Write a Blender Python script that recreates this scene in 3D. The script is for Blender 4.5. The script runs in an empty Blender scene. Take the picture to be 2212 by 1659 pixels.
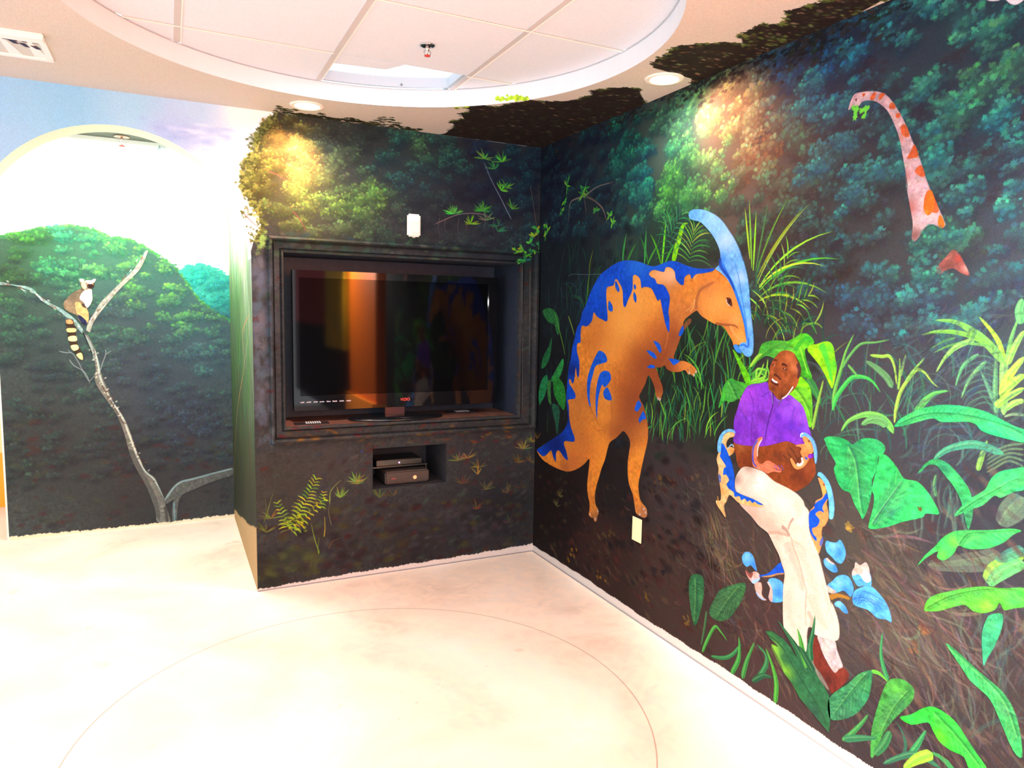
import bpy, bmesh, math, random
import numpy as np
from mathutils import Vector, Matrix

# ------------------------------------------------------------------ camera
SC = bpy.context.scene
COL = SC.collection
CAMP = (-1.99699948, -3.77172458, 1.47814839)
YAW, PITCH, ROLL, FPX = 0.45253295, -0.10185196, 0.01796199, 1523.74
W0, H0 = 2212, 1659
H = 2.44                      # soffit height
NH = 2.52                     # alcove ceiling height
ND = 1.445                    # alcove depth behind the arch

def _basis():
    f = np.array([math.sin(YAW)*math.cos(PITCH), math.cos(YAW)*math.cos(PITCH), math.sin(PITCH)])
    r = np.cross(f, [0, 0, 1]); r /= np.linalg.norm(r); u = np.cross(r, f)
    c, s = math.cos(ROLL), math.sin(ROLL)
    return c*r+s*u, -s*r+c*u, f
CR, CU, CF = _basis()
cam = bpy.data.cameras.new('camera'); camo = bpy.data.objects.new('camera', cam); COL.objects.link(camo)
cam.sensor_fit = 'HORIZONTAL'; cam.sensor_width = 36; cam.lens = 36*FPX/W0; cam.clip_start = .02
M = Matrix.Identity(4)
for i in range(3):
    M[i][0] = CR[i]; M[i][1] = CU[i]; M[i][2] = -CF[i]; M[i][3] = CAMP[i]
camo.matrix_world = M
SC.camera = camo

# ------------------------------------------------------------------ world, exposure, lights
SC.view_settings.view_transform = 'Standard'; SC.view_settings.look = 'None'
SC.view_settings.gamma = 1; SC.view_settings.use_curve_mapping = False
SC.view_settings.exposure = 0.0
wd = bpy.data.worlds.new('world'); SC.world = wd; wd.use_nodes = True
bg = wd.node_tree.nodes['Background']; bg.inputs[0].default_value = (.91, .96, 1, 1); bg.inputs[1].default_value = 2.2

def lamp(name, kind, loc, power, color=(1, 1, 1), size=.1, rot=None, **kw):
    l = bpy.data.lights.new(name, kind); o = bpy.data.objects.new(name, l); COL.objects.link(o)
    o.location = loc; l.energy = power; l.color = color
    if kind == 'AREA':
        l.shape = 'RECTANGLE'; l.size = size; l.size_y = kw.get('size_y', size)
    else:
        l.shadow_soft_size = size
    if kind == 'SPOT':
        l.spot_size = kw.get('cone', 2.0); l.spot_blend = kw.get('blend', .6)
    if rot: o.rotation_euler = rot
    return o
# the camera's own flash, just above the lens
lamp('camera_flash', 'POINT', (CAMP[0]+.03, CAMP[1]+.02, CAMP[2]+.11), 70, (1, .99, .98), .035)
# bright light from the alcove ceiling, its source out of sight
lamp('alcove_light', 'AREA', (-2.3, .85, NH-.02), 62, (1, .97, .84), 1.2, (0, 0, 0), size_y=.9)
# the round tray's light panel
lamp('panel_light', 'AREA', (-1.06, -.60, H+.06), 5, (.85, .93, 1), .5, (0, 0, 0), size_y=.25)
DOWN = [(-1.376, -.205), (-.143, -1.334), (-1.35, -2.55), (-2.56, -1.36)]
AIM = {0: (-1.44, -.01, 2.12), 1: (-.01, -1.60, 2.16)}      # second, warmer beams added at the two visible downlights, aimed at the murals
for i, (x, y) in enumerate(DOWN):
    if i in AIM:
        d = Vector(AIM[i])-Vector((x, y, H-.012))
        lamp('downlight_beam', 'SPOT', (x, y, H-.012), 115+60*i, (1, .42, .24), .03, d.to_track_quat('-Z', 'Y').to_euler(), cone=1.5, blend=1)
    lamp('downlight_beam', 'SPOT', (x, y, H-.012), 50, (1, .87, .74), .05, (0, 0, 0), cone=2.75, blend=.9)
# unseen spot added to brighten the orange column mirrored in the screen
lamp('column_fill_spot', 'SPOT', (-.75, -4.7, 2.2), 2600, (1, .9, .75), .08, (math.radians(62), 0, math.radians(-62)), cone=1.7, blend=.5)

def ray(px):
    return CF+((px[0]-W0/2)/FPX)*CR-((px[1]-H0/2)/FPX)*CU
def hit(px, ax, v):
    d = ray(px); t = (v-CAMP[ax])/d[ax]
    return np.array(CAMP)+t*d

# ------------------------------------------------------------------ scene helpers
def tag(o, label=None, cat=None, group=None, kind=None):
    if label: o['label'] = label
    if cat: o['category'] = cat
    if group: o['group'] = group
    if kind: o['kind'] = kind
    return o
def link(name, bm, m, parent=None, smooth=False):
    bmesh.ops.recalc_face_normals(bm, faces=bm.faces) if smooth != 'keep' else None
    me = bpy.data.meshes.new(name); bm.to_mesh(me); bm.free()
    if smooth is True:
        me.polygons.foreach_set('use_smooth', [True]*len(me.polygons))
    for mm in (m if isinstance(m, (list, tuple)) else [m]): me.materials.append(mm)
    o = bpy.data.objects.new(name, me); COL.objects.link(o)
    if parent: o.parent = parent
    return o
def empty(name, loc, label, cat, group=None):
    o = bpy.data.objects.new(name, None); COL.objects.link(o); o.location = loc; o.empty_display_size = .05
    return tag(o, label, cat, group)
def local(o, parent):
    """give a mesh modelled in world space to its thing without moving it"""
    o.parent = parent; o.matrix_parent_inverse = Matrix.Translation(-Vector(parent.location)); return o
def box(bm, x0, x1, y0, y1, z0, z1, bev=0, mi=0):
    r = bmesh.ops.create_cube(bm, size=1)
    for v in r['verts']:
        v.co = Vector(((x0+x1)/2+v.co.x*(x1-x0), (y0+y1)/2+v.co.y*(y1-y0), (z0+z1)/2+v.co.z*(z1-z0)))
    fs = set(f for v in r['verts'] for f in v.link_faces)
    for f in fs: f.material_index = mi
    if bev:
        es = list(set(e for v in r['verts'] for e in v.link_edges))
        bmesh.ops.bevel(bm, geom=es, offset=bev, segments=2, affect='EDGES')
    return bm
def lathe(bm, prof, cx, cy, n=40, z0=0, mi=0, sx=1, sy=1, cap=(1, 1)):
    rings = []
    for r, z in prof:
        rings.append([bm.verts.new((cx+r*sx*math.cos(2*math.pi*i/n), cy+r*sy*math.sin(2*math.pi*i/n), z0+z)) for i in range(n)])
    for a, b in zip(rings, rings[1:]):
        for i in range(n):
            f = bm.faces.new((a[i], a[(i+1) % n], b[(i+1) % n], b[i])); f.material_index = mi
    for rg, rr, cp in ((rings[0], prof[0][0], cap[0]), (rings[-1], prof[-1][0], cap[1])):
        if cp and rr > 1e-6:
            f = bm.faces.new(rg); f.material_index = mi
    return bm
def B(): return bmesh.new()

# ------------------------------------------------------------------ materials
def mat(name, col=(.8, .8, .8), rough=.6, spec=.4, metal=0, emit=None, es=1, noise=0, nscale=40, bump=0, coat=0, ior=None):
    m = bpy.data.materials.new(name); m.use_nodes = True; nt = m.node_tree
    b = nt.nodes['Principled BSDF']
    b.inputs['Base Color'].default_value = (*col, 1); b.inputs['Roughness'].default_value = rough
    b.inputs['Specular IOR Level'].default_value = spec; b.inputs['Metallic'].default_value = metal
    b.inputs['Coat Weight'].default_value = coat
    if ior: b.inputs['IOR'].default_value = ior
    if emit: b.inputs['Emission Color'].default_value = (*emit, 1); b.inputs['Emission Strength'].default_value = es
    tc = nt.nodes.new('ShaderNodeTexCoord')
    if noise or bump:
        n = nt.nodes.new('ShaderNodeTexNoise'); n.inputs['Scale'].default_value = nscale; n.inputs['Detail'].default_value = 6
        nt.links.new(tc.outputs['Object'], n.inputs['Vector'])
    if noise:
        mx = nt.nodes.new('ShaderNodeMixRGB'); mx.blend_type = 'MIX'
        mx.inputs[1].default_value = (*[max(0, c*(1-noise)) for c in col], 1); mx.inputs[2].default_value = (*[min(1, c*(1+noise)) for c in col], 1)
        rp = nt.nodes.new('ShaderNodeMapRange'); rp.inputs[1].default_value = .3; rp.inputs[2].default_value = .7
        nt.links.new(n.outputs['Fac'], rp.inputs[0]); nt.links.new(rp.outputs[0], mx.inputs[0]); nt.links.new(mx.outputs[0], b.inputs['Base Color'])
    if bump:
        bp = nt.nodes.new('ShaderNodeBump'); bp.inputs['Strength'].default_value = bump; bp.inputs['Distance'].default_value = .004
        nt.links.new(n.outputs['Fac'], bp.inputs['Height']); nt.links.new(bp.outputs[0], b.inputs['Normal'])
    return m
def lin(c):
    c = np.asarray(c, float)/255
    return tuple(np.where(c <= .04045, c/12.92, ((c+.055)/1.055)**2.4))

# ------------------------------------------------------------------ mural painting engine: every wall has a canvas in metres
RNG = np.random.default_rng(7)
random.seed(5)
def _blobs():
    out = []
    yy, xx = np.mgrid[-1:1:48j, -1:1:48j]
    th = np.arctan2(yy, xx); r = np.hypot(xx, yy)
    for k in range(24):
        e = .72+sum(RNG.uniform(-.12, .12)*np.cos(j*th+RNG.uniform(0, 6.3)) for j in range(2, 9))
        out.append(np.clip((e-r)/.16, 0, 1))
    return out
BL = _blobs()
yy_, xx_ = np.mgrid[-1:1:48j, -1:1:48j]
SB = [np.clip(1-(xx_**2+yy_**2), 0, 1)**1.2*(.75+.5*b) for b in BL]
class Canvas:
    def __init__(s, name, ax, val, sign, u0, u1, v0, v1, ppm, col, k=1.0):
        s.k = k
        s.name, s.ax, s.val, s.sign, s.u0, s.u1, s.v0, s.v1, s.ppm = name, ax, val, sign, u0, u1, v0, v1, ppm
        s.w, s.h = int((u1-u0)*ppm), int((v1-v0)*ppm)
        s.a = np.empty((s.h, s.w, 3), np.float32); s.a[:] = np.array(col)/255
    def uv(s, px):                      # photo point -> metres on this wall
        p = hit(px, s.ax, s.val)
        if s.ax == 1: return p[0], p[2]
        if s.ax == 0: return s.sign*p[1], p[2]
        return p[0], p[1]
    def world(s, u, v, off=0):          # metres on the wall -> world point, off = distance into the room
        if s.ax == 1: return Vector((u, s.val-off, v))
        if s.ax == 0: return Vector((s.val-off, s.sign*u, v))
        return Vector((u, v, s.val-off))
    def cr(s, u, v): return (u-s.u0)*s.ppm, (v-s.v0)*s.ppm     # row 0 is the bottom
    def dab(s, u, v, ru, rv, col, a=1, ang=0, soft=False):
        c, r = s.cr(u, v); R = max(ru, rv)*s.ppm*1.05
        x0, x1, y0, y1 = int(max(0, c-R)), int(min(s.w, c+R+1)), int(max(0, r-R)), int(min(s.h, r+R+1))
        if x1 <= x0 or y1 <= y0: return
        X = np.arange(x0, x1)-c; Y = np.arange(y0, y1)-r
        ca, sa = math.cos(ang), math.sin(ang)
        P = (X[None, :]*ca+Y[:, None]*sa)/(ru*s.ppm); Q = (-X[None, :]*sa+Y[:, None]*ca)/(rv*s.ppm)
        m = (SB if soft else BL)[random.randrange(24)]
        ip = ((P+1)*23.5); iq = ((Q+1)*23.5)
        ok = (ip >= 0) & (ip < 47.5) & (iq >= 0) & (iq < 47.5)
        al = np.where(ok, m[np.clip(iq, 0, 47).astype(int), np.clip(ip, 0, 47).astype(int)], 0)*a
        w = s.a[y0:y1, x0:x1]; w += (np.asarray(col, np.float32)/255-w)*al[..., None]
    def soft(s, u, v, ru, rv, col, a=1, mask=None):
        c, r = s.cr(u, v); Rx, Ry = ru*s.ppm*2.2, rv*s.ppm*2.2
        x0, x1, y0, y1 = int(max(0, c-Rx)), int(min(s.w, c+Rx+1)), int(max(0, r-Ry)), int(min(s.h, r+Ry+1))
        if x1 <= x0 or y1 <= y0: return
        X = (np.arange(x0, x1)-c)/(ru*s.ppm); Y = (np.arange(y0, y1)-r)/(rv*s.ppm)
        al = np.exp(-(X[None, :]**2+Y[:, None]**2)*1.1)*a
        if mask is not None:
            mx0, my0, m = mask; mm = np.zeros_like(al)
            ax0, ax1 = max(x0, mx0), min(x1, mx0+m.shape[1]); ay0, ay1 = max(y0, my0), min(y1, my0+m.shape[0])
            if ax1 <= ax0 or ay1 <= ay0: return
            mm[ay0-y0:ay1-y0, ax0-x0:ax1-x0] = m[ay0-my0:ay1-my0, ax0-mx0:ax1-mx0]; al = al*mm
        w = s.a[y0:y1, x0:x1]; w += (np.asarray(col, np.float32)/255-w)*al[..., None].astype(np.float32)
    def pmask(s, P):                    # anti-aliased mask of a polygon given in metres
        P = np.array(P); c = (P[:, 0]-s.u0)*s.ppm; r = (P[:, 1]-s.v0)*s.ppm
        x0, x1 = int(max(0, c.min()-1)), int(min(s.w, c.max()+2)); y0, y1 = int(max(0, r.min()-1)), int(min(s.h, r.max()+2))
        if x1 <= x0 or y1 <= y0: return None
        S = 3; m = np.zeros(((y1-y0)*S, (x1-x0)*S), bool)
        gx = x0+(np.arange(m.shape[1])+.5)/S; gy = y0+(np.arange(m.shape[0])+.5)/S
        n = len(P)
        for i in range(n):
            xa, ya, xb, yb = c[i], r[i], c[(i+1) % n], r[(i+1) % n]
            if ya == yb: continue
            lo, hi = min(ya, yb), max(ya, yb)
            k0, k1 = np.searchsorted(gy, [lo, hi])
            if k1 <= k0: continue
            xi = xa+(gy[k0:k1]-ya)*(xb-xa)/(yb-ya)
            m[k0:k1] ^= gx[None, :] < xi[:, None]
        a = m.reshape(y1-y0, S, x1-x0, S).mean((1, 3)).astype(np.float32)
        return x0, y0, a
    def tone(s, mask, amp=.10, cell=.014, st=(1, 1)):      # uneven brush pressure inside a shape
        x0, y0, m = mask; h, w = m.shape
        gw, gh = max(2, int(w/(cell*st[0]*s.ppm))+2), max(2, int(h/(cell*st[1]*s.ppm))+2)
        g = RNG.standard_normal((gh, gw, 1))+.25*RNG.standard_normal((gh, gw, 3))
        yi = np.linspace(0, gh-1.001, h); xi = np.linspace(0, gw-1.001, w); a = yi.astype(int); b = xi.astype(int); fy = (yi-a)[:, None, None]; fx = (xi-b)[None, :, None]
        fy = fy*fy*(3-2*fy); fx = fx*fx*(3-2*fx)
        t = g[a][:, b]*(1-fy)*(1-fx)+g[a+1][:, b]*fy*(1-fx)+g[a][:, b+1]*(1-fy)*fx+g[a+1][:, b+1]*fy*fx
        s.a[y0:y0+h, x0:x0+w] *= (1+amp*t*m[..., None]).astype(np.float32)
    def clipm(s, m, clip):
        x0, y0, mm = m; k = np.zeros_like(mm); X0, Y0, MM = clip
        ax0, ax1 = max(x0, X0), min(x0+mm.shape[1], X0+MM.shape[1]); ay0, ay1 = max(y0, Y0), min(y0+mm.shape[0], Y0+MM.shape[0])
        if ax1 <= ax0 or ay1 <= ay0: return None
        k[ay0-y0:ay1-y0, ax0-x0:ax1-x0] = MM[ay0-Y0:ay1-Y0, ax0-X0:ax1-X0]; return (x0, y0, mm*k)
    def comp(s, mask, col, a=1, noise=.035):
        x0, y0, m = mask; w = s.a[y0:y0+m.shape[0], x0:x0+m.shape[1]]
        c = np.empty(m.shape+(3,), np.float32); c[:] = np.asarray(col, np.float32)/255
        if noise: c *= 1+noise*RNG.standard_normal(m.shape)[..., None].astype(np.float32)
        w += (c-w)*(m*a)[..., None]
    def fill(s, px, col, a=1, smooth=True, clip=None, noise=.035):
        P = outline(s, px, smooth); m = s.pmask(P)
        if m is None: return None
        if clip is not None:
            x0, y0, mm = m; k = np.zeros_like(mm); X0, Y0, MM = clip
            ax0, ax1 = max(x0, X0), min(x0+mm.shape[1], X0+MM.shape[1]); ay0, ay1 = max(y0, Y0), min(y0+mm.shape[0], Y0+MM.shape[0])
            if ax1 <= ax0 or ay1 <= ay0: return None
            k[ay0-y0:ay1-y0, ax0-x0:ax1-x0] = MM[ay0-Y0:ay1-Y0, ax0-X0:ax1-X0]; m = (x0, y0, mm*k)
        s.comp(m, col, a, noise); q_ = .3 if sum(col) > 600 else 1; s.tone(m, .07*q_); s.tone(m, .045*q_, .005); return m
    def shade(s, mask, lst):            # painted modelling inside a figure: (photo x, y, radius px, colour, strength)
        for x, y, r, col, a in lst:
            u, v = s.uv((x, y)); u2, _ = s.uv((x+r, y)); _, v2 = s.uv((x, y+r))
            s.soft(u, v, max(.004, abs(u2-u))*1.3, max(.004, abs(v2-v))*1.3, col, a**.7, mask)
    def stroke(s, px, w0, w1, col, a=1, noise=.05, clip=None, n=9, swell=0):   # tapering brush stroke through photo points, widths in metres
        q = [s.uv(p) for p in px]; q = spline(q, n)
        L = len(q); left, right = [], []
        for i, (x, y) in enumerate(q):
            xa, ya = q[max(0, i-1)]; xb, yb = q[min(L-1, i+1)]
            d = math.hypot(xb-xa, yb-ya) or 1; nx, ny = -(yb-ya)/d, (xb-xa)/d
            t = i/(L-1); w = .5*(w0+(w1-w0)*t)*min(1, 9*t+.25, 9*(1-t)+.12)*(1+swell*math.sin(math.pi*t)-swell*.3)
            left.append((x+nx*w, y+ny*w)); right.append((x-nx*w, y-ny*w))
        m = s.pmask(left+right[::-1])
        if m is not None and clip is not None: m = s.clipm(m, clip)
        if m is not None: s.comp(m, col, a, noise)
    def image(s):
        h, w = s.h, s.w
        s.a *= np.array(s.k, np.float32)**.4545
        # canvas grain
        s.a *= (1+.05*RNG.standard_normal((h, w, 1)).astype(np.float32)*np.clip(1.25-s.a.mean(2, keepdims=True), .15, 1)); s.a += .008*RNG.standard_normal((h, w, 3)).astype(np.float32)
        im = bpy.data.images.new(s.name, w, h, alpha=False); buf = np.ones((h, w, 4), np.float32); buf[..., :3] = np.clip(s.a, 0, 1)
        im.pixels.foreach_set(buf.ravel()); im.update(); im.pack(); return im
def spline(q, n=6, closed=False):
    q = [np.array(p, float) for p in q]; N = len(q); out = []
    if N < 3:
        return [tuple(q[0]+(q[-1]-q[0])*t/n) for t in range(n+1)]
    rng = range(N) if closed else range(N-1)
    for i in rng:
        p0 = q[(i-1) % N] if closed or i > 0 else q[0]; p1 = q[i]; p2 = q[(i+1) % N]
        p3 = q[(i+2) % N] if closed or i+2 < N else q[-1]
        for k in range(n):
            t = k/n
            out.append(tuple(.5*((2*p1)+(-p0+p2)*t+(2*p0-5*p1+4*p2-p3)*t*t+(-p0+3*p1-3*p2+p3)*t**3)))
    if not closed: out.append(tuple(q[-1]))
    return out
def outline(cv, px, smooth=True):
    q = [cv.uv(p) for p in px]
    return spline(q, 3, True) if smooth else q
def lerp(a, b, t): return tuple(a[i]+(b[i]-a[i])*t for i in range(3))
# frames of the close-up sketches the outlines were measured in: (x0, y0, scale)
FR = dict(A=(1100, 430, 3.6867), B=(1100, 850, 3.6867), C=(1520, 720, 5.53), D=(1520, 980, 5.0273), E=(1500, 1260, 4.158),
          F=(1600, 0, 3.6144), G=(1750, 350, 4.7814), I=(1750, 650, 4.7814), J=(1750, 950, 4.7814), K=(1812, 1259, 4.1475),
          L=(0, 560, 6.1444), M=(0, 500, 2.2117), N=(450, 150, 2.765), O=(450, 700, 2.765), Q=(1100, 0, 3.6867), P=(0, 0, 1))
def Z(*seq):
    out = []
    for k, pts in zip(seq[::2], seq[1::2]):
        x0, y0, s = FR[k]
        out += [(x0+pts[i]/s, y0+pts[i+1]/s) for i in range(0, len(pts), 2)]
    return out

def clump(cv, u, v, R, light, dark, n=40, asp=.75, dab=.011):
    cv.soft(u, v-.2*R, R*.8, R*asp*.75, lerp(dark, (24, 20, 30), .25), .7)
    cv.soft(u-.2*R, v+.3*R*asp, R*.55, R*asp*.45, lerp(dark, light, .6), .5)
    it = []
    for _ in range(n):
        a = random.uniform(0, 6.283); r = math.sqrt(random.random())
        du, dv = r*math.cos(a)*R, r*math.sin(a)*R*asp
        t = .40+.62*(dv/(R*asp))-.26*(du/R)+random.uniform(-.22, .22)
        it.append((max(0, min(1, t)), du, dv))
    it.sort()
    for t, du, dv in it:
        c = lerp(dark, light, t**1.6); k = random.uniform(.6, 1.3)*dab
        cv.dab(u+du, v+dv, k, k*.85, [x*random.uniform(.88, 1.12) for x in c], random.uniform(.45, .85))
def inpoly(x, y, P):
    c = False; j = len(P)-1
    for i in range(len(P)):
        if (P[i][1] > y) != (P[j][1] > y) and x < (P[j][0]-P[i][0])*(y-P[i][1])/(P[j][1]-P[i][1])+P[i][0]: c = not c
        j = i
    return c
def foliage(cv, region, ctrl, n, Rr=(.03, .07), asp=.75, dab=.011, per=36, alpha=1):
    """clumps of leaves over a region (photo px outline); ctrl = (x, y, light colour, dark colour) sets the paint by nearness"""
    P = [cv.uv(p) for p in region]; us = [p[0] for p in P]; vs = [p[1] for p in P]
    cc = [(cv.uv(c[:2]), c[2], c[3]) for c in ctrl]
    pts = []
    while len(pts) < n:
        u, v = random.uniform(min(us), max(us)), random.uniform(min(vs), max(vs))
        if inpoly(u, v, P): pts.append((u, v))
    pts.sort(key=lambda q: -q[1])
    for u, v in pts:
        ws = [1/((u-c[0][0])**2+(v-c[0][1])**2+.0012)**1.6 for c in cc]; S = sum(ws)
        li = tuple(sum(w*c[1][k] for w, c in zip(ws, cc))/S for k in range(3)); da = tuple(sum(w*c[2][k] for w, c in zip(ws, cc))/S for k in range(3))
        b = random.uniform(.55, 1.12); li = lerp(da, li, b) if b < 1 else tuple(min(255, x*b) for x in li)
        R = random.uniform(*Rr)
        clump(cv, u, v, R, li, da, int(per*(R/.05)**1.3), asp, dab)
def base(cv, ctrl, x0=None):
    """smooth under-painting from control colours at photo points"""
    g = 48; U = np.linspace(cv.u0, cv.u1, g); V = np.linspace(cv.v0, cv.v1, g); A = np.zeros((g, g, 3)); Wt = np.zeros((g, g, 1))
    for x, y, c in ctrl:
        u, v = cv.uv((x, y)); w = 1/((U[None, :]-u)**2+(V[:, None]-v)**2+.003)**1.8
        A += w[..., None]*np.array(c)/255; Wt += w[..., None]
    A /= Wt
    yi = np.linspace(0, g-1.001, cv.h); xi = np.linspace(0, g-1.001, cv.w); y0 = yi.astype(int); x0_ = xi.astype(int)
    fy = (yi-y0)[:, None, None]; fx = (xi-x0_)[None, :, None]
    cv.a[:] = (A[y0][:, x0_]*(1-fy)*(1-fx)+A[y0+1][:, x0_]*fy*(1-fx)+A[y0][:, x0_+1]*(1-fy)*fx+A[y0+1][:, x0_+1]*fy*fx)
def mottle(cv, region, cols, n, r=(.01, .03), a=(.15, .4), ang=0, asp=.6):
    P = [cv.uv(p) for p in region]; us = [p[0] for p in P]; vs = [p[1] for p in P]
    for _ in range(n):
        u, v = random.uniform(min(us), max(us)), random.uniform(min(vs), max(vs))
        if inpoly(u, v, P):
            k = random.uniform(*r); cv.dab(u, v, k*1.3, k*asp*1.3, random.choice(cols), random.uniform(*a), ang+random.uniform(-.4, .4), random.random() < .8)
def grass(cv, region, cols, n, L=(.08, .2), w=(.003, .007), lean=.35, a=(.5, .95)):
    P = [cv.uv(p) for p in region]; us = [p[0] for p in P]; vs = [p[1] for p in P]
    for _ in range(n):
        u, v = random.uniform(min(us), max(us)), random.uniform(min(vs), max(vs))
        if not inpoly(u, v, P): continue
        l = random.uniform(*L); t = random.gauss(0, lean); bend = random.gauss(0, lean*.6)
        blade(cv, u, v, l, t, bend, random.uniform(*w), random.choice(cols), random.uniform(*a))
def blade(cv, u, v, l, t, bend, w, col, a=1):
    q = []
    for i in range(8):
        s = i/7; an = t+bend*s*2
        q.append((u+l*s*math.sin(an), v+l*s*math.cos(an)))
    left, right = [], []
    for i, (x, y) in enumerate(q):
        xa, ya = q[max(0, i-1)]; xb, yb = q[min(7, i+1)]; d = math.hypot(xb-xa, yb-ya) or 1
        k = w*.5*math.sin(math.pi*min(1, .12+.88*i/7))+.0003
        left.append((x-(yb-ya)/d*k, y+(xb-xa)/d*k)); right.append((x+(yb-ya)/d*k, y-(xb-xa)/d*k))
    m = cv.pmask(left+right[::-1])
    if m is not None: cv.comp(m, [min(255, c*random.uniform(.8, 1.15)) for c in col], a, .06)
def leafp(cv, px, col, rib=None, ribcol=None, shades=(), edge=None):
    col = tuple(c*.9 for c in col); shades = [(x, y, r*1.15, c, a*(.5 if sum(c) > sum(col) else .85)) for x, y, r, c, a in shades]
    m = cv.fill(px, col, noise=.05)
    if m is None: return
    cv.shade(m, shades)
    if rib:
        q = spline(rib, 8); rc = ribcol or lerp(col, (20, 60, 30), .5); L = len(q)
        for i in range(2, L-1):
            (xa, ya), (xb, yb) = q[i-1], q[i]; d = math.hypot(xb-xa, yb-ya) or 1; tx, ty = (xb-xa)/d, (yb-ya)/d
            for sd in (-1, 1):
                for rr in (0, .5):
                    k = random.uniform(14, 26); x, y = xb-tx*d*rr, yb-ty*d*rr; g = lerp(col, (30, 84, 60), .55) if (sd > 0) ^ (rr > 0) else lerp(col, (170, 240, 120), .35)
                    cv.stroke([(x, y), (x+(tx*.7-ty*sd)*k*.5, y+(ty*.7+tx*sd)*k*.5), (x+(tx*1.2-ty*sd)*k, y+(ty*1.2+tx*sd)*k)], .009, .004, g, .30, clip=m)
        cv.stroke([(x-2.2, y+1.6) for x, y in rib], .012, .006, lerp(col, (190, 250, 120), .5), .35, clip=m)
        cv.stroke([(x+2.5, y+2) for x, y in rib], .014, .006, lerp(col, (16, 60, 50), .55), .4, clip=m)
        cv.stroke(rib, .004, .002, rc, .8, clip=m)
    cv.tone(m, .07, .02, (1, .4))
    if edge: cv.stroke(edge[0], .004, .003, edge[1], .8)
# raised paint layer cut to a painted figure's outline
def cut(cv, m, name, px, lvl, parent=None, smooth=True, th=.0008):
    P = outline(cv, px, smooth)
    P = [(min(max(u, getattr(cv, 'umin', cv.u0+.002)), getattr(cv, 'umax', cv.u1-.002)), min(max(v, cv.v0+.002), cv.v1-.002)) for u, v in P]
    Q = [P[0]]
    for p in P[1:]:
        if math.hypot(p[0]-Q[-1][0], p[1]-Q[-1][1]) > .0015: Q.append(p)
    bm = B(); uvl = bm.loops.layers.uv.new('UVMap')
    fr = [bm.verts.new(cv.world(u, v, lvl)) for u, v in Q]; bk = [bm.verts.new(cv.world(u, v, lvl-th)) for u, v in Q]
    n = len(Q); fs = [bm.faces.new(fr), bm.faces.new(bk[::-1])]
    for i in range(n): fs.append(bm.faces.new((fr[i], bk[i], bk[(i+1) % n], fr[(i+1) % n])))
    idx = {v: Q[i % n] for i, v in enumerate(fr+bk)}
    for f in fs:
        for l in f.loops:
            u, v = idx[l.vert]; l[uvl].uv = ((u-cv.u0)/(cv.u1-cv.u0), (v-cv.v0)/(cv.v1-cv.v0))
    bmesh.ops.recalc_face_normals(bm, faces=bm.faces)
    bmesh.ops.triangulate(bm, faces=[f for f in bm.faces if len(f.verts) > 4])
    o = link(name, bm, m)
    if parent is not None: local(o, parent)
    return o
# ================================================================== RIGHT WALL PAINTING
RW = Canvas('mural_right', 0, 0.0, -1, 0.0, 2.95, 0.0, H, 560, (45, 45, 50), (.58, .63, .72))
DG = (52, 56, 60)
base(RW, [(1190, 350, (30, 34, 48)), (1300, 260, (40, 52, 60)), (1450, 300, (66, 84, 74)), (1600, 250, (86, 78, 66)), (1640, 420, (92, 84, 76)), (1800, 150, (50, 58, 76)),
          (2000, 60, (48, 62, 74)), (2200, 200, (50, 60, 76)), (2200, 500, (60, 66, 76)), (1850, 500, (66, 68, 70)), (1700, 600, (56, 56, 54)), (1450, 480, (40, 60, 50)),
          (1220, 600, (24, 32, 38)), (1180, 800, (22, 24, 28)), (1500, 820, (28, 38, 28)), (1900, 700, (62, 60, 66)), (2150, 700, (54, 64, 70)), (2050, 900, (56, 56, 64)),
          (1220, 1080, (28, 20, 20)), (1330, 1050, (32, 26, 26)), (1300, 1180, (54, 34, 30)), (1450, 1050, (58, 48, 48)), (1450, 1250, (66, 46, 40)), (1600, 1150, (70, 56, 50)), (1650, 1350, (72, 50, 48)),
          (1900, 1180, (72, 66, 60)), (1950, 1350, (84, 74, 66)), (2080, 1180, (52, 50, 58)), (2150, 1450, (58, 50, 50)), (2000, 1600, (52, 42, 46)), (2200, 1050, (44, 46, 54))])
TR = [(1176, 330), (1600, 137), (1795, 60), (1930, 0), (2212, -140), (2212, 760), (1900, 760), (1750, 640), (1620, 640), (1480, 480), (1350, 500), (1200, 520), (1172, 500)]
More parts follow.
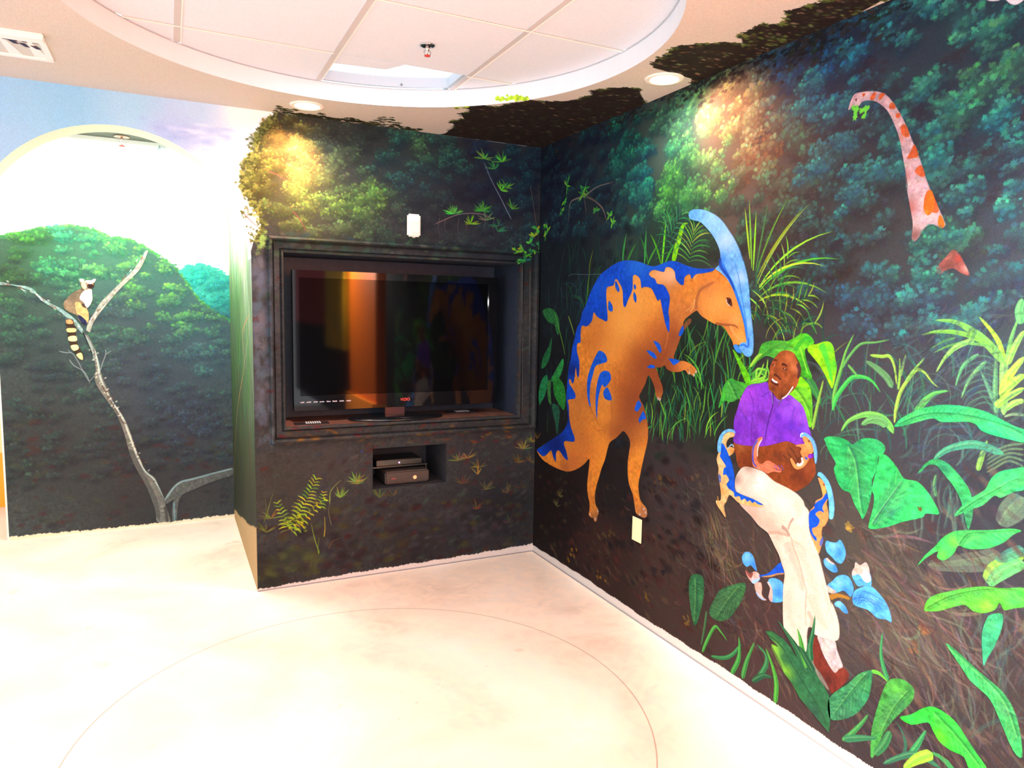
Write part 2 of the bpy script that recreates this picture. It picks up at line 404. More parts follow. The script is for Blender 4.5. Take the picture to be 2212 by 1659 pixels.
foliage(RW, TR, [(1200, 420, (36, 70, 80), (22, 26, 44)), (1280, 330, (34, 96, 92), (26, 30, 50)), (1360, 300, (36, 150, 104), (24, 60, 66)), (1440, 250, (88, 160, 104), (38, 66, 60)),
                 (1500, 300, (126, 206, 96), (48, 92, 66)), (1550, 270, (176, 224, 120), (90, 96, 66)), (1400, 370, (40, 178, 132), (26, 64, 84)), (1460, 410, (104, 196, 64), (40, 84, 56)), (1500, 440, (96, 186, 92), (44, 80, 62)),
                 (1600, 230, (176, 164, 104), (96, 80, 56)), (1640, 330, (150, 170, 120), (120, 74, 50)), (1700, 400, (96, 150, 112), (78, 66, 58)), (1620, 470, (60, 116, 92), (52, 52, 50)), (1680, 500, (64, 108, 90), (64, 52, 48)),
                 (1690, 170, (34, 116, 168), (40, 52, 80)), (1780, 120, (26, 112, 160), (42, 48, 70)), (1800, 190, (30, 128, 176), (40, 48, 72)), (1880, 90, (36, 150, 172), (42, 46, 66)), (1960, 70, (58, 170, 152), (40, 56, 74)), (1960, 30, (60, 160, 150), (42, 56, 72)),
                 (2080, 70, (80, 196, 140), (40, 78, 90)), (2180, 60, (60, 190, 160), (40, 66, 80)), (2110, 150, (96, 206, 110), (44, 76, 88)), (2180, 150, (90, 200, 110), (44, 70, 84)), (2040, 170, (56, 170, 130), (44, 56, 72)), (2000, 260, (44, 160, 160), (46, 50, 66)),
                 (2050, 240, (70, 196, 120), (46, 62, 72)), (2150, 300, (50, 176, 160), (44, 54, 76)), (1820, 300, (50, 120, 150), (56, 56, 66)), (1850, 380, (56, 156, 150), (56, 58, 62)), (1720, 350, (74, 136, 108), (72, 58, 56)),
                 (1780, 430, (60, 142, 132), (58, 60, 64)), (1900, 470, (60, 150, 140), (60, 58, 62)), (2100, 420, (56, 160, 150), (52, 54, 66)), (2190, 450, (60, 150, 140), (58, 58, 68)), (1800, 560, (50, 110, 120), (56, 46, 44)),
                 (1960, 560, (60, 164, 140), (56, 66, 76)), (2090, 520, (64, 166, 120), (56, 60, 66)), (2190, 560, (50, 140, 140), (52, 58, 72)), (1850, 660, (50, 110, 136), (60, 56, 66)), (2050, 640, (56, 136, 130), (56, 56, 76)), (1300, 450, (30, 76, 84), (24, 28, 40)), (1560, 520, (52, 104, 70), (38, 46, 40))],
        560, (.03, .075), .8, .0115, 34)
# dark gaps between the crowns
for x, y, r in [(1900, 190, .05), (1880, 150, .04), (2060, 110, .05), (1860, 260, .04), (2120, 350, .06), (2000, 450, .05), (1750, 470, .04), (2190, 250, .05), (1820, 540, .05), (1700, 560, .05), (1950, 330, .035), (2150, 430, .05), (1640, 300, .03), (1330, 400, .04), (1240, 300, .03)]:
    u, v = RW.uv((x, y))
    for _ in range(9): RW.dab(u+random.gauss(0, r*.6), v+random.gauss(0, r*.4), r*.5, r*.3, (52, 46, 56), .5)
# second layer of brighter crowns over the gaps
foliage(RW, [(1700, 200), (1930, 20), (2212, 0), (2212, 480), (1900, 520), (1700, 420)], [(1850, 80, (60, 190, 166), (44, 90, 110)), (2010, 60, (80, 205, 160), (40, 110, 120)), (2130, 130, (130, 220, 100), (50, 120, 110)), (2100, 300, (60, 200, 160), (36, 110, 130)), (1850, 330, (64, 170, 160), (50, 90, 110)), (2060, 420, (70, 180, 150), (50, 84, 96))],
        46, (.025, .05), .7, .009, 30)
foliage(RW, [(1360, 330), (1600, 250), (1640, 400), (1420, 470)], [(1400, 350, (50, 196, 140), (30, 100, 96)), (1520, 300, (190, 236, 110), (70, 130, 84)), (1470, 420, (130, 216, 70), (50, 110, 64))], 26, (.02, .04), .9, .008, 30)
for _ in range(14): RW.dab(*RW.uv((random.uniform(1905, 2000), random.uniform(210, 290))), .03, .03, (46, 48, 62), .35)
# painted patch where the sky shows above the crowns
RW.fill(Z('F', [2060, -30, 2080, 10, 2110, 34, 2150, 40, 2190, 20, 2212, 0, 2240, -40]), (246, 240, 244))
RW.fill(Z('F', [1905, -30, 1930, 6, 1990, 10, 2050, -8, 2060, -30]), (240, 238, 240))
# dark silhouettes of the high canopy carried down from the ceiling
DKC = [(34, 30, 34), (44, 38, 38), (40, 46, 34), (58, 46, 42), (30, 34, 44)]
for a_, b_, r0, n in [((1172, 300), (1380, 215), .055, 150), ((1290, 262), (1600, 130), .05, 120), ((1480, 175), (1800, 45), .06, 170), ((1700, 100), (1960, -40), .05, 120)]:
    for _ in range(n):
        t = random.random(); x = a_[0]+(b_[0]-a_[0])*t; y = a_[1]+(b_[1]-a_[1])*t
        u, v = RW.uv((x, y)); RW.dab(u+random.gauss(0, .02), v-abs(random.gauss(0, r0)), random.uniform(.012, .03), random.uniform(.006, .014), random.choice(DKC), random.uniform(.5, .9))
# soft hill colour then the undergrowth
GR = [(34, 110, 60), (50, 140, 60), (84, 168, 50), (30, 86, 60), (120, 190, 48), (40, 120, 84), (26, 70, 50)]
GD = [(24, 66, 62), (30, 84, 66), (20, 54, 48), (36, 90, 50), (40, 70, 74)]
mottle(RW, [(1175, 520), (1380, 480), (1500, 960), (1180, 980)], [(20, 26, 30), (26, 38, 44), (30, 30, 40)], 260, (.02, .05), (.3, .7))
grass(RW, [(1178, 560), (1420, 540), (1300, 700), (1240, 960), (1178, 960)], GD, 260, (.08, .22), (.002, .006), .25)
grass(RW, [(1240, 640), (1460, 600), (1460, 660), (1240, 720)], GD+[(50, 130, 70)], 120, (.1, .26), (.003, .007), .3)
for x, y, l, t, b_, w, c in [(1345, 575, .16, -.05, .1, .014, (60, 150, 60)), (1352, 575, .13, .45, .1, .014, (50, 140, 50)), (1400, 570, .15, -.3, -.1, .012, (44, 128, 54)), (1392, 575, .17, .02, 0, .014, (70, 160, 60)), (1398, 575, .12, .5, .1, .012, (60, 150, 56)),
                             (1428, 572, .17, -.35, -.1, .012, (84, 180, 40)), (1430, 572, .2, .08, 0, .013, (110, 200, 40)), (1436, 572, .12, .45, .1, .012, (70, 160, 50)), (1272, 590, .13, .1, .1, .007, (120, 150, 30)), (1270, 640, .14, -.1, .1, .007, (90, 130, 40)), (1415, 560, .24, .2, .1, .006, (40, 110, 60))]:
    u, v = RW.uv((x, y)); blade(RW, u, v, l, t, b_, w, c)
leafp(RW, Z('A', [1295, 490, 1310, 400, 1340, 300, 1365, 220, 1395, 190, 1425, 195, 1395, 215, 1375, 300, 1345, 410, 1325, 490]), (130, 222, 20), shades=[(1465, 520, 20, (170, 240, 30), .6)])
def frond(cv, root, tip, n, L, cols, w=.005, side=(1.1, .25)):
    a, b_ = cv.uv(root), cv.uv(tip); an = math.atan2(b_[0]-a[0], b_[1]-a[1])
    for i in range(n):
        t = i/(n-1); x, y = a[0]+(b_[0]-a[0])*t, a[1]+(b_[1]-a[1])*t
        for sd in (-1, 1):
            blade(cv, x, y, L*(1-.45*t)*random.uniform(.8, 1.15), an+sd*(side[0]+(side[1]-side[0])*t), sd*.22+.05, w, random.choice(cols), random.uniform(.75, 1))
PG = [(150, 214, 50), (110, 190, 50), (180, 226, 70), (70, 150, 60)]
frond(RW, (1488, 566), (1500, 500), 9, .15, PG, .0045)
frond(RW, (1455, 545), (1440, 470), 8, .13, [(50, 140, 70), (60, 150, 60), (40, 110, 70)], .004)
frond(RW, (1440, 520), (1478, 455), 8, .12, [(50, 140, 90), (80, 170, 90), (50, 120, 80)], .005)
for x, y, l, t, b_, c in [(1624, 580, .26, -.12, 0, 1), (1627, 585, .22, .0, 0, 0), (1632, 585, .25, .18, 0, 3), (1634, 590, .3, .32, .08, 1), (1636, 612, .34, .45, .12, 2), (1640, 620, .36, .62, .22, 2), (1640, 628, .36, .8, .25, 1),
                          (1640, 622, .3, .75, .3, 2), (1642, 640, .3, .95, .3, 1), (1640, 650, .24, 1.1, .3, 0), (1636, 600, .3, .5, .1, 0), (1620, 560, .2, -.2, 0, 0)]:
    u, v = RW.uv((x, y)); blade(RW, u, v, l, t, b_, .008, PG[c])
frond(RW, (1650, 680), (1700, 560), 9, .14, PG+[(60, 130, 80)], .005)
frond(RW, (1660, 700), (1745, 640), 8, .12, PG, .005)
# hanging grasses and long blades left and right of the dinosaur's legs
mottle(RW, [(1400, 700), (1760, 640), (1760, 1000), (1400, 1000)], [(34, 30, 28), (28, 42, 32), (44, 40, 40)], 260, (.02, .04), (.3, .6))
grass(RW, [(1400, 780), (1600, 700), (1640, 960), (1390, 960)], GR, 300, (.07, .2), (.003, .008), .3)
grass(RW, [(1380, 900), (1560, 880), (1560, 960), (1390, 960)], [(90, 200, 60), (50, 170, 80), (140, 210, 60), (40, 130, 70)], 60, (.08, .14), (.004, .008), .25)
grass(RW, [(1640, 620), (1760, 640), (1800, 800), (1600, 720)], GR+[(140, 210, 60)], 90, (.06, .16), (.003, .007), .5)
grass(RW, [(1480, 700), (1560, 700), (1540, 860), (1470, 860)], [(90, 190, 60), (60, 150, 60)], 16, (.12, .22), (.006, .01), .25)
grass(RW, [(1740, 800), (2000, 820), (1980, 980), (1740, 1000)], [(50, 120, 84), (70, 120, 96), (40, 96, 80), (60, 90, 84)], 90, (.08, .2), (.003, .008), .5, (.35, .75))
grass(RW, [(1980, 760), (2212, 820), (2212, 1020), (1960, 1020)], [(60, 110, 96), (50, 96, 90), (70, 120, 110)], 70, (.1, .2), (.003, .008), .7, (.3, .65))
# individually painted thin leaves (photo polylines)
def pl(fr, pts, w0, w1, c, a=1):
    q = Z(fr, pts); RW.stroke(q, w0, w1, c, a, swell=.5)
    if max(w0, w1) > .009: RW.stroke([(x-1, y-1) for x, y in q], w0*.35, w1*.35, lerp(c, (200, 250, 140), .35), a*.5, swell=.5); RW.stroke([(x+2, y+1) for x, y in q], w0*.3, w1*.3, lerp(c, (10, 50, 40), .5), a*.4, swell=.5)
for pts, w0, w1, c in [([240, 1130, 250, 950, 320, 700, 370, 520, 455, 340], .014, .004, (100, 176, 70)), ([330, 700, 400, 580, 520, 450, 680, 430, 825, 400], .010, .003, (90, 160, 80)),
                       ([230, 1130, 270, 1000, 350, 880, 440, 790, 560, 790, 650, 840, 725, 945], .016, .005, (60, 190, 76)), ([390, 660, 450, 730, 500, 790], .008, .004, (100, 170, 80)),
                       ([870, 1260, 890, 1100, 930, 950, 1000, 830, 1100, 715, 1180, 740, 1260, 840, 1330, 900], .012, .003, (150, 190, 70)), ([990, 830, 1080, 710, 1185, 585], .010, .003, (120, 176, 80)),
                       ([620, 562, 740, 575, 820, 575, 870, 680, 895, 870], .010, .005, (150, 200, 70)), ([580, 625, 680, 690, 790, 790, 850, 900], .011, .02, (90, 140, 90)), ([910, 920, 925, 760, 925, 590], .008, .003, (130, 180, 70)), ([935, 780, 960, 660, 990, 555], .008, .003, (110, 150, 80)),
                       ([1090, 1150, 1180, 1040, 1280, 960, 1430, 930], .02, .004, (80, 180, 80)), ([320, 1350, 400, 1240, 560, 1175, 700, 1190, 800, 1260, 860, 1370], .008, .022, (110, 190, 80)), ([530, 1280, 620, 1230, 720, 1235, 800, 1290], .012, .03, (96, 160, 90)),
                       ([2000, 1180, 2000, 700, 2020, 600], .02, .012, (120, 170, 90)), ([2010, 640, 1960, 460, 1880, 320, 1745, 165], .012, .006, (160, 210, 60)), ([2020, 640, 2080, 380, 2150, 180], .010, .004, (100, 176, 80)), ([2040, 660, 2110, 480, 2209, 310], .014, .01, (130, 200, 80)),
                       ([1980, 1000, 2040, 800, 2209, 580], .02, .012, (170, 220, 70)), ([1960, 980, 2080, 860, 2209, 760], .018, .014, (150, 210, 70)), ([2000, 640, 1860, 470, 1700, 330, 1500, 220, 1290, 200], .024, .006, (110, 180, 80)), ([1860, 470, 1700, 380, 1500, 325, 1300, 320, 1150, 355], .014, .005, (110, 180, 70)),
                       ([1860, 470, 1640, 440, 1450, 460, 1270, 540], .008, .004, (90, 150, 80)), ([1700, 400, 1520, 470, 1400, 580, 1300, 740], .016, .004, (130, 190, 90)), ([1740, 550, 1600, 650, 1540, 760, 1500, 890], .011, .003, (80, 150, 100)), ([1820, 620, 1700, 740, 1620, 860, 1560, 1010], .011, .003, (100, 160, 100)),
                       ([1500, 380, 1380, 420, 1250, 490], .006, .003, (80, 140, 80)), ([1900, 1060, 1840, 900, 1760, 720], .010, .005, (80, 130, 100)), ([1920, 1160, 1910, 900, 1920, 600], .012, .008, (84, 140, 96)), ([1920, 1100, 2000, 1020, 2209, 900], .016, .012, (140, 200, 70)), ([2010, 1130, 2100, 1060, 2209, 1030], .012, .012, (130, 180, 80)),
                       ([2209, 1180, 2100, 1170, 2000, 1200], .008, .004, (110, 140, 100)), ([2180, 240, 2160, 100, 2190, -20], .02, .012, (90, 170, 100))]:
    pl('I', pts, w0, w1, c)
for k in range(9):
    y = 560+k*60; pl('I', [1920, y+60, 1800, y+10, 1640, y+40+k*6, 1500+k*14, y+130+k*10], .005, .002, (70, 120, 96), .6)
for k in range(5):
    pl('J', [2209, 40+k*60, 2050, 60+k*40, 1900, 120+k*44, 1820, 180+k*40], .006, .003, (100, 140, 90), .6)
pl('J', [1730, 320, 1770, 180, 1830, 10], .014, .008, (110, 160, 70)); pl('J', [1280, 200, 1400, 110, 1560, 60, 1700, 50, 1850, 90, 2000, 150], .014, .02, (60, 140, 110)); pl('J', [1300, 590, 1280, 480, 1300, 360], .012, .006, (70, 120, 80))
for k in range(26):
    x = random.uniform(1060, 1640); y = random.uniform(700, 1080); pl('J', [x, y, x+random.uniform(-40, 40), y-160, x+random.uniform(-50, 60), y-330], .010, .003, random.choice([(60, 96, 88), (74, 84, 84), (52, 76, 80)]), .5)
pl('J', [1960, 880, 2060, 760, 2209, 600], .03, .06, (96, 120, 96), .7); pl('J', [1220, 1300, 1500, 1280, 1800, 1250, 1960, 1180], .03, .05, (104, 116, 96), .6); pl('J', [2209, 1180, 2050, 1260, 1900, 1350, 1830, 1480], .02, .035, (130, 210, 70)); pl('J', [2209, 1270, 2060, 1330, 1920, 1420, 1850, 1510], .03, .02, (90, 190, 100))
pl('J', [2209, 1130, 2080, 1180, 1960, 1230, 1930, 1200], .03, .01, (60, 130, 110), .8)
# leaves left of the dinosaur
for pts, c in [(Z('A', [265, 900, 300, 870, 350, 880, 385, 930, 400, 1000, 395, 1080, 375, 1060, 360, 1000, 310, 980]), (44, 120, 62)), (Z('A', [255, 1350, 270, 1260, 320, 1160, 340, 1100, 335, 1190, 320, 1270, 290, 1330]), (34, 110, 60)),
               (Z('A', [330, 1450, 360, 1380, 400, 1310, 430, 1270, 432, 1330, 410, 1400, 380, 1440]), (44, 150, 70)), (Z('A', [240, 1640, 235, 1540, 260, 1440, 300, 1400, 305, 1480, 285, 1560, 255, 1620]), (36, 140, 80)),
               (Z('A', [350, 1440, 400, 1430, 440, 1500, 450, 1600, 435, 1680, 400, 1640, 360, 1560]), (40, 140, 50)), (Z('A', [305, 1460, 330, 1450, 330, 1560, 335, 1640, 310, 1600]), (60, 130, 60)), (Z('B', [345, 80, 400, 120, 395, 230, 380, 330, 365, 230, 345, 150]), (38, 92, 66))]:
    leafp(RW, pts, c)
pl('A', [360, 900, 400, 1050, 430, 1170, 445, 1250], .006, .004, (90, 150, 50)); pl('A', [470, 930, 500, 1020, 520, 1090], .007, .004, (120, 160, 60))
# twigs with leaves near the corner
def sprig(cv, pts, cols, n=7, L=.05, w=.016):
    q = [cv.uv(p) for p in pts]
    for u, v in q:
        for k in range(n):
            blade(cv, u, v, L*random.uniform(.6, 1.1), random.uniform(0, 6.28), 0, w*random.uniform(.6, 1.1), random.choice(cols), .95)
SG = [(50, 150, 60), (90, 180, 60), (40, 120, 70), (130, 200, 50)]
pl('Q', [480, 1659, 500, 1600, 600, 1560, 700, 1490, 830, 1450], .008, .004, (120, 110, 100)); pl('Q', [600, 1560, 680, 1600, 750, 1660], .01, .006, (90, 74, 70)); pl('A', [480, 30, 470, 200], .004, .002, (150, 140, 120), .7); pl('A', [600, 0, 612, 120], .005, .002, (150, 120, 110), .7)
pl('A', [700, 30, 750, 90, 780, 200], .009, .003, (110, 90, 84)); pl('Q', [170, 1460, 190, 1659], .004, .004, (90, 84, 84), .6)
sprig(RW, Z('Q', [600, 1500, 590, 1540, 460, 1480]), SG, 10, .06, .009)
sprig(RW, Z('A', [420, 90, 440, 20, 690, 90, 800, 130, 820, 190]), SG, 6, .035, .014)
sprig(RW, Z('A', [290, 210, 310, 250, 290, 290]), SG, 6, .035, .014)
# the faint rectangular varnish patch
RW.stroke(Z('A', [470, 620, 500, 600, 640, 602, 900, 590, 1110, 604]), .003, .002, (150, 170, 190), .5); RW.stroke(Z('A', [455, 640, 460, 800, 455, 950]), .003, .002, (90, 120, 140), .5)
# ground : roots, straw, fallen leaves
mottle(RW, [(1160, 980), (1500, 940), (1560, 1300), (1240, 1240)], [(28, 18, 18), (36, 24, 24), (22, 20, 26), (64, 30, 26)], 360, (.015, .04), (.3, .7))
mottle(RW, [(1170, 1180), (1500, 1120), (1760, 1500), (1500, 1420)], [(80, 40, 34), (56, 36, 30), (96, 72, 50), (70, 30, 30), (64, 60, 40)], 460, (.012, .035), (.25, .6), -.5, .4)
mottle(RW, [(1750, 1080), (2212, 1000), (2212, 1659), (1900, 1659), (1650, 1450)], [(100, 80, 70), (72, 60, 60), (60, 50, 62), (120, 96, 76), (78, 44, 44), (54, 62, 66)], 620, (.012, .04), (.2, .5), -.7, .35)
for x, y, c in [(1240, 1190, (196, 130, 20)), (1225, 1205, (150, 100, 20)), (1302, 1243, (180, 120, 20)), (1315, 1155, (110, 90, 24)), (1420, 1035, (120, 84, 30)), (1510, 1040, (100, 80, 50)), (1450, 1040, (90, 60, 40)), (1400, 1290, (130, 90, 30)), (1480, 1340, (150, 110, 40)), (1980, 1400, (140, 90, 56)), (1990, 1365, (150, 100, 56)), (1830, 1137, (190, 150, 60))]:
    for _ in range(5): RW.dab(*RW.uv((x+random.gauss(0, 7), y+random.gauss(0, 7))), random.uniform(.01, .024), random.uniform(.006, .014), c, .6, -.6)
def straw(poly, n, cols, ang, L=(.05, .14), a=(.16, .42)):
    P = [RW.uv(p) for p in poly]; us = [p[0] for p in P]; vs = [p[1] for p in P]
    for _ in range(n):
        u, v = random.uniform(min(us), max(us)), random.uniform(min(vs), max(vs))
        if inpoly(u, v, P): blade(RW, u, v, random.uniform(*L), ang+random.gauss(0, .3), random.gauss(0, .22), random.uniform(.004, .010), random.choice(cols), random.uniform(*a))
SC1 = [(150, 120, 80), (170, 130, 70), (110, 100, 70), (190, 150, 110), (120, 90, 60)]
straw(Z('B', [1500, 1050, 1640, 880, 1740, 1000, 1760, 1300, 1700, 1450, 1560, 1200]), 150, SC1+[(80, 84, 60)], 2.6)
straw([(1600, 1120), (1720, 1160), (1720, 1330), (1640, 1360), (1590, 1250)], 90, [(90, 66, 56), (60, 50, 46), (120, 90, 66)], 2.8)
straw([(1820, 1080), (1920, 1100), (1960, 1200), (2050, 1300), (2110, 1420), (1940, 1440), (1880, 1250)], 230, [(140, 122, 104), (120, 100, 86), (160, 136, 112), (104, 90, 80), (140, 100, 70), (60, 50, 48)], 1.9, (.06, .16))
straw([(1560, 1330), (1640, 1340), (1760, 1560), (1700, 1560)], 60, [(150, 112, 70), (110, 90, 70), (170, 134, 96)], 2.5)
straw([(1840, 1300), (2060, 1330), (2120, 1560), (1960, 1540)], 110, [(150, 130, 120), (110, 96, 90), (96, 76, 66)], 2.6, (.08, .2))
straw([(1780, 1260), (1930, 1310), (1860, 1370), (1780, 1340)], 50, [(150, 110, 80), (90, 80, 74)], 1.5)
grass(RW, [(2080, 1300), (2212, 1300), (2212, 1640), (2050, 1600)], [(90, 110, 100), (60, 90, 90), (100, 90, 96)], 60, (.1, .25), (.004, .01), .3, (.2, .45))
grass(RW, [(1880, 1600), (2130, 1620), (2060, 1659), (1900, 1659)], [(60, 150, 80), (100, 180, 70), (50, 110, 80)], 14, (.1, .2), (.01, .02), .8, (.6, .95))
NB = [(104, 92, 84), (84, 74, 68), (60, 50, 50), (120, 104, 90), (74, 66, 72), (48, 38, 40), (92, 60, 52)]
straw([(1480, 1000), (1760, 1080), (2212, 1180), (2212, 1640), (1900, 1640), (1620, 1400), (1450, 1200)], 1500, NB, 2.2, (.03, .09), (.15, .45))
straw([(1180, 1050), (1500, 1000), (1620, 1350), (1560, 1380), (1250, 1220)], 900, [(70, 50, 44), (56, 44, 40), (96, 70, 54), (40, 28, 28), (84, 44, 40), (60, 60, 44)], 2.0, (.03, .07), (.15, .5))
straw([(1900, 700), (2212, 620), (2212, 1120), (1950, 1050)], 500, [(60, 96, 100), (50, 70, 84), (74, 84, 90), (40, 50, 56)], .8, (.03, .08), (.15, .4))
# dark shrub by the corner
mottle(RW, [(1158, 940), (1240, 960), (1230, 1150), (1158, 1170)], [(26, 22, 22), (34, 34, 30), (60, 48, 32)], 120, (.01, .03), (.3, .7))
for x, y in Z('B', [90, 400, 200, 360, 60, 480, 400, 820, 380, 900, 30, 560, 100, 640, 60, 820]):
    if x > 1152:
        for k in range(9): blade(RW, *RW.uv((max(x, 1160), y)), random.uniform(.03, .07), random.uniform(-1.6, 1.6), 0, .008, random.choice([(120, 100, 50), (90, 80, 50), (60, 60, 44), (130, 90, 40)]), .7)

# ------------------------------------------------ outlines of the painted figures on the right wall
OG = (236, 138, 46)
dino_back = Z('A', [1640, 552, 1560, 556, 1480, 550, 1400, 525, 1340, 500, 1280, 494, 1220, 515, 1160, 536, 1110, 530, 1050, 505, 980, 490, 900, 494, 840, 518, 780, 560, 730, 600, 690, 660, 650, 740, 615, 840, 585, 900, 565, 980, 540, 1030, 525, 1100, 505, 1180, 495, 1260, 475, 1340, 468, 1420, 462, 1500, 458, 1560],
              'B', [458, 60, 466, 150, 466, 230, 430, 300, 380, 340, 320, 380, 260, 420, 222, 448])
dino_body = dino_back+Z('B', [232, 480, 270, 530, 330, 570, 400, 605, 470, 622, 540, 602, 600, 560, 640, 520, 632, 620, 622, 720, 626, 800, 640, 870, 640, 930, 634, 965, 652, 988, 668, 990, 680, 1018, 696, 1018, 702, 985, 712, 950, 705, 915, 690, 890, 683, 830, 690, 760, 710, 690, 735, 600, 762, 530, 782, 450, 802, 390, 850, 355, 885, 320, 912, 300,
                            950, 345, 965, 400, 955, 470, 945, 550, 945, 640, 955, 720, 980, 790, 995, 850, 1000, 890, 1010, 950, 1040, 975, 1075, 990, 1095, 980, 1100, 950, 1090, 910, 1065, 880, 1042, 840, 1032, 780, 1030, 720, 1045, 640, 1062, 560, 1082, 470, 1102, 380, 1107, 300, 1100, 230, 1085, 150, 1065, 90, 1045, 55],
                        'A', [1035, 1570, 1060, 1520, 1085, 1470, 1108, 1405, 1135, 1440, 1155, 1490, 1165, 1530, 1170, 1570, 1190, 1602, 1202, 1600, 1215, 1570, 1225, 1530, 1216, 1480, 1196, 1430, 1178, 1370, 1168, 1340, 1205, 1342, 1240, 1325, 1255, 1352, 1300, 1376, 1360, 1376, 1400, 1362, 1425, 1395, 1445, 1395, 1470, 1412, 1480, 1388, 1496, 1376, 1480, 1345, 1440, 1310, 1390, 1290, 1345, 1288, 1312, 1268, 1322, 1220, 1345, 1160, 1365, 1100, 1388, 1050, 1384, 1005,
                              1400, 960, 1440, 925, 1480, 895, 1500, 892, 1530, 930, 1590, 970, 1650, 1000, 1700, 1012, 1730, 1050, 1760, 1100, 1778, 1130, 1790, 1168, 1830, 1160, 1890, 1140, 1885, 1060, 1870, 980, 1845, 890, 1815, 800, 1785, 720, 1740, 640, 1690, 585])
dino_crest = Z('A', [1432, 120, 1445, 95, 1480, 83, 1540, 85, 1600, 105, 1660, 140, 1710, 190, 1750, 250, 1790, 310, 1830, 390, 1860, 470, 1890, 570, 1910, 680, 1918, 780, 1926, 880, 1936, 980, 1946, 1080, 1948, 1180, 1940, 1232, 1915, 1258, 1885, 1250, 1855, 1215, 1835, 1182, 1845, 1150, 1870, 1140, 1890, 1140, 1885, 1060, 1870, 980, 1845, 890, 1815, 800, 1785, 720, 1740, 640, 1690, 590, 1645, 555, 1672, 528, 1686, 490, 1682, 425, 1665, 370, 1635, 310, 1600, 260, 1560, 215, 1520, 182, 1470, 170, 1440, 155])
dino_jaw = Z('A', [1788, 1166, 1815, 1158, 1832, 1180, 1855, 1222, 1835, 1228, 1808, 1210])
m = RW.fill(dino_body, OG)
RW.shade(m, [(1370, 650, 55, (255, 170, 76), .75), (1340, 720, 40, (250, 160, 66), .6), (1380, 580, 20, (255, 180, 110), .6), (1300, 640, 30, (240, 150, 60), .5), (1400, 780, 46, (168, 84, 40), .75), (1440, 740, 34, (190, 96, 44), .6), (1370, 860, 46, (168, 84, 40), .8), (1350, 920, 34, (176, 92, 42), .7),
             (1290, 740, 30, (206, 112, 46), .6), (1440, 800, 26, (150, 72, 40), .6), (1450, 620, 22, (190, 110, 54), .6), (1470, 670, 24, (206, 118, 60), .5), (1430, 590, 20, (255, 190, 140), .6), (1452, 596, 16, (255, 196, 150), .6), (1500, 680, 18, (176, 96, 50), .75), (1530, 625, 26, (196, 112, 60), .55), (1550, 660, 36, (255, 176, 86), .65), (1590, 640, 22, (240, 150, 70), .5),
             (1570, 710, 20, (200, 120, 60), .6), (1600, 730, 14, (255, 190, 100), .5), (1250, 900, 30, (196, 112, 50), .5), (1235, 980, 26, (226, 130, 50), .5), (1270, 960, 26, (210, 110, 50), .5), (1300, 960, 22, (250, 150, 50), .6), (1310, 900, 22, (250, 156, 56), .6), (1330, 930, 16, (190, 100, 46), .5), (1290, 1080, 12, (180, 100, 40), .5), (1300, 1000, 14, (255, 156, 50), .5),
             (1380, 920, 22, (250, 156, 56), .6), (1385, 980, 18, (255, 160, 56), .6), (1370, 1040, 14, (240, 146, 50), .5), (1290, 1120, 14, (120, 80, 60), .6), (1392, 1110, 16, (150, 100, 80), .6), (1245, 870, 20, (200, 120, 56), .5), (1290, 820, 20, (240, 150, 66), .5), (1415, 860, 12, (255, 170, 80), .6), (1480, 790, 16, (240, 150, 70), .6), (1455, 700, 12, (176, 90, 50), .5)])
RW.shade(m, [(1412, 805, 22, (136, 64, 34), .7), (1432, 765, 20, (146, 70, 36), .7), (1392, 868, 26, (136, 64, 34), .7), (1365, 905, 22, (150, 74, 38), .6), (1455, 725, 14, (150, 72, 40), .7), (1420, 835, 14, (120, 56, 36), .6), (1400, 800, 44, (150, 72, 36), .6), (1375, 880, 40, (150, 74, 38), .6), (1345, 940, 28, (150, 78, 40), .5), (1420, 720, 24, (190, 100, 44), .5), (1455, 740, 22, (150, 76, 40), .5), (1345, 700, 30, (255, 170, 74), .6), (1320, 760, 26, (250, 160, 66), .5), (1270, 850, 24, (186, 104, 48), .5), (1245, 940, 22, (200, 116, 50), .5), (1290, 700, 20, (216, 124, 54), .5), (1440, 680, 14, (180, 98, 48), .5), (1500, 710, 12, (160, 84, 44), .6), (1590, 690, 14, (255, 180, 100), .5), (1310, 860, 12, (255, 166, 66), .5), (1240, 1000, 22, (190, 96, 50), .5), (1220, 1010, 10, (160, 84, 50), .5)])
# face folds, leg creases
for pts, w, c in [([1470, 640, 1500, 600, 1560, 575, 1640, 570], .008, (255, 186, 120)), ([1495, 880, 1490, 820, 1520, 730, 1580, 690, 1640, 660], .02, (176, 100, 56)), ([1440, 900, 1470, 860, 1480, 800, 1450, 860, 1400, 900], .006, (255, 186, 110)), ([1640, 990, 1700, 1000, 1760, 1005, 1800, 1010, 1830, 1035], .012, (150, 80, 46)), ([1760, 1010, 1800, 1080, 1840, 1120], .014, (240, 170, 90)), ([1450, 960, 1400, 1010, 1340, 1100, 1280, 1240, 1220, 1320], .026, (160, 84, 46)),
                  ([1440, 1330, 1470, 1370, 1478, 1400], .004, (130, 64, 50)), ([1420, 1350, 1440, 1390], .004, (130, 64, 50)), ([1265, 1010, 1262, 1100, 1240, 1200], .010, (206, 116, 56))]:
    RW.stroke(Z('A', pts), w, w*.5, c, .75)
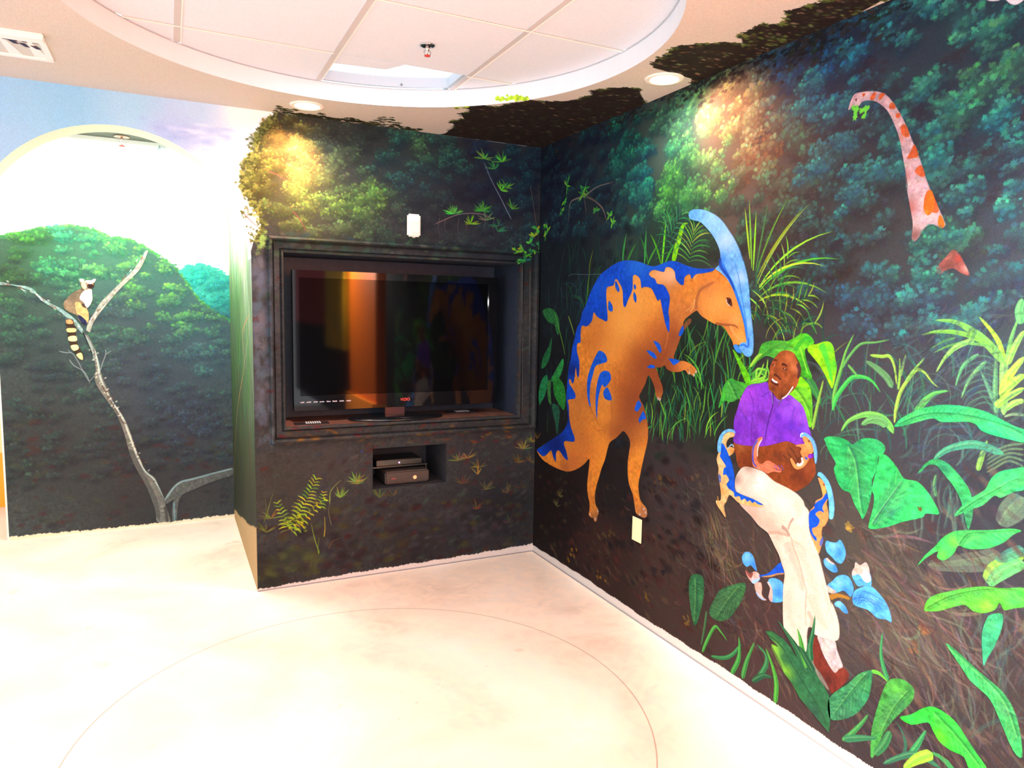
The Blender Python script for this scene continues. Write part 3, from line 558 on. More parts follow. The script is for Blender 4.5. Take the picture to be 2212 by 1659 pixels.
for pts, w, c in [([620, 60, 680, 180, 720, 260], .014, (180, 96, 44)), ([540, 130, 560, 60, 600, -40], .01, (200, 116, 50)), ([812, 20, 820, 200, 806, 380], .012, (176, 96, 46)), ([1030, 320, 1070, 325, 1100, 318], .010, (206, 110, 60)), ([700, 300, 740, 290, 770, 310], .008, (190, 104, 50)), ([660, 600, 645, 760, 655, 880], .016, (206, 120, 50)), ([1000, 890, 985, 780, 965, 690], .012, (190, 110, 50))]:
    RW.stroke(Z('B', pts), w, w*.5, c, .6)
for x, y in Z('A', [1435, 1386, 1470, 1404, 1488, 1378, 1185, 1592, 1200, 1598])+Z('B', [1040, 965, 1085, 950, 1072, 920, 685, 1000, 645, 965, 706, 940]): RW.dab(*RW.uv((x, y)), .008, .011, (214, 196, 190), .9)
# blue saddle and stripes
dino_saddle = dino_back[::-1]+Z('A', [1620, 575, 1560, 590, 1490, 600, 1455, 636, 1440, 600, 1400, 622, 1392, 680, 1368, 682, 1330, 640, 1320, 580, 1290, 548, 1250, 545, 1235, 580, 1200, 574, 1150, 565, 1115, 592, 1130, 620, 1165, 640, 1180, 675, 1230, 685, 1262, 730, 1282, 790, 1270, 900, 1278, 960, 1275, 1062, 1250, 1010, 1225, 900, 1205, 800, 1186, 812, 1160, 760, 1130, 710, 1080, 700, 1055, 706, 1045, 640, 1010, 605, 986, 620, 984, 720, 950, 800, 928, 858, 910, 840, 905, 730, 880, 670, 850, 636, 830, 690, 780, 706, 775, 800, 785, 965, 740, 958, 700, 935, 675, 902, 660, 970, 620, 1015, 580, 1010, 570, 1080, 570, 1140, 545, 1152, 540, 1210, 560, 1290, 560, 1370, 554, 1420, 540, 1400, 532, 1340, 520, 1440, 505, 1470, 492, 1440, 480, 1436, 480, 1470, 505, 1510, 530, 1560, 522, 1590, 470, 1600],
                              'B', [476, 100, 480, 200, 500, 290, 522, 350, 515, 385, 452, 378, 436, 400, 455, 460, 468, 530, 438, 510, 400, 455, 375, 470, 372, 545, 350, 500, 335, 452, 300, 486, 270, 500, 235, 470])
b1 = RW.fill(dino_saddle, (16, 74, 200))
RW.shade(b1, [(1380, 575, 26, (40, 120, 225), .6), (1300, 620, 20, (24, 92, 214), .5), (1260, 700, 20, (20, 64, 170), .5), (1235, 800, 16, (16, 36, 110), .8), (1228, 900, 20, (14, 34, 110), .8), (1200, 960, 30, (14, 30, 100), .8), (1420, 640, 16, (14, 70, 206), .5), (1430, 570, 20, (30, 100, 220), .5), (1500, 590, 16, (30, 90, 200), .5)])
BL1 = (24, 88, 206)
for pts, fr in [([720, 1208, 762, 1230, 782, 1290, 740, 1310, 690, 1330, 668, 1400, 648, 1480, 642, 1580, 650, 1650, 638, 1640, 622, 1560, 622, 1450, 640, 1370, 670, 1290, 700, 1230], 'A'), ([760, 1368, 800, 1380, 812, 1430, 792, 1470, 760, 1500, 740, 1480, 716, 1560, 705, 1650, 700, 1745, 692, 1700, 690, 1560, 705, 1450, 725, 1390], 'A'),
                ([750, 1540, 778, 1500, 800, 1530, 818, 1600, 765, 1592], 'A'), ([1030, 55, 1055, 90, 1040, 120, 1020, 145, 1000, 130, 1010, 90], 'B'), ([1070, 140, 1090, 200, 1060, 210, 1040, 235, 1032, 205, 1050, 170], 'B'), ([850, 650, 880, 715, 870, 742, 845, 700], 'A'), ([994, 680, 1010, 690, 1010, 716, 995, 715], 'A'), ([995, 740, 1015, 780, 1010, 828, 990, 790], 'A'),
                ([795, 810, 825, 855, 822, 896, 790, 880], 'A'), ([1150, 1130, 1195, 1150, 1214, 1200, 1200, 1225, 1175, 1180], 'A'), ([1095, 1205, 1150, 1222, 1176, 1262, 1160, 1272, 1120, 1240], 'A'), ([1100, 1338, 1130, 1318, 1160, 1330, 1155, 1348, 1110, 1346], 'A'), ([1370, 1030, 1385, 1010, 1390, 1050, 1370, 1090, 1350, 1085], 'A'), ([1272, 1270, 1350, 1282, 1352, 1300, 1310, 1322, 1290, 1300], 'A')]:
    RW.fill(Z(fr, pts), BL1)
# crest
mc = RW.fill(dino_crest, (104, 178, 250))
RW.shade(mc, [(1570, 520, 22, (170, 216, 255), .8), (1540, 480, 20, (140, 200, 255), .6), (1600, 600, 12, (180, 222, 255), .8), (1618, 700, 10, (150, 206, 255), .7), (1560, 560, 10, (50, 130, 240), .6), (1500, 462, 14, (90, 166, 244), .5)])
RW.stroke(Z('A', [1690, 500, 1740, 600, 1790, 700, 1840, 850, 1880, 1000, 1898, 1130]), .016, .012, (34, 116, 232), .85); RW.stroke(Z('A', [1790, 480, 1830, 620, 1860, 800, 1890, 980, 1905, 1170]), .003, .008, (60, 140, 236), .8); RW.stroke(Z('A', [1840, 1170, 1870, 1160, 1905, 1175, 1912, 1100]), .006, .008, (30, 100, 220), .8)
RW.stroke(Z('A', [1682, 470, 1690, 540, 1760, 640, 1800, 740]), .02, .006, (20, 60, 170), .8)
RW.fill(dino_jaw, (60, 140, 236))
eye = Z('A', [1730, 790, 1750, 786, 1770, 800, 1778, 850, 1755, 850, 1738, 830]); RW.fill(eye, (96, 48, 34)); RW.dab(*RW.uv(Z('A', [1755, 818])[0]), .007, .010, (30, 16, 14)); RW.stroke(Z('A', [1732, 795, 1738, 830, 1765, 855]), .004, .003, (250, 236, 220))

# long-necked dinosaur far back in the trees
long_neck = Z('F', [842, 862, 850, 820, 868, 770, 890, 736, 930, 722, 1000, 714, 1080, 718, 1140, 745, 1190, 800, 1230, 860, 1270, 930, 1310, 1020, 1350, 1120, 1400, 1240, 1440, 1370, 1480, 1480, 1530, 1590],
              'G', [1235, 270, 1290, 400, 1340, 500, 1380, 600, 1398, 655, 1350, 690, 1300, 660, 1240, 648, 1180, 690, 1130, 770, 1080, 822, 1050, 780, 1062, 650, 1040, 500, 1012, 350, 990, 200, 968, 70],
              'F', [1310, 1500, 1290, 1350, 1262, 1200, 1240, 1080, 1195, 960, 1155, 880, 1110, 830, 1050, 792, 990, 786, 950, 798, 925, 828, 880, 836])
m = RW.fill(long_neck, (204, 172, 176))
RW.shade(m, [(1965, 450, 14, (176, 96, 90), .8), (1955, 380, 10, (200, 130, 126), .8), (1945, 300, 9, (214, 140, 130), .7), (1975, 510, 14, (120, 74, 70), .8), (2010, 430, 10, (240, 214, 214), .7), (1920, 215, 9, (236, 190, 186), .5), (1870, 205, 8, (236, 200, 196), .6)])
for pts in [[1170, 810, 1195, 805, 1212, 838, 1200, 852, 1160, 850], [1215, 890, 1240, 885, 1250, 905, 1230, 925, 1212, 915], [1250, 990, 1290, 975, 1320, 1060, 1290, 1072, 1260, 1050], [1300, 1240, 1330, 1180, 1360, 1130, 1390, 1220, 1350, 1235], [1360, 1340, 1410, 1290, 1440, 1370, 1410, 1382], [1030, 735, 1060, 725, 1040, 780, 1010, 775], [1090, 735, 1130, 730, 1100, 775, 1080, 780], [950, 735, 975, 730, 960, 760], [1430, 1600, 1470, 1480, 1550, 1640, 1500, 1660]]:
    RW.fill(Z('F', pts), (204, 96, 54))
for pts in [[1170, 460, 1240, 290, 1290, 400, 1270, 500, 1215, 555], [1325, 590, 1350, 548, 1392, 650, 1350, 690, 1322, 650]]: RW.fill(Z('G', pts), (236, 112, 36))
RW.dab(*RW.uv((1849, 217)), .005, .006, (120, 50, 50))
for x, y in Z('F', [880, 850, 900, 870, 890, 900, 940, 870, 960, 910, 985, 850, 970, 860, 890, 920, 905, 855]): RW.dab(*RW.uv((x, y)), .012, .014, (110, 226, 70))
mb = RW.fill(Z('G', [1290, 1130, 1330, 1060, 1420, 960, 1480, 905, 1545, 960, 1600, 1060, 1645, 1170, 1560, 1150, 1480, 1100, 1400, 1120, 1340, 1165]), (150, 80, 72), .85); RW.shade(mb, [(2088, 580, 8, (230, 150, 140), .8), (2050, 575, 8, (110, 66, 60), .7), (2070, 560, 6, (180, 60, 50), .5)])
foliage(RW, Z('G', [1080, 850, 1180, 700, 1260, 670, 1400, 680, 1600, 600, 1700, 640, 1560, 760, 1300, 850, 1050, 1080, 990, 1040]), [(2000, 510, (80, 190, 130), (50, 90, 90)), (2080, 490, (60, 180, 150), (50, 90, 100))], 8, (.02, .035), .7, .008, 30)
foliage(RW, Z('G', [1000, 1240, 1200, 1120, 1400, 1120, 1560, 1180, 1500, 1260, 1100, 1280]), [(2000, 600, (64, 166, 130), (50, 90, 90))], 6, (.02, .03), .6, .008, 26)

# broad-leaved plants
lf = {}
lf['bright'] = [Z('C', [505, 450, 560, 380, 640, 270, 690, 140, 760, 100, 880, 85, 985, 95, 1010, 90, 1080, 60, 1150, 10, 1230, 4, 1290, 50, 1320, 105, 1300, 140, 1250, 170, 1210, 205, 1235, 350, 1295, 520, 1260, 545, 1150, 500, 1050, 420, 900, 330, 760, 270, 680, 310, 600, 375]),
                Z('C', [1240, 200, 1270, 140, 1350, 130, 1440, 100, 1510, 108, 1552, 170, 1572, 300, 1590, 400, 1580, 500, 1545, 645, 1520, 645, 1460, 520, 1380, 380, 1300, 280]),
                Z('C', [1040, 600, 1150, 515, 1210, 560, 1270, 640, 1290, 740, 1300, 900, 1290, 1110, 1240, 1100, 1150, 980, 1000, 760]),
                Z('C', [178, 900, 210, 750, 240, 630, 310, 540, 400, 570, 500, 600, 540, 650, 480, 720, 410, 785, 330, 822, 250, 812]),
                Z('C', [345, 195, 400, 250, 480, 380, 545, 500, 568, 612, 520, 625, 470, 520, 415, 370])]
for k in range(9): pl('C', [random.uniform(480, 640), random.uniform(560, 620), random.uniform(640, 760), random.uniform(420, 560), random.uniform(720, 780), random.uniform(300, 560)], .010, .004, random.choice([(110, 210, 50), (60, 150, 50), (140, 220, 60)]))
pl('C', [1240, 540, 1330, 680, 1400, 850], .03, .012, (50, 130, 60)); pl('C', [1300, 1150, 1350, 900, 1430, 560], .012, .006, (130, 180, 60))
leafp(RW, lf['bright'][0], (76, 200, 40), shades=[(1660, 750, 14, (60, 160, 70), .7), (1700, 760, 14, (150, 245, 60), .8), (1730, 745, 12, (170, 250, 40), .8), (1690, 740, 14, (90, 190, 50), .6), (1745, 735, 10, (60, 200, 50), .7), (1745, 790, 10, (60, 150, 50), .6), (1640, 780, 12, (100, 190, 50), .6)], rib=Z('C', [560, 440, 700, 270, 860, 150, 980, 110]))
RW.stroke(Z('C', [1090, 210, 1150, 120, 1230, 60, 1290, 90]), .02, .01, (46, 170, 46), .7); RW.stroke(Z('C', [1150, 160, 1190, 300, 1250, 500]), .010, .004, (140, 230, 60), .8); RW.stroke(Z('C', [960, 210, 1020, 130, 1080, 70]), .006, .003, (40, 150, 50), .7)
leafp(RW, lf['bright'][1], (160, 244, 30), shades=[(1805, 790, 12, (70, 196, 50), .8), (1790, 755, 10, (80, 210, 50), .6), (1765, 760, 12, (176, 250, 30), .6)]); RW.stroke(Z('C', [1400, 130, 1440, 220, 1490, 380, 1540, 600]), .03, .008, (60, 196, 60), .75)
leafp(RW, lf['bright'][2], (130, 240, 30), shades=[(1735, 860, 10, (180, 250, 50), .7), (1745, 880, 10, (60, 200, 30), .6), (1750, 910, 8, (80, 210, 30), .6)], rib=Z('C', [1080, 640, 1180, 760, 1260, 920, 1290, 1080]))
leafp(RW, lf['bright'][3], (60, 180, 56), shades=[(1570, 850, 10, (90, 210, 60), .6), (1590, 850, 10, (40, 120, 60), .5), (1600, 840, 10, (120, 220, 50), .6)], rib=Z('C', [300, 560, 360, 680, 400, 780])); leafp(RW, lf['bright'][4], (110, 226, 30))
pl('C', [560, 400, 640, 290, 700, 250], .014, .008, (150, 220, 60))
lf['long'] = [Z('I', [870, 1302, 920, 1230, 1000, 1180, 1100, 1130, 1250, 1090, 1400, 1074, 1600, 1090, 1800, 1140, 1950, 1210, 2100, 1290, 2230, 1345, 2230, 1462, 2100, 1442, 1900, 1392, 1770, 1342, 1720, 1285, 1640, 1250, 1500, 1252, 1350, 1250, 1270, 1215, 1150, 1240, 1000, 1282])]
leafp(RW, lf['long'][0], (40, 190, 110), shades=[(1980, 905, 20, (110, 220, 80), .7), (2040, 890, 14, (70, 200, 110), .6), (2090, 900, 16, (110, 210, 80), .6), (2060, 880, 20, (36, 170, 120), .6), (2150, 920, 24, (50, 180, 120), .5), (2190, 930, 20, (60, 190, 130), .5)], rib=Z('I', [900, 1280, 1200, 1170, 1600, 1180, 2000, 1280, 2209, 1380]))
lf['heart'] = [Z('I', [145, 1420, 200, 1400, 300, 1410, 380, 1440, 440, 1482, 520, 1430, 620, 1418, 720, 1450, 776, 1510, 762, 1570, 720, 1600], 'J', [700, 200, 690, 300, 640, 420, 640, 520, 600, 700, 545, 820, 515, 770, 450, 650, 412, 550, 340, 520, 280, 430, 245, 300, 265, 240, 200, 130, 155, 20]),
                Z('J', [720, 150, 760, 148, 820, 190, 900, 290, 970, 400, 1100, 430, 1190, 510, 1260, 610, 1335, 762, 1250, 765, 1190, 765, 1150, 805, 950, 850, 800, 900, 620, 922, 610, 850, 650, 700, 660, 580, 640, 520, 660, 400, 690, 300])]
leafp(RW, lf['heart'][0], (46, 186, 96), shades=[(1850, 970, 14, (44, 110, 80), .7), (1835, 1010, 14, (50, 130, 80), .7), (1810, 1000, 14, (60, 210, 100), .5), (1860, 1060, 12, (50, 120, 84), .7), (1900, 960, 14, (50, 150, 90), .6), (1795, 950, 12, (60, 200, 110), .5)], rib=Z('J', [400, 60, 470, 200, 500, 400, 520, 600, 545, 780]), ribcol=(50, 90, 84))
leafp(RW, lf['heart'][1], (52, 204, 100), shades=[(1930, 1070, 16, (60, 110, 100), .6), (1915, 1100, 14, (44, 84, 110), .7), (1900, 1060, 10, (50, 220, 100), .6), (1990, 1090, 20, (60, 200, 110), .5), (1895, 1125, 8, (56, 96, 84), .6)], rib=Z('J', [640, 880, 760, 700, 860, 560, 960, 420]), ribcol=(50, 80, 90))
RW.stroke(Z('J', [660, 860, 900, 720, 1100, 640, 1290, 740]), .006, .003, (60, 140, 100), .5); RW.dab(*RW.uv(Z('J', [1132, 718])[0]), .010, .010, (90, 80, 40))
lf['arch'] = [Z('J', [1110, 350, 1180, 255, 1280, 198, 1400, 230, 1500, 320, 1590, 430, 1662, 560, 1682, 750, 1640, 925, 1608, 850, 1560, 640, 1480, 480, 1400, 380, 1310, 270, 1220, 262, 1160, 320])]
leafp(RW, lf['arch'][0], (50, 160, 90), shades=[(2040, 1010, 12, (40, 120, 90), .6), (2060, 1030, 10, (70, 210, 110), .6), (2090, 1070, 10, (60, 210, 100), .6), (2095, 1120, 10, (60, 110, 80), .6)])
lf['side'] = [Z('J', [1490, 792, 1560, 690, 1650, 610, 1800, 520, 1870, 400, 1960, 330, 2100, 300, 2230, 298, 2230, 500, 2100, 540, 1970, 600, 1900, 578, 1780, 680, 1650, 722]),
              Z('J', [1108, 1302, 1180, 1200, 1290, 1100, 1370, 1010, 1480, 950, 1600, 935, 1850, 935, 2050, 918, 2185, 940, 2100, 980, 2000, 1060, 1850, 1120, 1700, 1132, 1600, 1120, 1530, 1095, 1480, 1180, 1380, 1248, 1310, 1212, 1320, 1150, 1200, 1220])]
leafp(RW, lf['side'][0], (50, 190, 100), shades=[(2180, 1030, 16, (40, 150, 120), .7), (2130, 1080, 14, (90, 200, 90), .6), (2160, 1060, 10, (120, 210, 80), .6), (2090, 1090, 12, (50, 160, 100), .5)], rib=Z('J', [1500, 785, 1700, 640, 1880, 540, 2100, 420, 2209, 400]))
leafp(RW, lf['side'][1], (60, 200, 90), shades=[(2060, 1170, 10, (150, 224, 60), .8), (2035, 1200, 10, (120, 220, 60), .7), (2150, 1165, 18, (50, 200, 110), .6), (2110, 1170, 8, (60, 130, 80), .6)], rib=Z('J', [1540, 1090, 1600, 1000, 1700, 960, 2150, 940]))
lf['low'] = [Z('K', [765, 245, 790, 160, 860, 110, 980, 80, 1150, 45, 1300, 33, 1400, 45, 1500, 50, 1680, 55, 1680, 205, 1560, 230, 1480, 245, 1440, 180, 1400, 240, 1300, 272, 1200, 252, 1135, 200, 1050, 210, 900, 252, 810, 255]),
             Z('K', [1280, 480, 1300, 380, 1350, 290, 1462, 280, 1462, 400, 1400, 560, 1330, 680, 1298, 742, 1285, 620])]
leafp(RW, lf['low'][0], (90, 206, 60), shades=[(2030, 1300, 10, (140, 226, 60), .7), (2060, 1290, 12, (60, 150, 80), .7), (2130, 1310, 10, (170, 230, 70), .8), (2190, 1290, 16, (50, 170, 110), .7), (2110, 1280, 8, (50, 120, 90), .6), (2010, 1310, 8, (80, 200, 50), .6)], rib=Z('K', [780, 230, 1000, 120, 1300, 60, 1600, 60]))
leafp(RW, lf['low'][1], (60, 176, 120), shades=[(2140, 1350, 10, (80, 190, 100), .6), (2128, 1400, 8, (40, 130, 100), .6)])
lf['blade'] = [Z('K', [955, 538, 1100, 650, 1250, 790, 1450, 960, 1560, 1120, 1622, 1330, 1642, 1562, 1560, 1500, 1450, 1250, 1350, 1040, 1180, 880, 1100, 760])]
leafp(RW, lf['blade'][0], (60, 186, 96), shades=[(2170, 1530, 12, (66, 84, 76), .6), (2190, 1580, 12, (60, 120, 80), .5), (2100, 1430, 12, (50, 140, 90), .5)], rib=Z('K', [980, 560, 1300, 840, 1500, 1080, 1610, 1400]))
lf['front'] = [Z('K', [545, 1205, 640, 1182, 760, 1120, 850, 1112, 960, 1170, 1060, 1260, 1150, 1400, 1230, 1520, 1330, 1680, 1180, 1680, 1120, 1560, 1000, 1500, 900, 1420, 840, 1320, 795, 1250, 650, 1272]),
               Z('K', [350, 1100, 390, 980, 440, 880, 520, 855, 600, 880, 672, 950, 662, 1050, 580, 1140, 480, 1240, 400, 1350, 320, 1545, 285, 1552, 290, 1350, 320, 1200])]
leafp(RW, lf['front'][0], (50, 210, 60), shades=[(2030, 1590, 14, (120, 236, 30), .8), (2000, 1560, 10, (50, 190, 80), .6), (1965, 1550, 8, (50, 220, 100), .6), (2060, 1570, 8, (40, 160, 60), .6), (2090, 1620, 12, (40, 150, 70), .6)], rib=Z('K', [850, 1150, 1000, 1300, 1150, 1480, 1280, 1659]))
leafp(RW, lf['front'][1], (70, 160, 70), shades=[(1935, 1490, 12, (110, 210, 60), .7), (1940, 1520, 12, (40, 110, 80), .8), (1920, 1560, 12, (46, 110, 80), .6), (1900, 1520, 8, (90, 190, 70), .5)], rib=Z('K', [640, 960, 500, 1120, 380, 1350]))
lf['foot'] = [Z('E', [1205, 1055, 1260, 980, 1380, 900, 1470, 820, 1560, 782, 1600, 800, 1590, 920, 1560, 1040, 1480, 1150, 1380, 1210, 1250, 1230, 1210, 1180])]
pl('E', [1590, 790, 1660, 810, 1740, 885], .012, .005, (100, 200, 60)); pl('E', [1740, 870, 1700, 760, 1675, 620, 1690, 440], .016, .004, (50, 140, 80))
leafp(RW, lf['foot'][0], (56, 140, 90), shades=[(1860, 1470, 14, (80, 190, 70), .7), (1820, 1540, 12, (60, 110, 84), .6), (1870, 1500, 12, (50, 160, 100), .5)], rib=Z('E', [1570, 800, 1450, 930, 1240, 1200]))
pl('E', [1330, 1410, 1400, 1360, 1500, 1260, 1560, 1180], .016, .006, (60, 140, 70)); pl('E', [1340, 1400, 1480, 1390, 1640, 1390], .022, .008, (50, 120, 80)); pl('E', [1620, 1540, 1700, 1450, 1760, 1330], .018, .02, (50, 120, 70)); pl('E', [1940, 1540, 2010, 1440, 2080, 1320], .018, .006, (50, 140, 80)); pl('E', [1700, 1620, 1850, 1560, 2000, 1540, 2212, 1659], .012, .014, (50, 110, 80)); pl('E', [1880, 1659, 2000, 1580, 2140, 1530], .012, .03, (150, 220, 60))
lf['spiky'] = [Z('E', [640, 430, 700, 430, 800, 500, 870, 580, 930, 680, 900, 600, 830, 470, 752, 335, 830, 430, 945, 590, 915, 400, 960, 500, 1000, 600, 1040, 520, 1060, 400, 1087, 285, 1080, 420, 1055, 560, 1055, 660, 1095, 760, 1155, 900, 1212, 1010, 1225, 1200, 1210, 1340, 1150, 1270, 1050, 1150, 950, 1030, 880, 900, 810, 810, 780, 720, 740, 640, 690, 545, 760, 570, 690, 500])]
lf['left'] = [Z('E', [130, 260, 180, 140, 230, 60, 320, 20, 458, -2, 440, 120, 380, 230, 300, 325, 200, 335]), Z('B', [1430, 1540, 1450, 1450, 1500, 1440, 1545, 1470, 1550, 1600, 1520, 1750, 1480, 1850, 1450, 1750])]
leafp(RW, lf['left'][0], (60, 110, 66), shades=[(1600, 1280, 10, (70, 130, 60), .6), (1560, 1310, 12, (56, 84, 60), .6)], rib=Z('E', [420, 20, 300, 160, 200, 310])); leafp(RW, lf['left'][1], (50, 110, 66), shades=[(1510, 1290, 7, (80, 160, 80), .6)], rib=Z('B', [1490, 1460, 1490, 1650, 1480, 1820]))
pl('E', [110, 250, 90, 400, 60, 560], .012, .006, (60, 100, 60)); pl('E', [70, 620, 120, 500, 185, 390, 240, 440, 295, 520], .016, .004, (70, 160, 60)); pl('E', [150, 655, 260, 670, 340, 640, 420, 550], .012, .012, (50, 130, 70))
for pts, c in [([330, 815, 390, 700, 405, 600, 400, 480], (60, 150, 60)), ([430, 855, 470, 700, 540, 530], (60, 140, 60)), ([560, 870, 640, 740, 640, 640, 560, 550], (50, 120, 70)), ([725, 1080, 735, 900, 700, 740, 640, 580], (70, 160, 50)), ([520, 880, 620, 830, 700, 850], (40, 90, 60))]: pl('E', pts, .022, .006, c)
m = RW.fill(lf['spiky'][0], (44, 100, 62), smooth=False, noise=.06)
RW.shade(m, [(1675, 1400, 12, (140, 200, 60), .8), (1700, 1450, 12, (120, 180, 50), .8), (1720, 1500, 12, (50, 120, 56), .6), (1665, 1375, 8, (60, 130, 60), .6), (1760, 1540, 12, (40, 70, 60), .6), (1740, 1420, 10, (40, 90, 60), .5)])
RW.stroke(Z('E', [650, 450, 780, 560, 900, 760, 1100, 1080, 1190, 1260]), .006, .004, (36, 70, 46), .7); RW.stroke(Z('E', [700, 550, 780, 720, 820, 800]), .03, .02, (140, 206, 60), .5)
# the stones / root left of the man's shoe
pl('E', [1060, 680, 1130, 830, 1210, 960], .018, .012, (150, 120, 116), .7)

# ---- nest and egg shells
EB, EP = (84, 168, 240), (244, 176, 160)
egg = {}
egg[0] = Z('D', [420, 1110, 445, 1072, 480, 1065, 515, 1082, 545, 1130, 565, 1210, 578, 1278, 540, 1240, 510, 1212, 490, 1222, 470, 1228, 435, 1200, 418, 1150])
egg[1] = Z('D', [455, 1265, 500, 1300, 555, 1278, 606, 1310, 606, 1370, 575, 1400, 540, 1412, 500, 1370, 470, 1320])
egg[2] = Z('D', [555, 1410, 620, 1398, 636, 1460, 630, 1520, 650, 1560, 684, 1590, 640, 1590, 590, 1545, 562, 1470])
egg[3] = Z('D', [700, 1390, 712, 1360, 760, 1350, 825, 1372, 868, 1420, 868, 1500, 862, 1604, 740, 1612, 705, 1560, 712, 1520, 722, 1460, 690, 1400])
egg[4] = Z('D', [1325, 960, 1345, 945, 1375, 958, 1440, 965, 1480, 935, 1520, 990, 1542, 1060, 1536, 1130, 1500, 1192, 1450, 1182, 1390, 1122, 1340, 1070, 1322, 1010])
egg[5] = Z('D', [1303, 1155, 1340, 1132, 1380, 1168, 1422, 1198, 1456, 1272, 1420, 1292, 1370, 1268, 1320, 1222])
egg[6] = Z('D', [1650, 1178, 1700, 1212, 1760, 1180, 1795, 1240, 1806, 1300, 1822, 1360, 1815, 1442, 1740, 1432, 1680, 1442, 1640, 1392, 1612, 1330, 1612, 1280, 1640, 1230])
egg[7] = Z('D', [1340, 1432, 1400, 1380, 1450, 1332, 1510, 1315, 1572, 1335, 1612, 1400, 1630, 1480, 1602, 1555, 1560, 1520, 1520, 1488, 1450, 1510, 1390, 1520, 1350, 1492])
egg[8] = Z('E', [1430, 80, 1490, 40, 1570, 18, 1650, 80, 1712, 160, 1752, 240, 1772, 348, 1720, 325, 1640, 312, 1560, 240, 1430, 190])
egg[9] = Z('E', [1258, 178, 1300, 158, 1350, 198, 1380, 268, 1340, 262, 1300, 222, 1265, 205])
for k in range(10):
    m = RW.fill(egg[k], EB if k not in (1, 2) else EP)
    cx = sum(p[0] for p in egg[k])/len(egg[k]); cy = sum(p[1] for p in egg[k])/len(egg[k])
    if k not in (1, 2): RW.shade(m, [(cx-3, cy-6, 8, (140, 206, 255), .6), (cx+10, cy+8, 9, (50, 120, 225), .6)])
RW.fill(Z('D', [455, 1268, 500, 1300, 540, 1290, 520, 1350, 480, 1320]), (120, 50, 40), .8); RW.fill(Z('D', [520, 1380, 606, 1350, 606, 1372, 575, 1402, 540, 1412]), (170, 206, 240)); RW.stroke(Z('D', [570, 1500, 600, 1550, 670, 1590]), .008, .006, (150, 190, 230))
RW.fill(Z('D', [690, 1395, 712, 1400, 745, 1470, 750, 1560, 740, 1610, 705, 1560, 722, 1460]), EP); RW.fill(Z('D', [1330, 1150, 1345, 1132, 1380, 1168, 1422, 1198, 1400, 1200, 1370, 1180]), EP)
RW.fill(Z('D', [1650, 1178, 1700, 1212, 1760, 1180, 1795, 1240, 1800, 1300, 1740, 1265, 1710, 1330, 1680, 1305, 1620, 1325, 1612, 1280, 1640, 1230]), EP); RW.fill(Z('D', [1340, 1432, 1360, 1440, 1400, 1470, 1440, 1500, 1390, 1520, 1350, 1492]), EP)
m = RW.fill(Z('D', [1710, 1330, 1745, 1268, 1800, 1300, 1818, 1380, 1760, 1400]), (190, 224, 250))
for k in range(14): RW.stroke(Z('E', [1420+random.uniform(-10, 60), 200+random.uniform(-60, 20), 1500+random.uniform(0, 60), 110+random.uniform(-50, 50), 1640+random.uniform(0, 90), 140+random.uniform(0, 130)]), .002, .001, (40, 90, 160), .7)
RW.stroke(Z('E', [1215, 130, 1290, 110, 1400, 140]), .02, .008, (190, 130, 40), .8)

# ---- man
head = Z('C', [780, 645, 775, 560, 790, 460, 800, 390, 832, 320, 870, 270, 920, 222, 980, 205, 1040, 215, 1090, 250, 1122, 310, 1152, 370, 1166, 430, 1160, 500, 1142, 550, 1130, 590, 1108, 640, 1075, 680, 1030, 722, 960, 780, 900, 792, 860, 750, 830, 712, 790, 682])
shirt = Z('C', [745, 580, 680, 598, 580, 610, 520, 640, 470, 720, 430, 820, 400, 920, 370, 1010, 360, 1100, 365, 1180, 358, 1250, 370, 1310, 470, 1338, 560, 1345, 620, 1350, 700, 1352, 800, 1335, 900, 1310, 1000, 1290, 1100, 1330, 1190, 1345, 1290, 1300, 1285, 1210, 1260, 1130, 1240, 1040, 1210, 930, 1170, 850, 1100, 790, 1050, 745, 1000, 740, 940, 790, 895, 795, 850, 745, 800, 680, 772, 600])
arms = Z('C', [365, 1300, 470, 1335, 620, 1345, 700, 1350, 820, 1318, 950, 1292, 1000, 1276, 1080, 1300, 1130, 1360, 1190, 1380, 1260, 1440, 1312, 1480, 1332, 1560, 1340, 1660], 'D', [1215, 220, 1160, 312, 1050, 392, 980, 412, 900, 385, 820, 335, 760, 295, 700, 245, 640, 195, 560, 155, 430, 145, 400, 165, 360, 90, 350, 0], 'C', [352, 1400])
trou = Z('D', [432, 145, 520, 150, 640, 190, 700, 240, 770, 300, 860, 345, 950, 392, 1030, 450, 1082, 512, 1102, 570, 1140, 620, 1150, 700, 1146, 800, 1170, 900, 1210, 1000, 1250, 1100, 1282, 1220, 1312, 1340, 1352, 1500, 1392, 1659],
         'E', [1232, 170, 1272, 260, 1300, 370, 1302, 480, 1270, 517, 1200, 500, 1110, 472, 1066, 445, 1060, 400, 1025, 400, 1012, 480, 1010, 608, 945, 600, 922, 545, 850, 470, 806, 402, 796, 250, 798, 80],
         'D', [862, 1500, 872, 1400, 882, 1300, 852, 1200, 820, 1100, 770, 1000, 722, 900, 690, 850, 600, 780, 520, 680, 440, 600, 392, 540, 372, 440, 345, 370, 345, 280, 372, 210])
sock = Z('E', [1108, 472, 1200, 500, 1262, 516, 1282, 600, 1312, 680, 1334, 750, 1300, 770, 1262, 805, 1200, 720, 1150, 620, 1128, 550])
shoe = Z('E', [1066, 500, 1110, 480, 1130, 555, 1152, 630, 1200, 722, 1262, 808, 1300, 762, 1350, 765, 1386, 810, 1380, 860, 1330, 920, 1280, 965, 1232, 985, 1190, 900, 1130, 800, 1085, 740, 1058, 640])
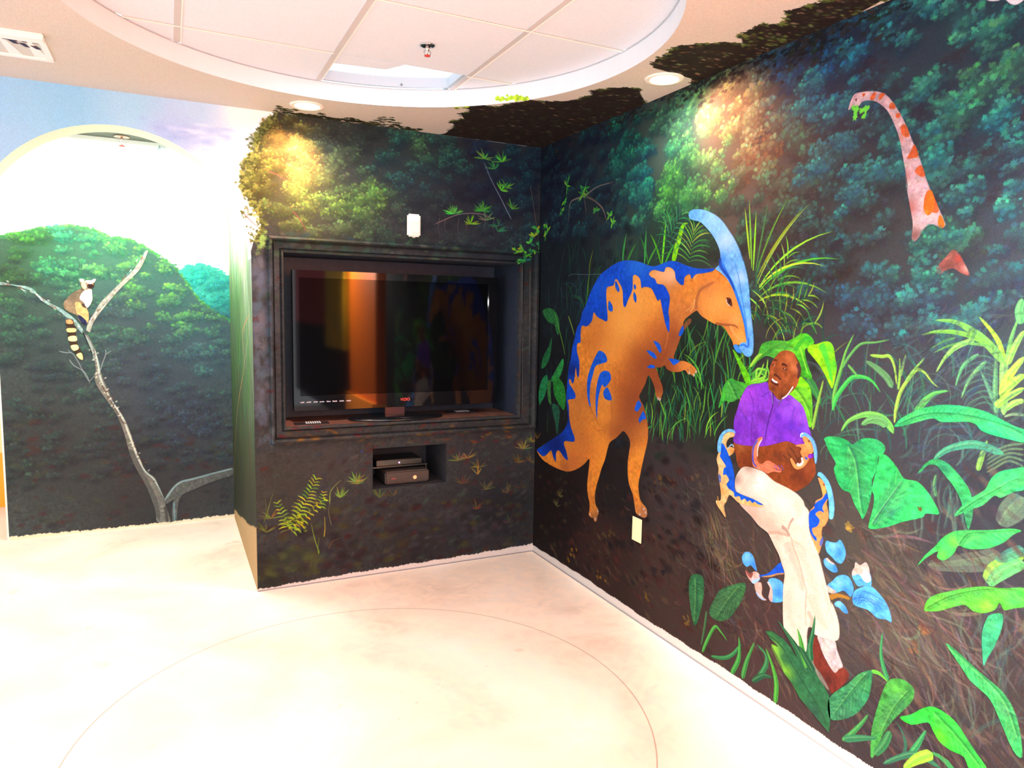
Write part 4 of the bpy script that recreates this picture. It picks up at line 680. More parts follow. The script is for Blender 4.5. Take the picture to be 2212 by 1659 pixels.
m = RW.fill(shoe, (112, 44, 34)); RW.shade(m, [(1820, 1455, 8, (140, 60, 44), .6), (1790, 1470, 8, (60, 30, 30), .6)])
m = RW.fill(sock, (206, 186, 180)); RW.shade(m, [(1800, 1420, 8, (170, 150, 150), .6), (1810, 1390, 8, (226, 200, 186), .5)])
m = RW.fill(arms, (134, 62, 28)); RW.shade(m, [(1700, 965, 14, (160, 78, 36), .6), (1600, 965, 10, (170, 100, 50), .6), (1620, 1000, 14, (112, 46, 24), .6), (1730, 1030, 20, (96, 42, 26), .7), (1720, 990, 12, (76, 40, 30), .7), (1745, 1010, 12, (150, 72, 40), .5), (1680, 985, 10, (90, 44, 28), .5)])
m = RW.fill(shirt, (128, 54, 196))
RW.shade(m, [(1620, 850, 14, (176, 70, 236), .7), (1610, 880, 12, (160, 70, 220), .5), (1690, 920, 14, (110, 40, 200), .6), (1700, 890, 14, (150, 80, 226), .6), (1735, 900, 12, (160, 90, 230), .6), (1645, 900, 10, (104, 36, 160), .6), (1600, 920, 10, (120, 40, 190), .6), (1690, 950, 14, (90, 40, 170), .5), (1730, 930, 10, (100, 50, 200), .5), (1680, 870, 8, (110, 50, 180), .6)])
RW.shade(m, [(1600, 860, 10, (180, 80, 230), .6), (1590, 930, 9, (110, 40, 190), .6), (1630, 940, 9, (96, 30, 150), .6), (1655, 870, 9, (150, 60, 220), .5), (1665, 930, 8, (130, 50, 210), .5), (1710, 920, 9, (90, 40, 190), .6), (1720, 870, 10, (160, 100, 240), .6), (1742, 930, 7, (140, 80, 230), .5), (1680, 900, 7, (90, 36, 180), .5), (1700, 945, 8, (140, 50, 220), .5)])
for pts, w, c, a in [([830, 690, 830, 850, 790, 1000, 755, 1150, 740, 1290], .007, (70, 30, 120), .8), ([540, 690, 580, 780, 600, 900, 560, 1000], .005, (90, 30, 150), .6), ([690, 760, 760, 720, 800, 690], .005, (90, 40, 160), .7), ([1090, 870, 1060, 1000, 1060, 1100], .005, (90, 50, 170), .6), ([980, 870, 1030, 850, 1080, 880], .004, (90, 50, 180), .6), ([430, 900, 500, 1000, 560, 1080], .006, (90, 40, 150), .5), ([590, 1000, 570, 1150, 570, 1330], .005, (80, 34, 130), .7), ([1150, 880, 1190, 1050, 1180, 1150], .005, (100, 60, 190), .5),
                     ([870, 760, 890, 800, 950, 770], .008, (160, 110, 220), .6)]: RW.stroke(Z('C', pts), w, w*.6, c, a)
m = RW.fill(head, (148, 74, 36))
RW.shade(m, [(1705, 775, 10, (200, 112, 60), .8), (1715, 795, 8, (206, 120, 70), .8), (1690, 785, 7, (176, 92, 44), .6), (1668, 805, 5, (180, 96, 50), .6), (1725, 800, 5, (180, 110, 90), .5), (1710, 850, 10, (104, 46, 26), .8), (1670, 840, 6, (104, 46, 28), .6), (1682, 820, 5, (176, 92, 48), .6), (1700, 820, 5, (190, 100, 56), .6), (1722, 830, 6, (150, 72, 38), .5), (1690, 858, 7, (84, 36, 24), .7)])
RW.fill(Z('C', [1085, 250, 1125, 312, 1155, 375, 1168, 440, 1160, 500, 1138, 545, 1120, 520, 1130, 440, 1110, 380, 1130, 350]), (70, 40, 40), .8)
for pts, w, c, a in [([935, 375, 970, 372, 1000, 400], .008, (60, 26, 18), .9), ([838, 330, 860, 318, 880, 330], .006, (70, 30, 20), .85), ([950, 420, 975, 425, 1000, 440], .006, (70, 28, 20), .8), ([825, 375, 850, 382], .007, (60, 30, 22), .85), ([870, 400, 850, 450, 880, 480], .004, (110, 50, 28), .7), ([840, 500, 870, 500, 930, 560], .010, (70, 32, 22), .8), ([810, 560, 850, 600, 900, 620], .012, (76, 30, 24), .85), ([820, 545, 850, 575, 890, 590], .008, (250, 244, 236), 1),
                     ([1100, 570, 1120, 590, 1100, 640], .008, (170, 84, 44), .8), ([1075, 635, 1040, 690, 990, 750, 935, 785], .006, (240, 226, 220), 1), ([935, 790, 900, 850], .005, (90, 90, 100), .9), ([805, 685, 820, 760, 830, 850], .003, (140, 150, 170), .9)]: RW.stroke(Z('C', pts), w, w*.8, c, a)
for x, y, c in Z('C', [842, 384]) and [(1672.3, 789.4, (240, 230, 220)), (1695.5, 797.5, (230, 210, 200))]: RW.dab(*RW.uv((x, y)), .0035, .003, c)
m = RW.fill(trou, (234, 208, 184))
RW.shade(m, [(1640, 1040, 22, (255, 244, 230), .8), (1690, 1085, 20, (250, 232, 214), .7), (1725, 1120, 12, (250, 232, 214), .7), (1625, 1112, 20, (208, 166, 142), .8), (1600, 1085, 12, (206, 168, 146), .7), (1665, 1130, 16, (214, 176, 150), .6), (1590, 1035, 10, (150, 116, 100), .6), (1620, 1010, 12, (160, 124, 104), .55), (1700, 1150, 18, (236, 204, 176), .5), (1700, 1250, 16, (240, 210, 180), .5), (1690, 1300, 12, (226, 190, 160), .5), (1730, 1280, 12, (250, 226, 200), .5), (1760, 1330, 14, (240, 206, 180), .5), (1680, 1160, 10, (214, 176, 150), .5), (1765, 1370, 10, (250, 224, 200), .5)])
for w in (.05, .035, .02):
    for fr, pts, c in [('D', [900, 960, 960, 1100, 1040, 1300, 1080, 1500], (206, 170, 148)), ('D', [720, 900, 800, 1060, 860, 1240, 880, 1400], (220, 186, 162)), ('D', [1000, 960, 1100, 1160, 1200, 1420, 1260, 1600], (222, 190, 166)), ('D', [480, 620, 620, 760, 760, 820, 900, 860], (210, 170, 146)), ('E', [1040, 100, 1110, 260, 1200, 420], (216, 182, 158)), ('E', [850, 60, 860, 240, 900, 420], (222, 188, 164)), ('D', [560, 230, 480, 330, 420, 380], (226, 192, 168)), ('D', [1000, 520, 1040, 620, 1000, 720], (226, 194, 170))]: RW.stroke(Z(fr, pts), w, w*.6, c, .22, clip=m)
for fr, pts, w, c, a in [('D', [850, 790, 900, 830, 940, 900], .016, (170, 134, 116), .85), ('D', [980, 700, 940, 760, 920, 830], .010, (176, 140, 120), .8), ('D', [700, 860, 780, 855, 880, 875, 945, 900], .014, (190, 154, 132), .8), ('D', [950, 900, 980, 1020, 1040, 1180, 1090, 1380, 1130, 1520], .009, (206, 170, 144), .85), ('D', [960, 940, 1050, 990, 1100, 1060], .008, (214, 180, 152), .7), ('D', [660, 570, 560, 560, 440, 555], .008, (206, 164, 136), .7), ('E', [1010, 60, 1000, 250, 1008, 400], .007, (206, 170, 146), .8), ('E', [1030, 130, 1100, 300, 1200, 400], .01, (216, 184, 158), .5), ('E', [1020, 250, 1060, 330, 1040, 400], .02, (190, 156, 134), .6), ('E', [1150, 0, 1200, 170, 1250, 340], .006, (214, 180, 154), .7), ('D', [600, 320, 500, 320, 440, 400], .01, (236, 204, 180), .6)]: RW.stroke(Z(fr, pts), w, w*.5, c, a)
for pts, w, c in [([1020, 800, 940, 610, 860, 480, 752, 335], .024, (40, 96, 60)), ([1010, 760, 975, 600, 950, 480, 925, 400], .026, (70, 150, 50)), ([1050, 700, 1040, 560, 1070, 420, 1087, 285], .026, (44, 110, 70)), ([1080, 800, 1010, 680, 960, 590, 905, 560], .03, (36, 84, 56))]: pl('E', pts, w, .002, c)
# hand and fingers over the baby
for pts, w in [([1000, 1330, 1090, 1400, 1140, 1480], .022), ([980, 1380, 1060, 1450, 1110, 1530], .02), ([940, 1420, 1000, 1490, 1060, 1560], .018), ([1060, 1330, 1130, 1400, 1170, 1470], .018)]: RW.stroke(Z('C', pts), w, w*.6, (126, 62, 34), .9)
for pts in [([1030, 1360, 1090, 1430]), ([1000, 1420, 1060, 1490]), ([950, 1450, 1010, 1520])]: RW.stroke(Z('C', pts), .004, .003, (70, 36, 26), .8)

# ---- baby dinosaurs
by = {}
by['a_crest'] = Z('B', [1665, 465, 1663, 400, 1680, 340, 1710, 300, 1750, 282, 1790, 290, 1806, 316, 1780, 308, 1745, 308, 1716, 328, 1702, 370, 1692, 420, 1688, 465])
by['a_body'] = Z('B', [1700, 370, 1715, 332, 1745, 310, 1782, 308, 1800, 322, 1790, 345, 1760, 352, 1742, 370, 1730, 400, 1736, 430, 1760, 425, 1795, 440, 1780, 480, 1750, 505, 1760, 530, 1785, 600, 1795, 680, 1802, 765, 1850, 800, 1950, 840, 2030, 888, 2000, 905, 1900, 892, 1830, 870, 1790, 832, 1755, 808, 1732, 860, 1712, 900, 1726, 985, 1700, 950, 1655, 882, 1652, 850, 1684, 852, 1690, 800, 1680, 720, 1668, 650, 1670, 590, 1655, 530, 1666, 480, 1688, 450])
by['b_body'] = Z('C', [700, 1238, 706, 1270, 662, 1330, 646, 1400, 642, 1480, 655, 1535, 700, 1560, 760, 1520, 820, 1540, 890, 1590, 950, 1650], 'D', [870, 190, 820, 205, 760, 195, 700, 215, 640, 185, 590, 165, 540, 130], 'C', [580, 1440, 585, 1370, 610, 1310, 650, 1258])
by['c_crest'] = Z('C', [1160, 1238, 1165, 1200, 1200, 1184, 1260, 1210, 1310, 1260, 1342, 1330, 1358, 1420, 1357, 1500, 1340, 1562, 1326, 1480, 1320, 1400, 1300, 1320, 1262, 1262, 1210, 1228, 1182, 1248])
by['c_body'] = Z('C', [1192, 1232, 1250, 1242, 1302, 1310, 1322, 1390, 1296, 1440, 1252, 1446, 1270, 1482, 1242, 1545, 1192, 1602, 1130, 1628, 1078, 1600, 1040, 1512, 1052, 1490, 1082, 1530, 1112, 1568, 1176, 1558, 1196, 1500, 1160, 1425, 1172, 1370, 1100, 1345, 1150, 1325, 1210, 1318, 1190, 1272])
by['d_crest'] = Z('D', [1237, 240, 1245, 206, 1275, 203, 1332, 260, 1377, 340, 1402, 430, 1417, 530, 1420, 620, 1407, 700, 1380, 714, 1363, 690, 1364, 600, 1358, 500, 1338, 400, 1308, 310, 1262, 252])
by['d_body'] = Z('D', [1243, 262, 1292, 288, 1330, 350, 1332, 430, 1354, 480, 1334, 540, 1352, 620, 1356, 700, 1320, 782, 1292, 800, 1280, 880, 1296, 950, 1276, 1012, 1250, 1088, 1214, 1010, 1180, 920, 1154, 820, 1144, 720, 1150, 630, 1200, 572, 1220, 510, 1280, 480, 1292, 440, 1270, 350])
by['e_body'] = Z('D', [608, 1320, 680, 1308, 740, 1268, 800, 1208, 840, 1180, 852, 1220, 872, 1270, 876, 1305, 800, 1312, 720, 1335, 620, 1338])
m = RW.fill(by['a_body'], (240, 186, 120)); RW.shade(m, [(1560, 1060, 8, (230, 150, 70), .6), (1560, 1000, 6, (255, 214, 160), .6), (1630, 1090, 10, (244, 170, 84), .6), (1582, 975, 6, (230, 130, 50), .8)])
RW.fill(Z('B', [1700, 395, 1725, 430, 1752, 490, 1786, 600, 1798, 700, 1802, 768, 1850, 802, 1950, 842, 2028, 888, 1985, 882, 1960, 862, 1940, 872, 1920, 850, 1900, 862, 1880, 838, 1850, 850, 1838, 818, 1800, 822, 1790, 785, 1750, 755, 1735, 720, 1755, 690, 1730, 645, 1708, 650, 1712, 600, 1730, 580, 1706, 540, 1682, 500, 1690, 470, 1680, 440]), (20, 86, 214))
RW.fill(Z('B', [1672, 640, 1690, 660, 1688, 710, 1672, 690]), (60, 90, 180), .8); RW.dab(*RW.uv(Z('B', [1762, 322])[0]), .003, .003, (90, 40, 30)); RW.stroke(Z('B', [1740, 440, 1770, 408, 1792, 425]), .004, .006, (150, 200, 236))
RW.stroke(Z('D', [150, 460, 175, 570, 240, 660]), .01, .004, (220, 150, 60), .6)
RW.fill(by['a_crest'], (110, 184, 240))
m = RW.fill(by['b_body'], (228, 120, 84)); RW.shade(m, [(1640, 960, 5, (235, 150, 110), .7), (1660, 1005, 7, (240, 130, 90), .6), (1690, 1012, 8, (226, 100, 100), .6)])
RW.stroke(Z('C', [655, 1270, 605, 1350, 592, 1450, 600, 1540, 640, 1600]), .009, .008, (60, 70, 190), .85); RW.stroke(Z('C', [705, 1260, 665, 1330, 648, 1400, 645, 1480]), .004, .003, (250, 230, 220))
for x in (850, 890, 925): RW.stroke(Z('C', [x, 1575, x+20, 1600, x+25, 1640]), .004, .003, (110, 70, 170), .8)
m = RW.fill(by['c_body'], (236, 140, 76)); RW.shade(m, [(1748, 965, 6, (250, 170, 90), .7), (1735, 1000, 6, (240, 170, 110), .6)]); RW.fill(Z('C', [1270, 1445, 1310, 1440, 1316, 1480, 1270, 1495, 1250, 1470]), (130, 40, 190)); RW.dab(*RW.uv(Z('C', [1262, 1290])[0]), .005, .006, (110, 44, 30)); RW.fill(Z('C', [1215, 1470, 1250, 1500, 1225, 1510]), (60, 80, 190))
RW.stroke(Z('C', [1175, 1480, 1185, 1540, 1150, 1575, 1115, 1555]), .010, .010, (236, 230, 226)); RW.fill(by['c_crest'], (112, 180, 244)); RW.stroke(Z('C', [1165, 1238, 1168, 1205, 1200, 1192]), .004, .004, (230, 236, 244))
m = RW.fill(by['d_body'], (240, 150, 84)); RW.shade(m, [(1782, 1060, 6, (250, 170, 70), .7), (1785, 1120, 8, (236, 140, 80), .5), (1775, 1180, 8, (226, 130, 80), .5)])
RW.fill(Z('D', [1332, 430, 1356, 480, 1335, 505, 1300, 560, 1292, 600, 1310, 640, 1262, 622, 1215, 655, 1240, 690, 1262, 730, 1232, 790, 1180, 812, 1190, 870, 1225, 910, 1228, 948, 1200, 930, 1168, 870, 1150, 800, 1144, 700, 1153, 632, 1206, 590, 1200, 560, 1240, 520, 1292, 490]), (18, 80, 220))
RW.fill(Z('D', [1262, 960, 1296, 900, 1296, 960, 1270, 1010]), (60, 90, 200), .8); RW.dab(*RW.uv(Z('D', [1305, 340])[0]), .004, .006, (120, 50, 30)); RW.fill(by['d_crest'], (104, 186, 244))
RW.fill(by['e_body'], (24, 84, 206)); RW.fill(Z('D', [620, 1336, 720, 1320, 800, 1300, 872, 1296, 872, 1310, 800, 1318, 720, 1342]), (190, 130, 80))
# unpainted strip of wall above the floor, with a ragged paint edge
def strip(cv, h0, wob, col=(252, 232, 214), seed=3, hf=None):
    rg = np.random.default_rng(seed); n = cv.w; x = np.arange(n)
    e = sum(rg.uniform(-1, 1)*np.sin(x*f+rg.uniform(0, 6))*g for f, g in ((.01, .6), (.031, .5), (.09, .35), (.23, .3), (.5, .15)))
    hh = (h0 if hf is None else hf(cv.u0+x/cv.ppm))+e*wob+rg.uniform(-1, 1, n)*wob*.35
    k = int((h0+.1)*cv.ppm) if hf is None else int(.5*cv.ppm); rows = (np.arange(k)/cv.ppm)[:, None]
    al = np.clip((hh[None, :]-rows)*cv.ppm, 0, 1)[..., None]
    cv.a[:k] += (np.array(col)/255-cv.a[:k])*al
strip(RW, .043, .006)
# ================================================================== BACK WALL PAINTING
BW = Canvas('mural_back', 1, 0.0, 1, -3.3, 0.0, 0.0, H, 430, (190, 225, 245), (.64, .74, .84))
base(BW, [(0, 200, (172, 228, 262)), (150, 230, (166, 228, 262)), (300, 240, (186, 240, 266)), (420, 240, (214, 246, 272)), (400, 285, (204, 222, 262)), (480, 300, (234, 246, 272)), (530, 260, (300, 300, 300)), (470, 350, (300, 300, 300)), (450, 400, (300, 300, 300)), (520, 450, (300, 300, 300)), (340, 270, (206, 232, 268)), (0, 320, (180, 228, 260)),
          (560, 560, (300, 300, 296))])
for _ in range(60):
    x, y = random.gauss(410, 50), random.gauss(288, 12); BW.dab(*BW.uv((x, y)), random.uniform(.03, .07), random.uniform(.01, .02), random.choice([(186, 208, 258), (270, 276, 290), (200, 218, 266)]), .3, soft=True)
tree_edge = [(597, 238), (580, 262), (566, 275), (556, 292), (548, 305), (552, 322), (540, 340), (532, 352), (538, 366), (524, 378), (530, 392), (520, 402), (530, 416), (540, 430), (545, 444), (552, 458), (560, 470), (568, 484), (560, 500), (548, 520), (541, 545), (538, 700), (545, 900), (552, 1290)]
jungle = tree_edge+[(1190, 1230), (1190, 300), (1137, 316), (848, 277)]
m = BW.fill(jungle, (62, 60, 60), smooth=False)
BW.shade(m, [(640, 320, 60, (100, 92, 54), .7), (620, 420, 50, (84, 80, 44), .7), (760, 300, 60, (56, 66, 64), .6), (900, 350, 70, (50, 72, 72), .6), (1080, 380, 80, (40, 50, 66), .7), (1140, 560, 60, (34, 42, 46), .8), (1000, 450, 90, (46, 48, 56), .7), (700, 460, 80, (70, 76, 56), .6), (560, 700, 26, (104, 106, 118), .9), (560, 600, 26, (100, 104, 112), .8), (562, 850, 26, (84, 84, 92), .8), (600, 1050, 60, (66, 60, 50), .6), (720, 1000, 60, (74, 64, 60), .5), (700, 1180, 80, (56, 48, 46), .7), (900, 1180, 80, (46, 40, 40), .8), (1080, 1100, 80, (36, 34, 38), .8), (1040, 950, 60, (52, 48, 50), .6), (1140, 800, 40, (44, 44, 50), .7), (580, 1240, 40, (40, 40, 32), .7)])
foliage(BW, [(597, 250), (560, 300), (535, 370), (530, 400), (560, 450), (600, 505), (1150, 560), (1170, 322), (848, 279)],
        [(640, 300, (176, 170, 90), (96, 86, 48)), (660, 360, (186, 180, 90), (104, 90, 46)), (600, 380, (200, 190, 90), (100, 90, 40)), (560, 330, (120, 130, 70), (70, 76, 40)), (545, 400, (130, 140, 60), (70, 72, 34)), (600, 440, (150, 170, 80), (70, 76, 44)), (650, 430, (170, 196, 84), (84, 90, 50)), (720, 300, (80, 90, 80), (54, 60, 60)), (740, 400, (96, 100, 74), (66, 62, 54)),
         (800, 310, (60, 76, 76), (44, 50, 54)), (830, 360, (50, 136, 116), (40, 60, 66)), (870, 320, (56, 160, 124), (36, 60, 70)), (910, 330, (110, 176, 90), (50, 76, 70)), (950, 320, (70, 160, 120), (40, 60, 66)), (920, 380, (54, 130, 120), (44, 60, 70)), (980, 360, (56, 140, 104), (40, 52, 66)), (880, 390, (56, 120, 110), (46, 56, 64)), (1030, 330, (40, 70, 90), (36, 38, 60)), (1090, 330, (40, 110, 110), (32, 40, 60)), (1140, 380, (36, 90, 100), (28, 34, 52)),
         (1060, 420, (40, 60, 80), (34, 36, 54)), (760, 420, (130, 176, 80), (70, 80, 56)), (700, 430, (150, 206, 84), (76, 96, 54)), (780, 440, (140, 190, 76), (70, 84, 56)), (810, 425, (130, 190, 80), (66, 80, 54)), (720, 490, (110, 140, 84), (64, 66, 54)), (830, 470, (80, 90, 76), (54, 54, 54)), (900, 450, (56, 60, 64), (46, 46, 52)), (850, 520, (76, 110, 76), (50, 52, 52)), (950, 480, (60, 64, 64), (44, 44, 50)), (1000, 420, (44, 50, 64), (38, 38, 50))],
        330, (.03, .07), .8, .0095, 30)
foliage(BW, [(590, 260), (560, 310), (530, 370), (525, 410), (560, 450), (590, 400), (620, 300)], [(600, 280, (200, 170, 90), (100, 90, 44)), (550, 390, (150, 160, 70), (66, 66, 30)), (565, 440, (150, 160, 70), (76, 70, 36))], 46, (.02, .045), .9, .008, 34)
foliage(BW, [(680, 425), (850, 420), (840, 450), (690, 470)], [(700, 440, (180, 226, 90), (76, 96, 54)), (800, 430, (170, 214, 84), (70, 90, 54))], 14, (.02, .035), .8, .008, 30)
for pts, w in [([(520, 455), (535, 470), (550, 485), (570, 500)], .006), ([(525, 490), (533, 510), (545, 530)], .006), ([(578, 370), (600, 378), (620, 392)], .007), ([(632, 455), (648, 475), (662, 500)], .008), ([(540, 390), (560, 400)], .005)]: BW.stroke(pts, w, w*.6, (120, 76, 64), .85)
for x, y in [(522, 462), (530, 455), (540, 465), (528, 495), (540, 505)]:
    for _ in range(7): BW.dab(*BW.uv((x+random.gauss(0, 5), y+random.gauss(0, 5))), .010, .008, (90, 96, 50), .8)
for _ in range(30): BW.dab(*BW.uv((random.gauss(563, 9), random.gauss(520, 14))), .02, .016, (150, 190, 90), .35)
# lower wall: dim brush work, frame level and below
mottle(BW, [(545, 560), (1165, 560), (1165, 1180), (556, 1265)], [(70, 72, 66), (90, 84, 78), (60, 40, 38), (90, 34, 30), (54, 58, 70), (44, 42, 44), (64, 84, 66), (70, 60, 52)], 900, (.012, .035), (.2, .5), .5, .5)
mottle(BW, [(560, 500), (1000, 530), (1000, 580), (600, 560)], [(60, 96, 80), (90, 120, 80), (50, 70, 76), (110, 100, 90)], 90, (.012, .03), (.25, .5))
mottle(BW, [(620, 900), (1110, 880), (1110, 960), (600, 960)], [(110, 60, 40), (90, 70, 56), (150, 90, 30), (70, 60, 54), (76, 80, 60), (120, 30, 34)], 260, (.010, .03), (.25, .6), 0, .35)
mottle(BW, [(545, 560), (580, 560), (590, 960), (555, 960)], [(96, 100, 116), (110, 106, 112), (84, 100, 112)], 100, (.015, .035), (.3, .5), 1.5)
mottle(BW, [(560, 1140), (760, 1080), (1140, 1080), (1150, 1180), (560, 1260)], [(40, 34, 36), (60, 50, 40), (76, 70, 34), (48, 44, 52), (60, 30, 30)], 360, (.015, .04), (.25, .55))
mottle(BW, [(590, 1180), (700, 1180), (680, 1250), (580, 1250)], [(80, 84, 44), (60, 64, 40)], 40, (.02, .04), (.3, .5))
mottle(BW, [(860, 1100), (1100, 1080), (1100, 1180), (880, 1180)], [(56, 50, 58), (70, 60, 66), (40, 36, 40)], 70, (.02, .04), (.25, .5))
def bfern(root, tip, L, cols, n=10, w=.004): frond(BW, root, tip, n, L, cols, w, (1.2, .6))
YG = [(176, 196, 40), (150, 180, 40), (200, 206, 50), (110, 150, 50)]
bfern((648, 1110), (682, 1036), .06, YG, 12, .006); bfern((622, 1145), (600, 1088), .045, YG, 9, .006); bfern((632, 1148), (700, 1080), .04, [(214, 214, 30), (190, 200, 40), (140, 160, 40)], 10, .007); bfern((630, 1140), (655, 1090), .05, YG, 8, .006)
bfern((690, 1095), (698, 1065), .04, YG, 6, .005)
for _ in range(24): BW.dab(*BW.uv((random.gauss(636, 18), random.gauss(1128, 12))), .014, .010, random.choice([(200, 204, 30), (140, 160, 40)]), .5)
for x, y, n, c in [(775, 1045, 9, (120, 140, 60)), (768, 1040, 6, (150, 160, 70)), (735, 1075, 8, (130, 150, 60)), (990, 995, 10, (120, 104, 60)), (1010, 990, 6, (140, 110, 60)), (1035, 1010, 8, (130, 100, 50)), (1032, 1025, 3, (190, 150, 50)), (1095, 1065, 10, (96, 76, 50)), (1125, 1055, 6, (76, 60, 46)), (1130, 970, 12, (140, 124, 60)), (1150, 955, 10, (130, 110, 56)), (1120, 1000, 9, (110, 84, 44)), (1150, 1000, 9, (100, 84, 50)), (1030, 1100, 6, (120, 66, 44)), (1048, 1058, 7, (100, 96, 50)), (1000, 1045, 7, (96, 66, 50)), (820, 1075, 6, (96, 90, 44)), (850, 1070, 4, (90, 80, 44)), (1100, 1130, 7, (70, 60, 60)), (585, 1120, 6, (110, 120, 50)), (575, 1150, 6, (96, 110, 50))]:
    for _ in range(int(n*1.7)): blade(BW, *BW.uv((x, y)), random.uniform(.03, .075), random.uniform(-1.5, 1.5), 0, .006, [k*random.uniform(.75, 1.2) for k in c], .75)
for pts, c in [([(575, 1120), (582, 1090), (590, 1065)], (120, 130, 50)), ([(570, 1130), (575, 1100), (572, 1070)], (90, 96, 50)), ([(712, 1090), (715, 1060), (738, 1036)], (150, 170, 60)), ([(716, 1135), (710, 1105), (716, 1070)], (100, 100, 70)), ([(690, 1195), (680, 1165), (672, 1130)], (140, 170, 50)), ([(700, 1160), (702, 1140), (701, 1115)], (200, 170, 50)), ([(688, 1200), (687, 1180), (690, 1160)], (110, 130, 40)), ([(710, 1185), (718, 1170), (735, 1162)], (130, 80, 40))]: BW.stroke(pts, .006, .002, c, .85)
# branches with air plants over the television
BW.stroke([(938, 485), (960, 475), (985, 465), (1010, 461), (1040, 463), (1070, 475)], .004, .005, (150, 120, 116), .9)
for x in (963, 992, 1010, 1050, 1068, 950): BW.stroke([(x, 470), (x-3, 490), (x+1, random.uniform(500, 530))], .004, .001, (110, 90, 84), .8)
for x, y, n, c in [(980, 462, 16, (90, 176, 70)), (1043, 456, 18, (76, 160, 60)), (1016, 484, 7, (130, 200, 40)), (1050, 476, 7, (110, 130, 90)), (1075, 500, 6, (50, 120, 80)), (1078, 488, 5, (60, 110, 80)), (1085, 350, 6, (100, 200, 70)), (1046, 343, 7, (110, 210, 70)), (1070, 365, 5, (60, 150, 80)), (1083, 412, 6, (110, 200, 60)), (1094, 405, 5, (90, 180, 60)), (1106, 452, 3, (90, 170, 60))]:
    for _ in range(int(n*1.7)): blade(BW, *BW.uv((x, y)), random.uniform(.035, .07), random.uniform(-1.7, 1.7), 0, .006, [k*random.uniform(.75, 1.2) for k in c], .95)
BW.stroke([(1045, 350), (1062, 390), (1080, 425), (1095, 455), (1105, 475)], .004, .006, (150, 160, 180), .75); BW.stroke([(1145, 400), (1152, 440), (1160, 495)], .005, .004, (110, 90, 84), .8)
for x, y in [(1115, 545), (1128, 535), (1140, 550), (1150, 540), (1120, 560), (1133, 563), (1145, 525), (1155, 510), (1160, 495), (1165, 530)]:
    for _ in range(5): blade(BW, *BW.uv((x, y)), random.uniform(.025, .045), random.uniform(0, 6.28), 0, .014, random.choice([(60, 160, 80), (90, 190, 70), (40, 120, 80), (170, 210, 50)]), .95)
for x, y0, y1 in [(1124, 575, 880), (1128, 575, 900), (1143, 575, 920), (1147, 580, 700)]: BW.stroke([(x, y0), (x-1, (y0+y1)/2), (x-2.5, y1)], .003, .002, (140, 140, 136), .7)
strip(BW, .02, .008, (250, 222, 206), 5, hf=lambda u: np.clip(.012+.035*(u+1.62)/1.62, .008, .05))
# ------------------------------------------------ alcove wall: hills, bare tree and lemur
for (x0, y0), (x1, y1) in zip(tree_edge[:19], tree_edge[1:20]):
    for _ in range(16):
        t = random.random(); BW.dab(*BW.uv((x0+(x1-x0)*t+random.gauss(2, 5), y0+(y1-y0)*t+random.gauss(0, 4))), random.uniform(.008, .018), random.uniform(.007, .014), random.choice([(96, 100, 50), (130, 136, 64), (70, 74, 40), (150, 150, 76)]), .9)
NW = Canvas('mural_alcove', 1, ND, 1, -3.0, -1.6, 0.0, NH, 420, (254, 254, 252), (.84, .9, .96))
for _ in range(20): NW.soft(*NW.uv((-10, 430+random.uniform(-70, 90))), .12, .12, (226, 246, 226), .12)
hill2 = [(380, 590), (400, 577), (430, 573), (462, 580), (500, 602), (530, 640), (540, 900), (400, 900)]
NW.fill(hill2, (60, 160, 146), smooth=False)
foliage(NW, [(388, 590), (430, 578), (470, 588), (505, 610), (515, 720), (440, 700), (400, 640)], [(430, 590, (70, 206, 170), (40, 150, 140)), (470, 640, (60, 176, 160), (44, 130, 130)), (490, 700, (60, 140, 140), (60, 100, 110))], 60, (.03, .05), .6, .010, 24)
NW.umin = -2.932; NW.umax = -1.6225
NW.stroke([(341, 326), (345, 315), (346, 330)], .006, .004, (110, 150, 160), .8); NW.stroke([(347, 318), (357, 320), (352, 330)], .005, .003, (150, 190, 196), .7)
hill = [(-80, 520), (0, 512), (40, 505), (80, 496), (150, 489), (200, 497), (235, 514), (280, 519), (320, 540), (360, 566), (388, 590), (408, 620), (430, 650), (470, 680), (505, 700), (540, 720), (540, 1200), (-80, 1210)]
m = NW.fill(hill, (70, 78, 80), smooth=False)
def ridge(pts, cols):
    for (x0, y0), (x1, y1) in zip(pts, pts[1:]):
        for _ in range(int(abs(x1-x0)*.9)):
            t = random.random(); NW.dab(*NW.uv((x0+(x1-x0)*t, y0+(y1-y0)*t+random.uniform(-3, 4))), random.uniform(.010, .022), random.uniform(.008, .015), random.choice(cols), .85)
ridge(hill[1:16], [(80, 150, 80), (110, 180, 90), (60, 120, 84), (70, 130, 70)]); ridge([(388, 589), (400, 578), (430, 573), (462, 580), (495, 598)], [(70, 180, 150), (60, 160, 146)])
NW.shade(m, [(100, 540, 90, (64, 124, 84), .8), (250, 560, 90, (70, 130, 96), .8), (60, 600, 80, (60, 84, 66), .6), (380, 650, 60, (64, 120, 100), .7), (250, 650, 90, (66, 100, 96), .6), (450, 740, 80, (74, 100, 110), .7), (300, 760, 100, (66, 74, 84), .7), (100, 760, 90, (60, 72, 74), .6), (350, 900, 110, (66, 70, 84), .6), (100, 980, 110, (58, 58, 60), .8), (300, 1080, 110, (56, 54, 56), .8), (440, 1040, 80, (66, 60, 62), .7)])
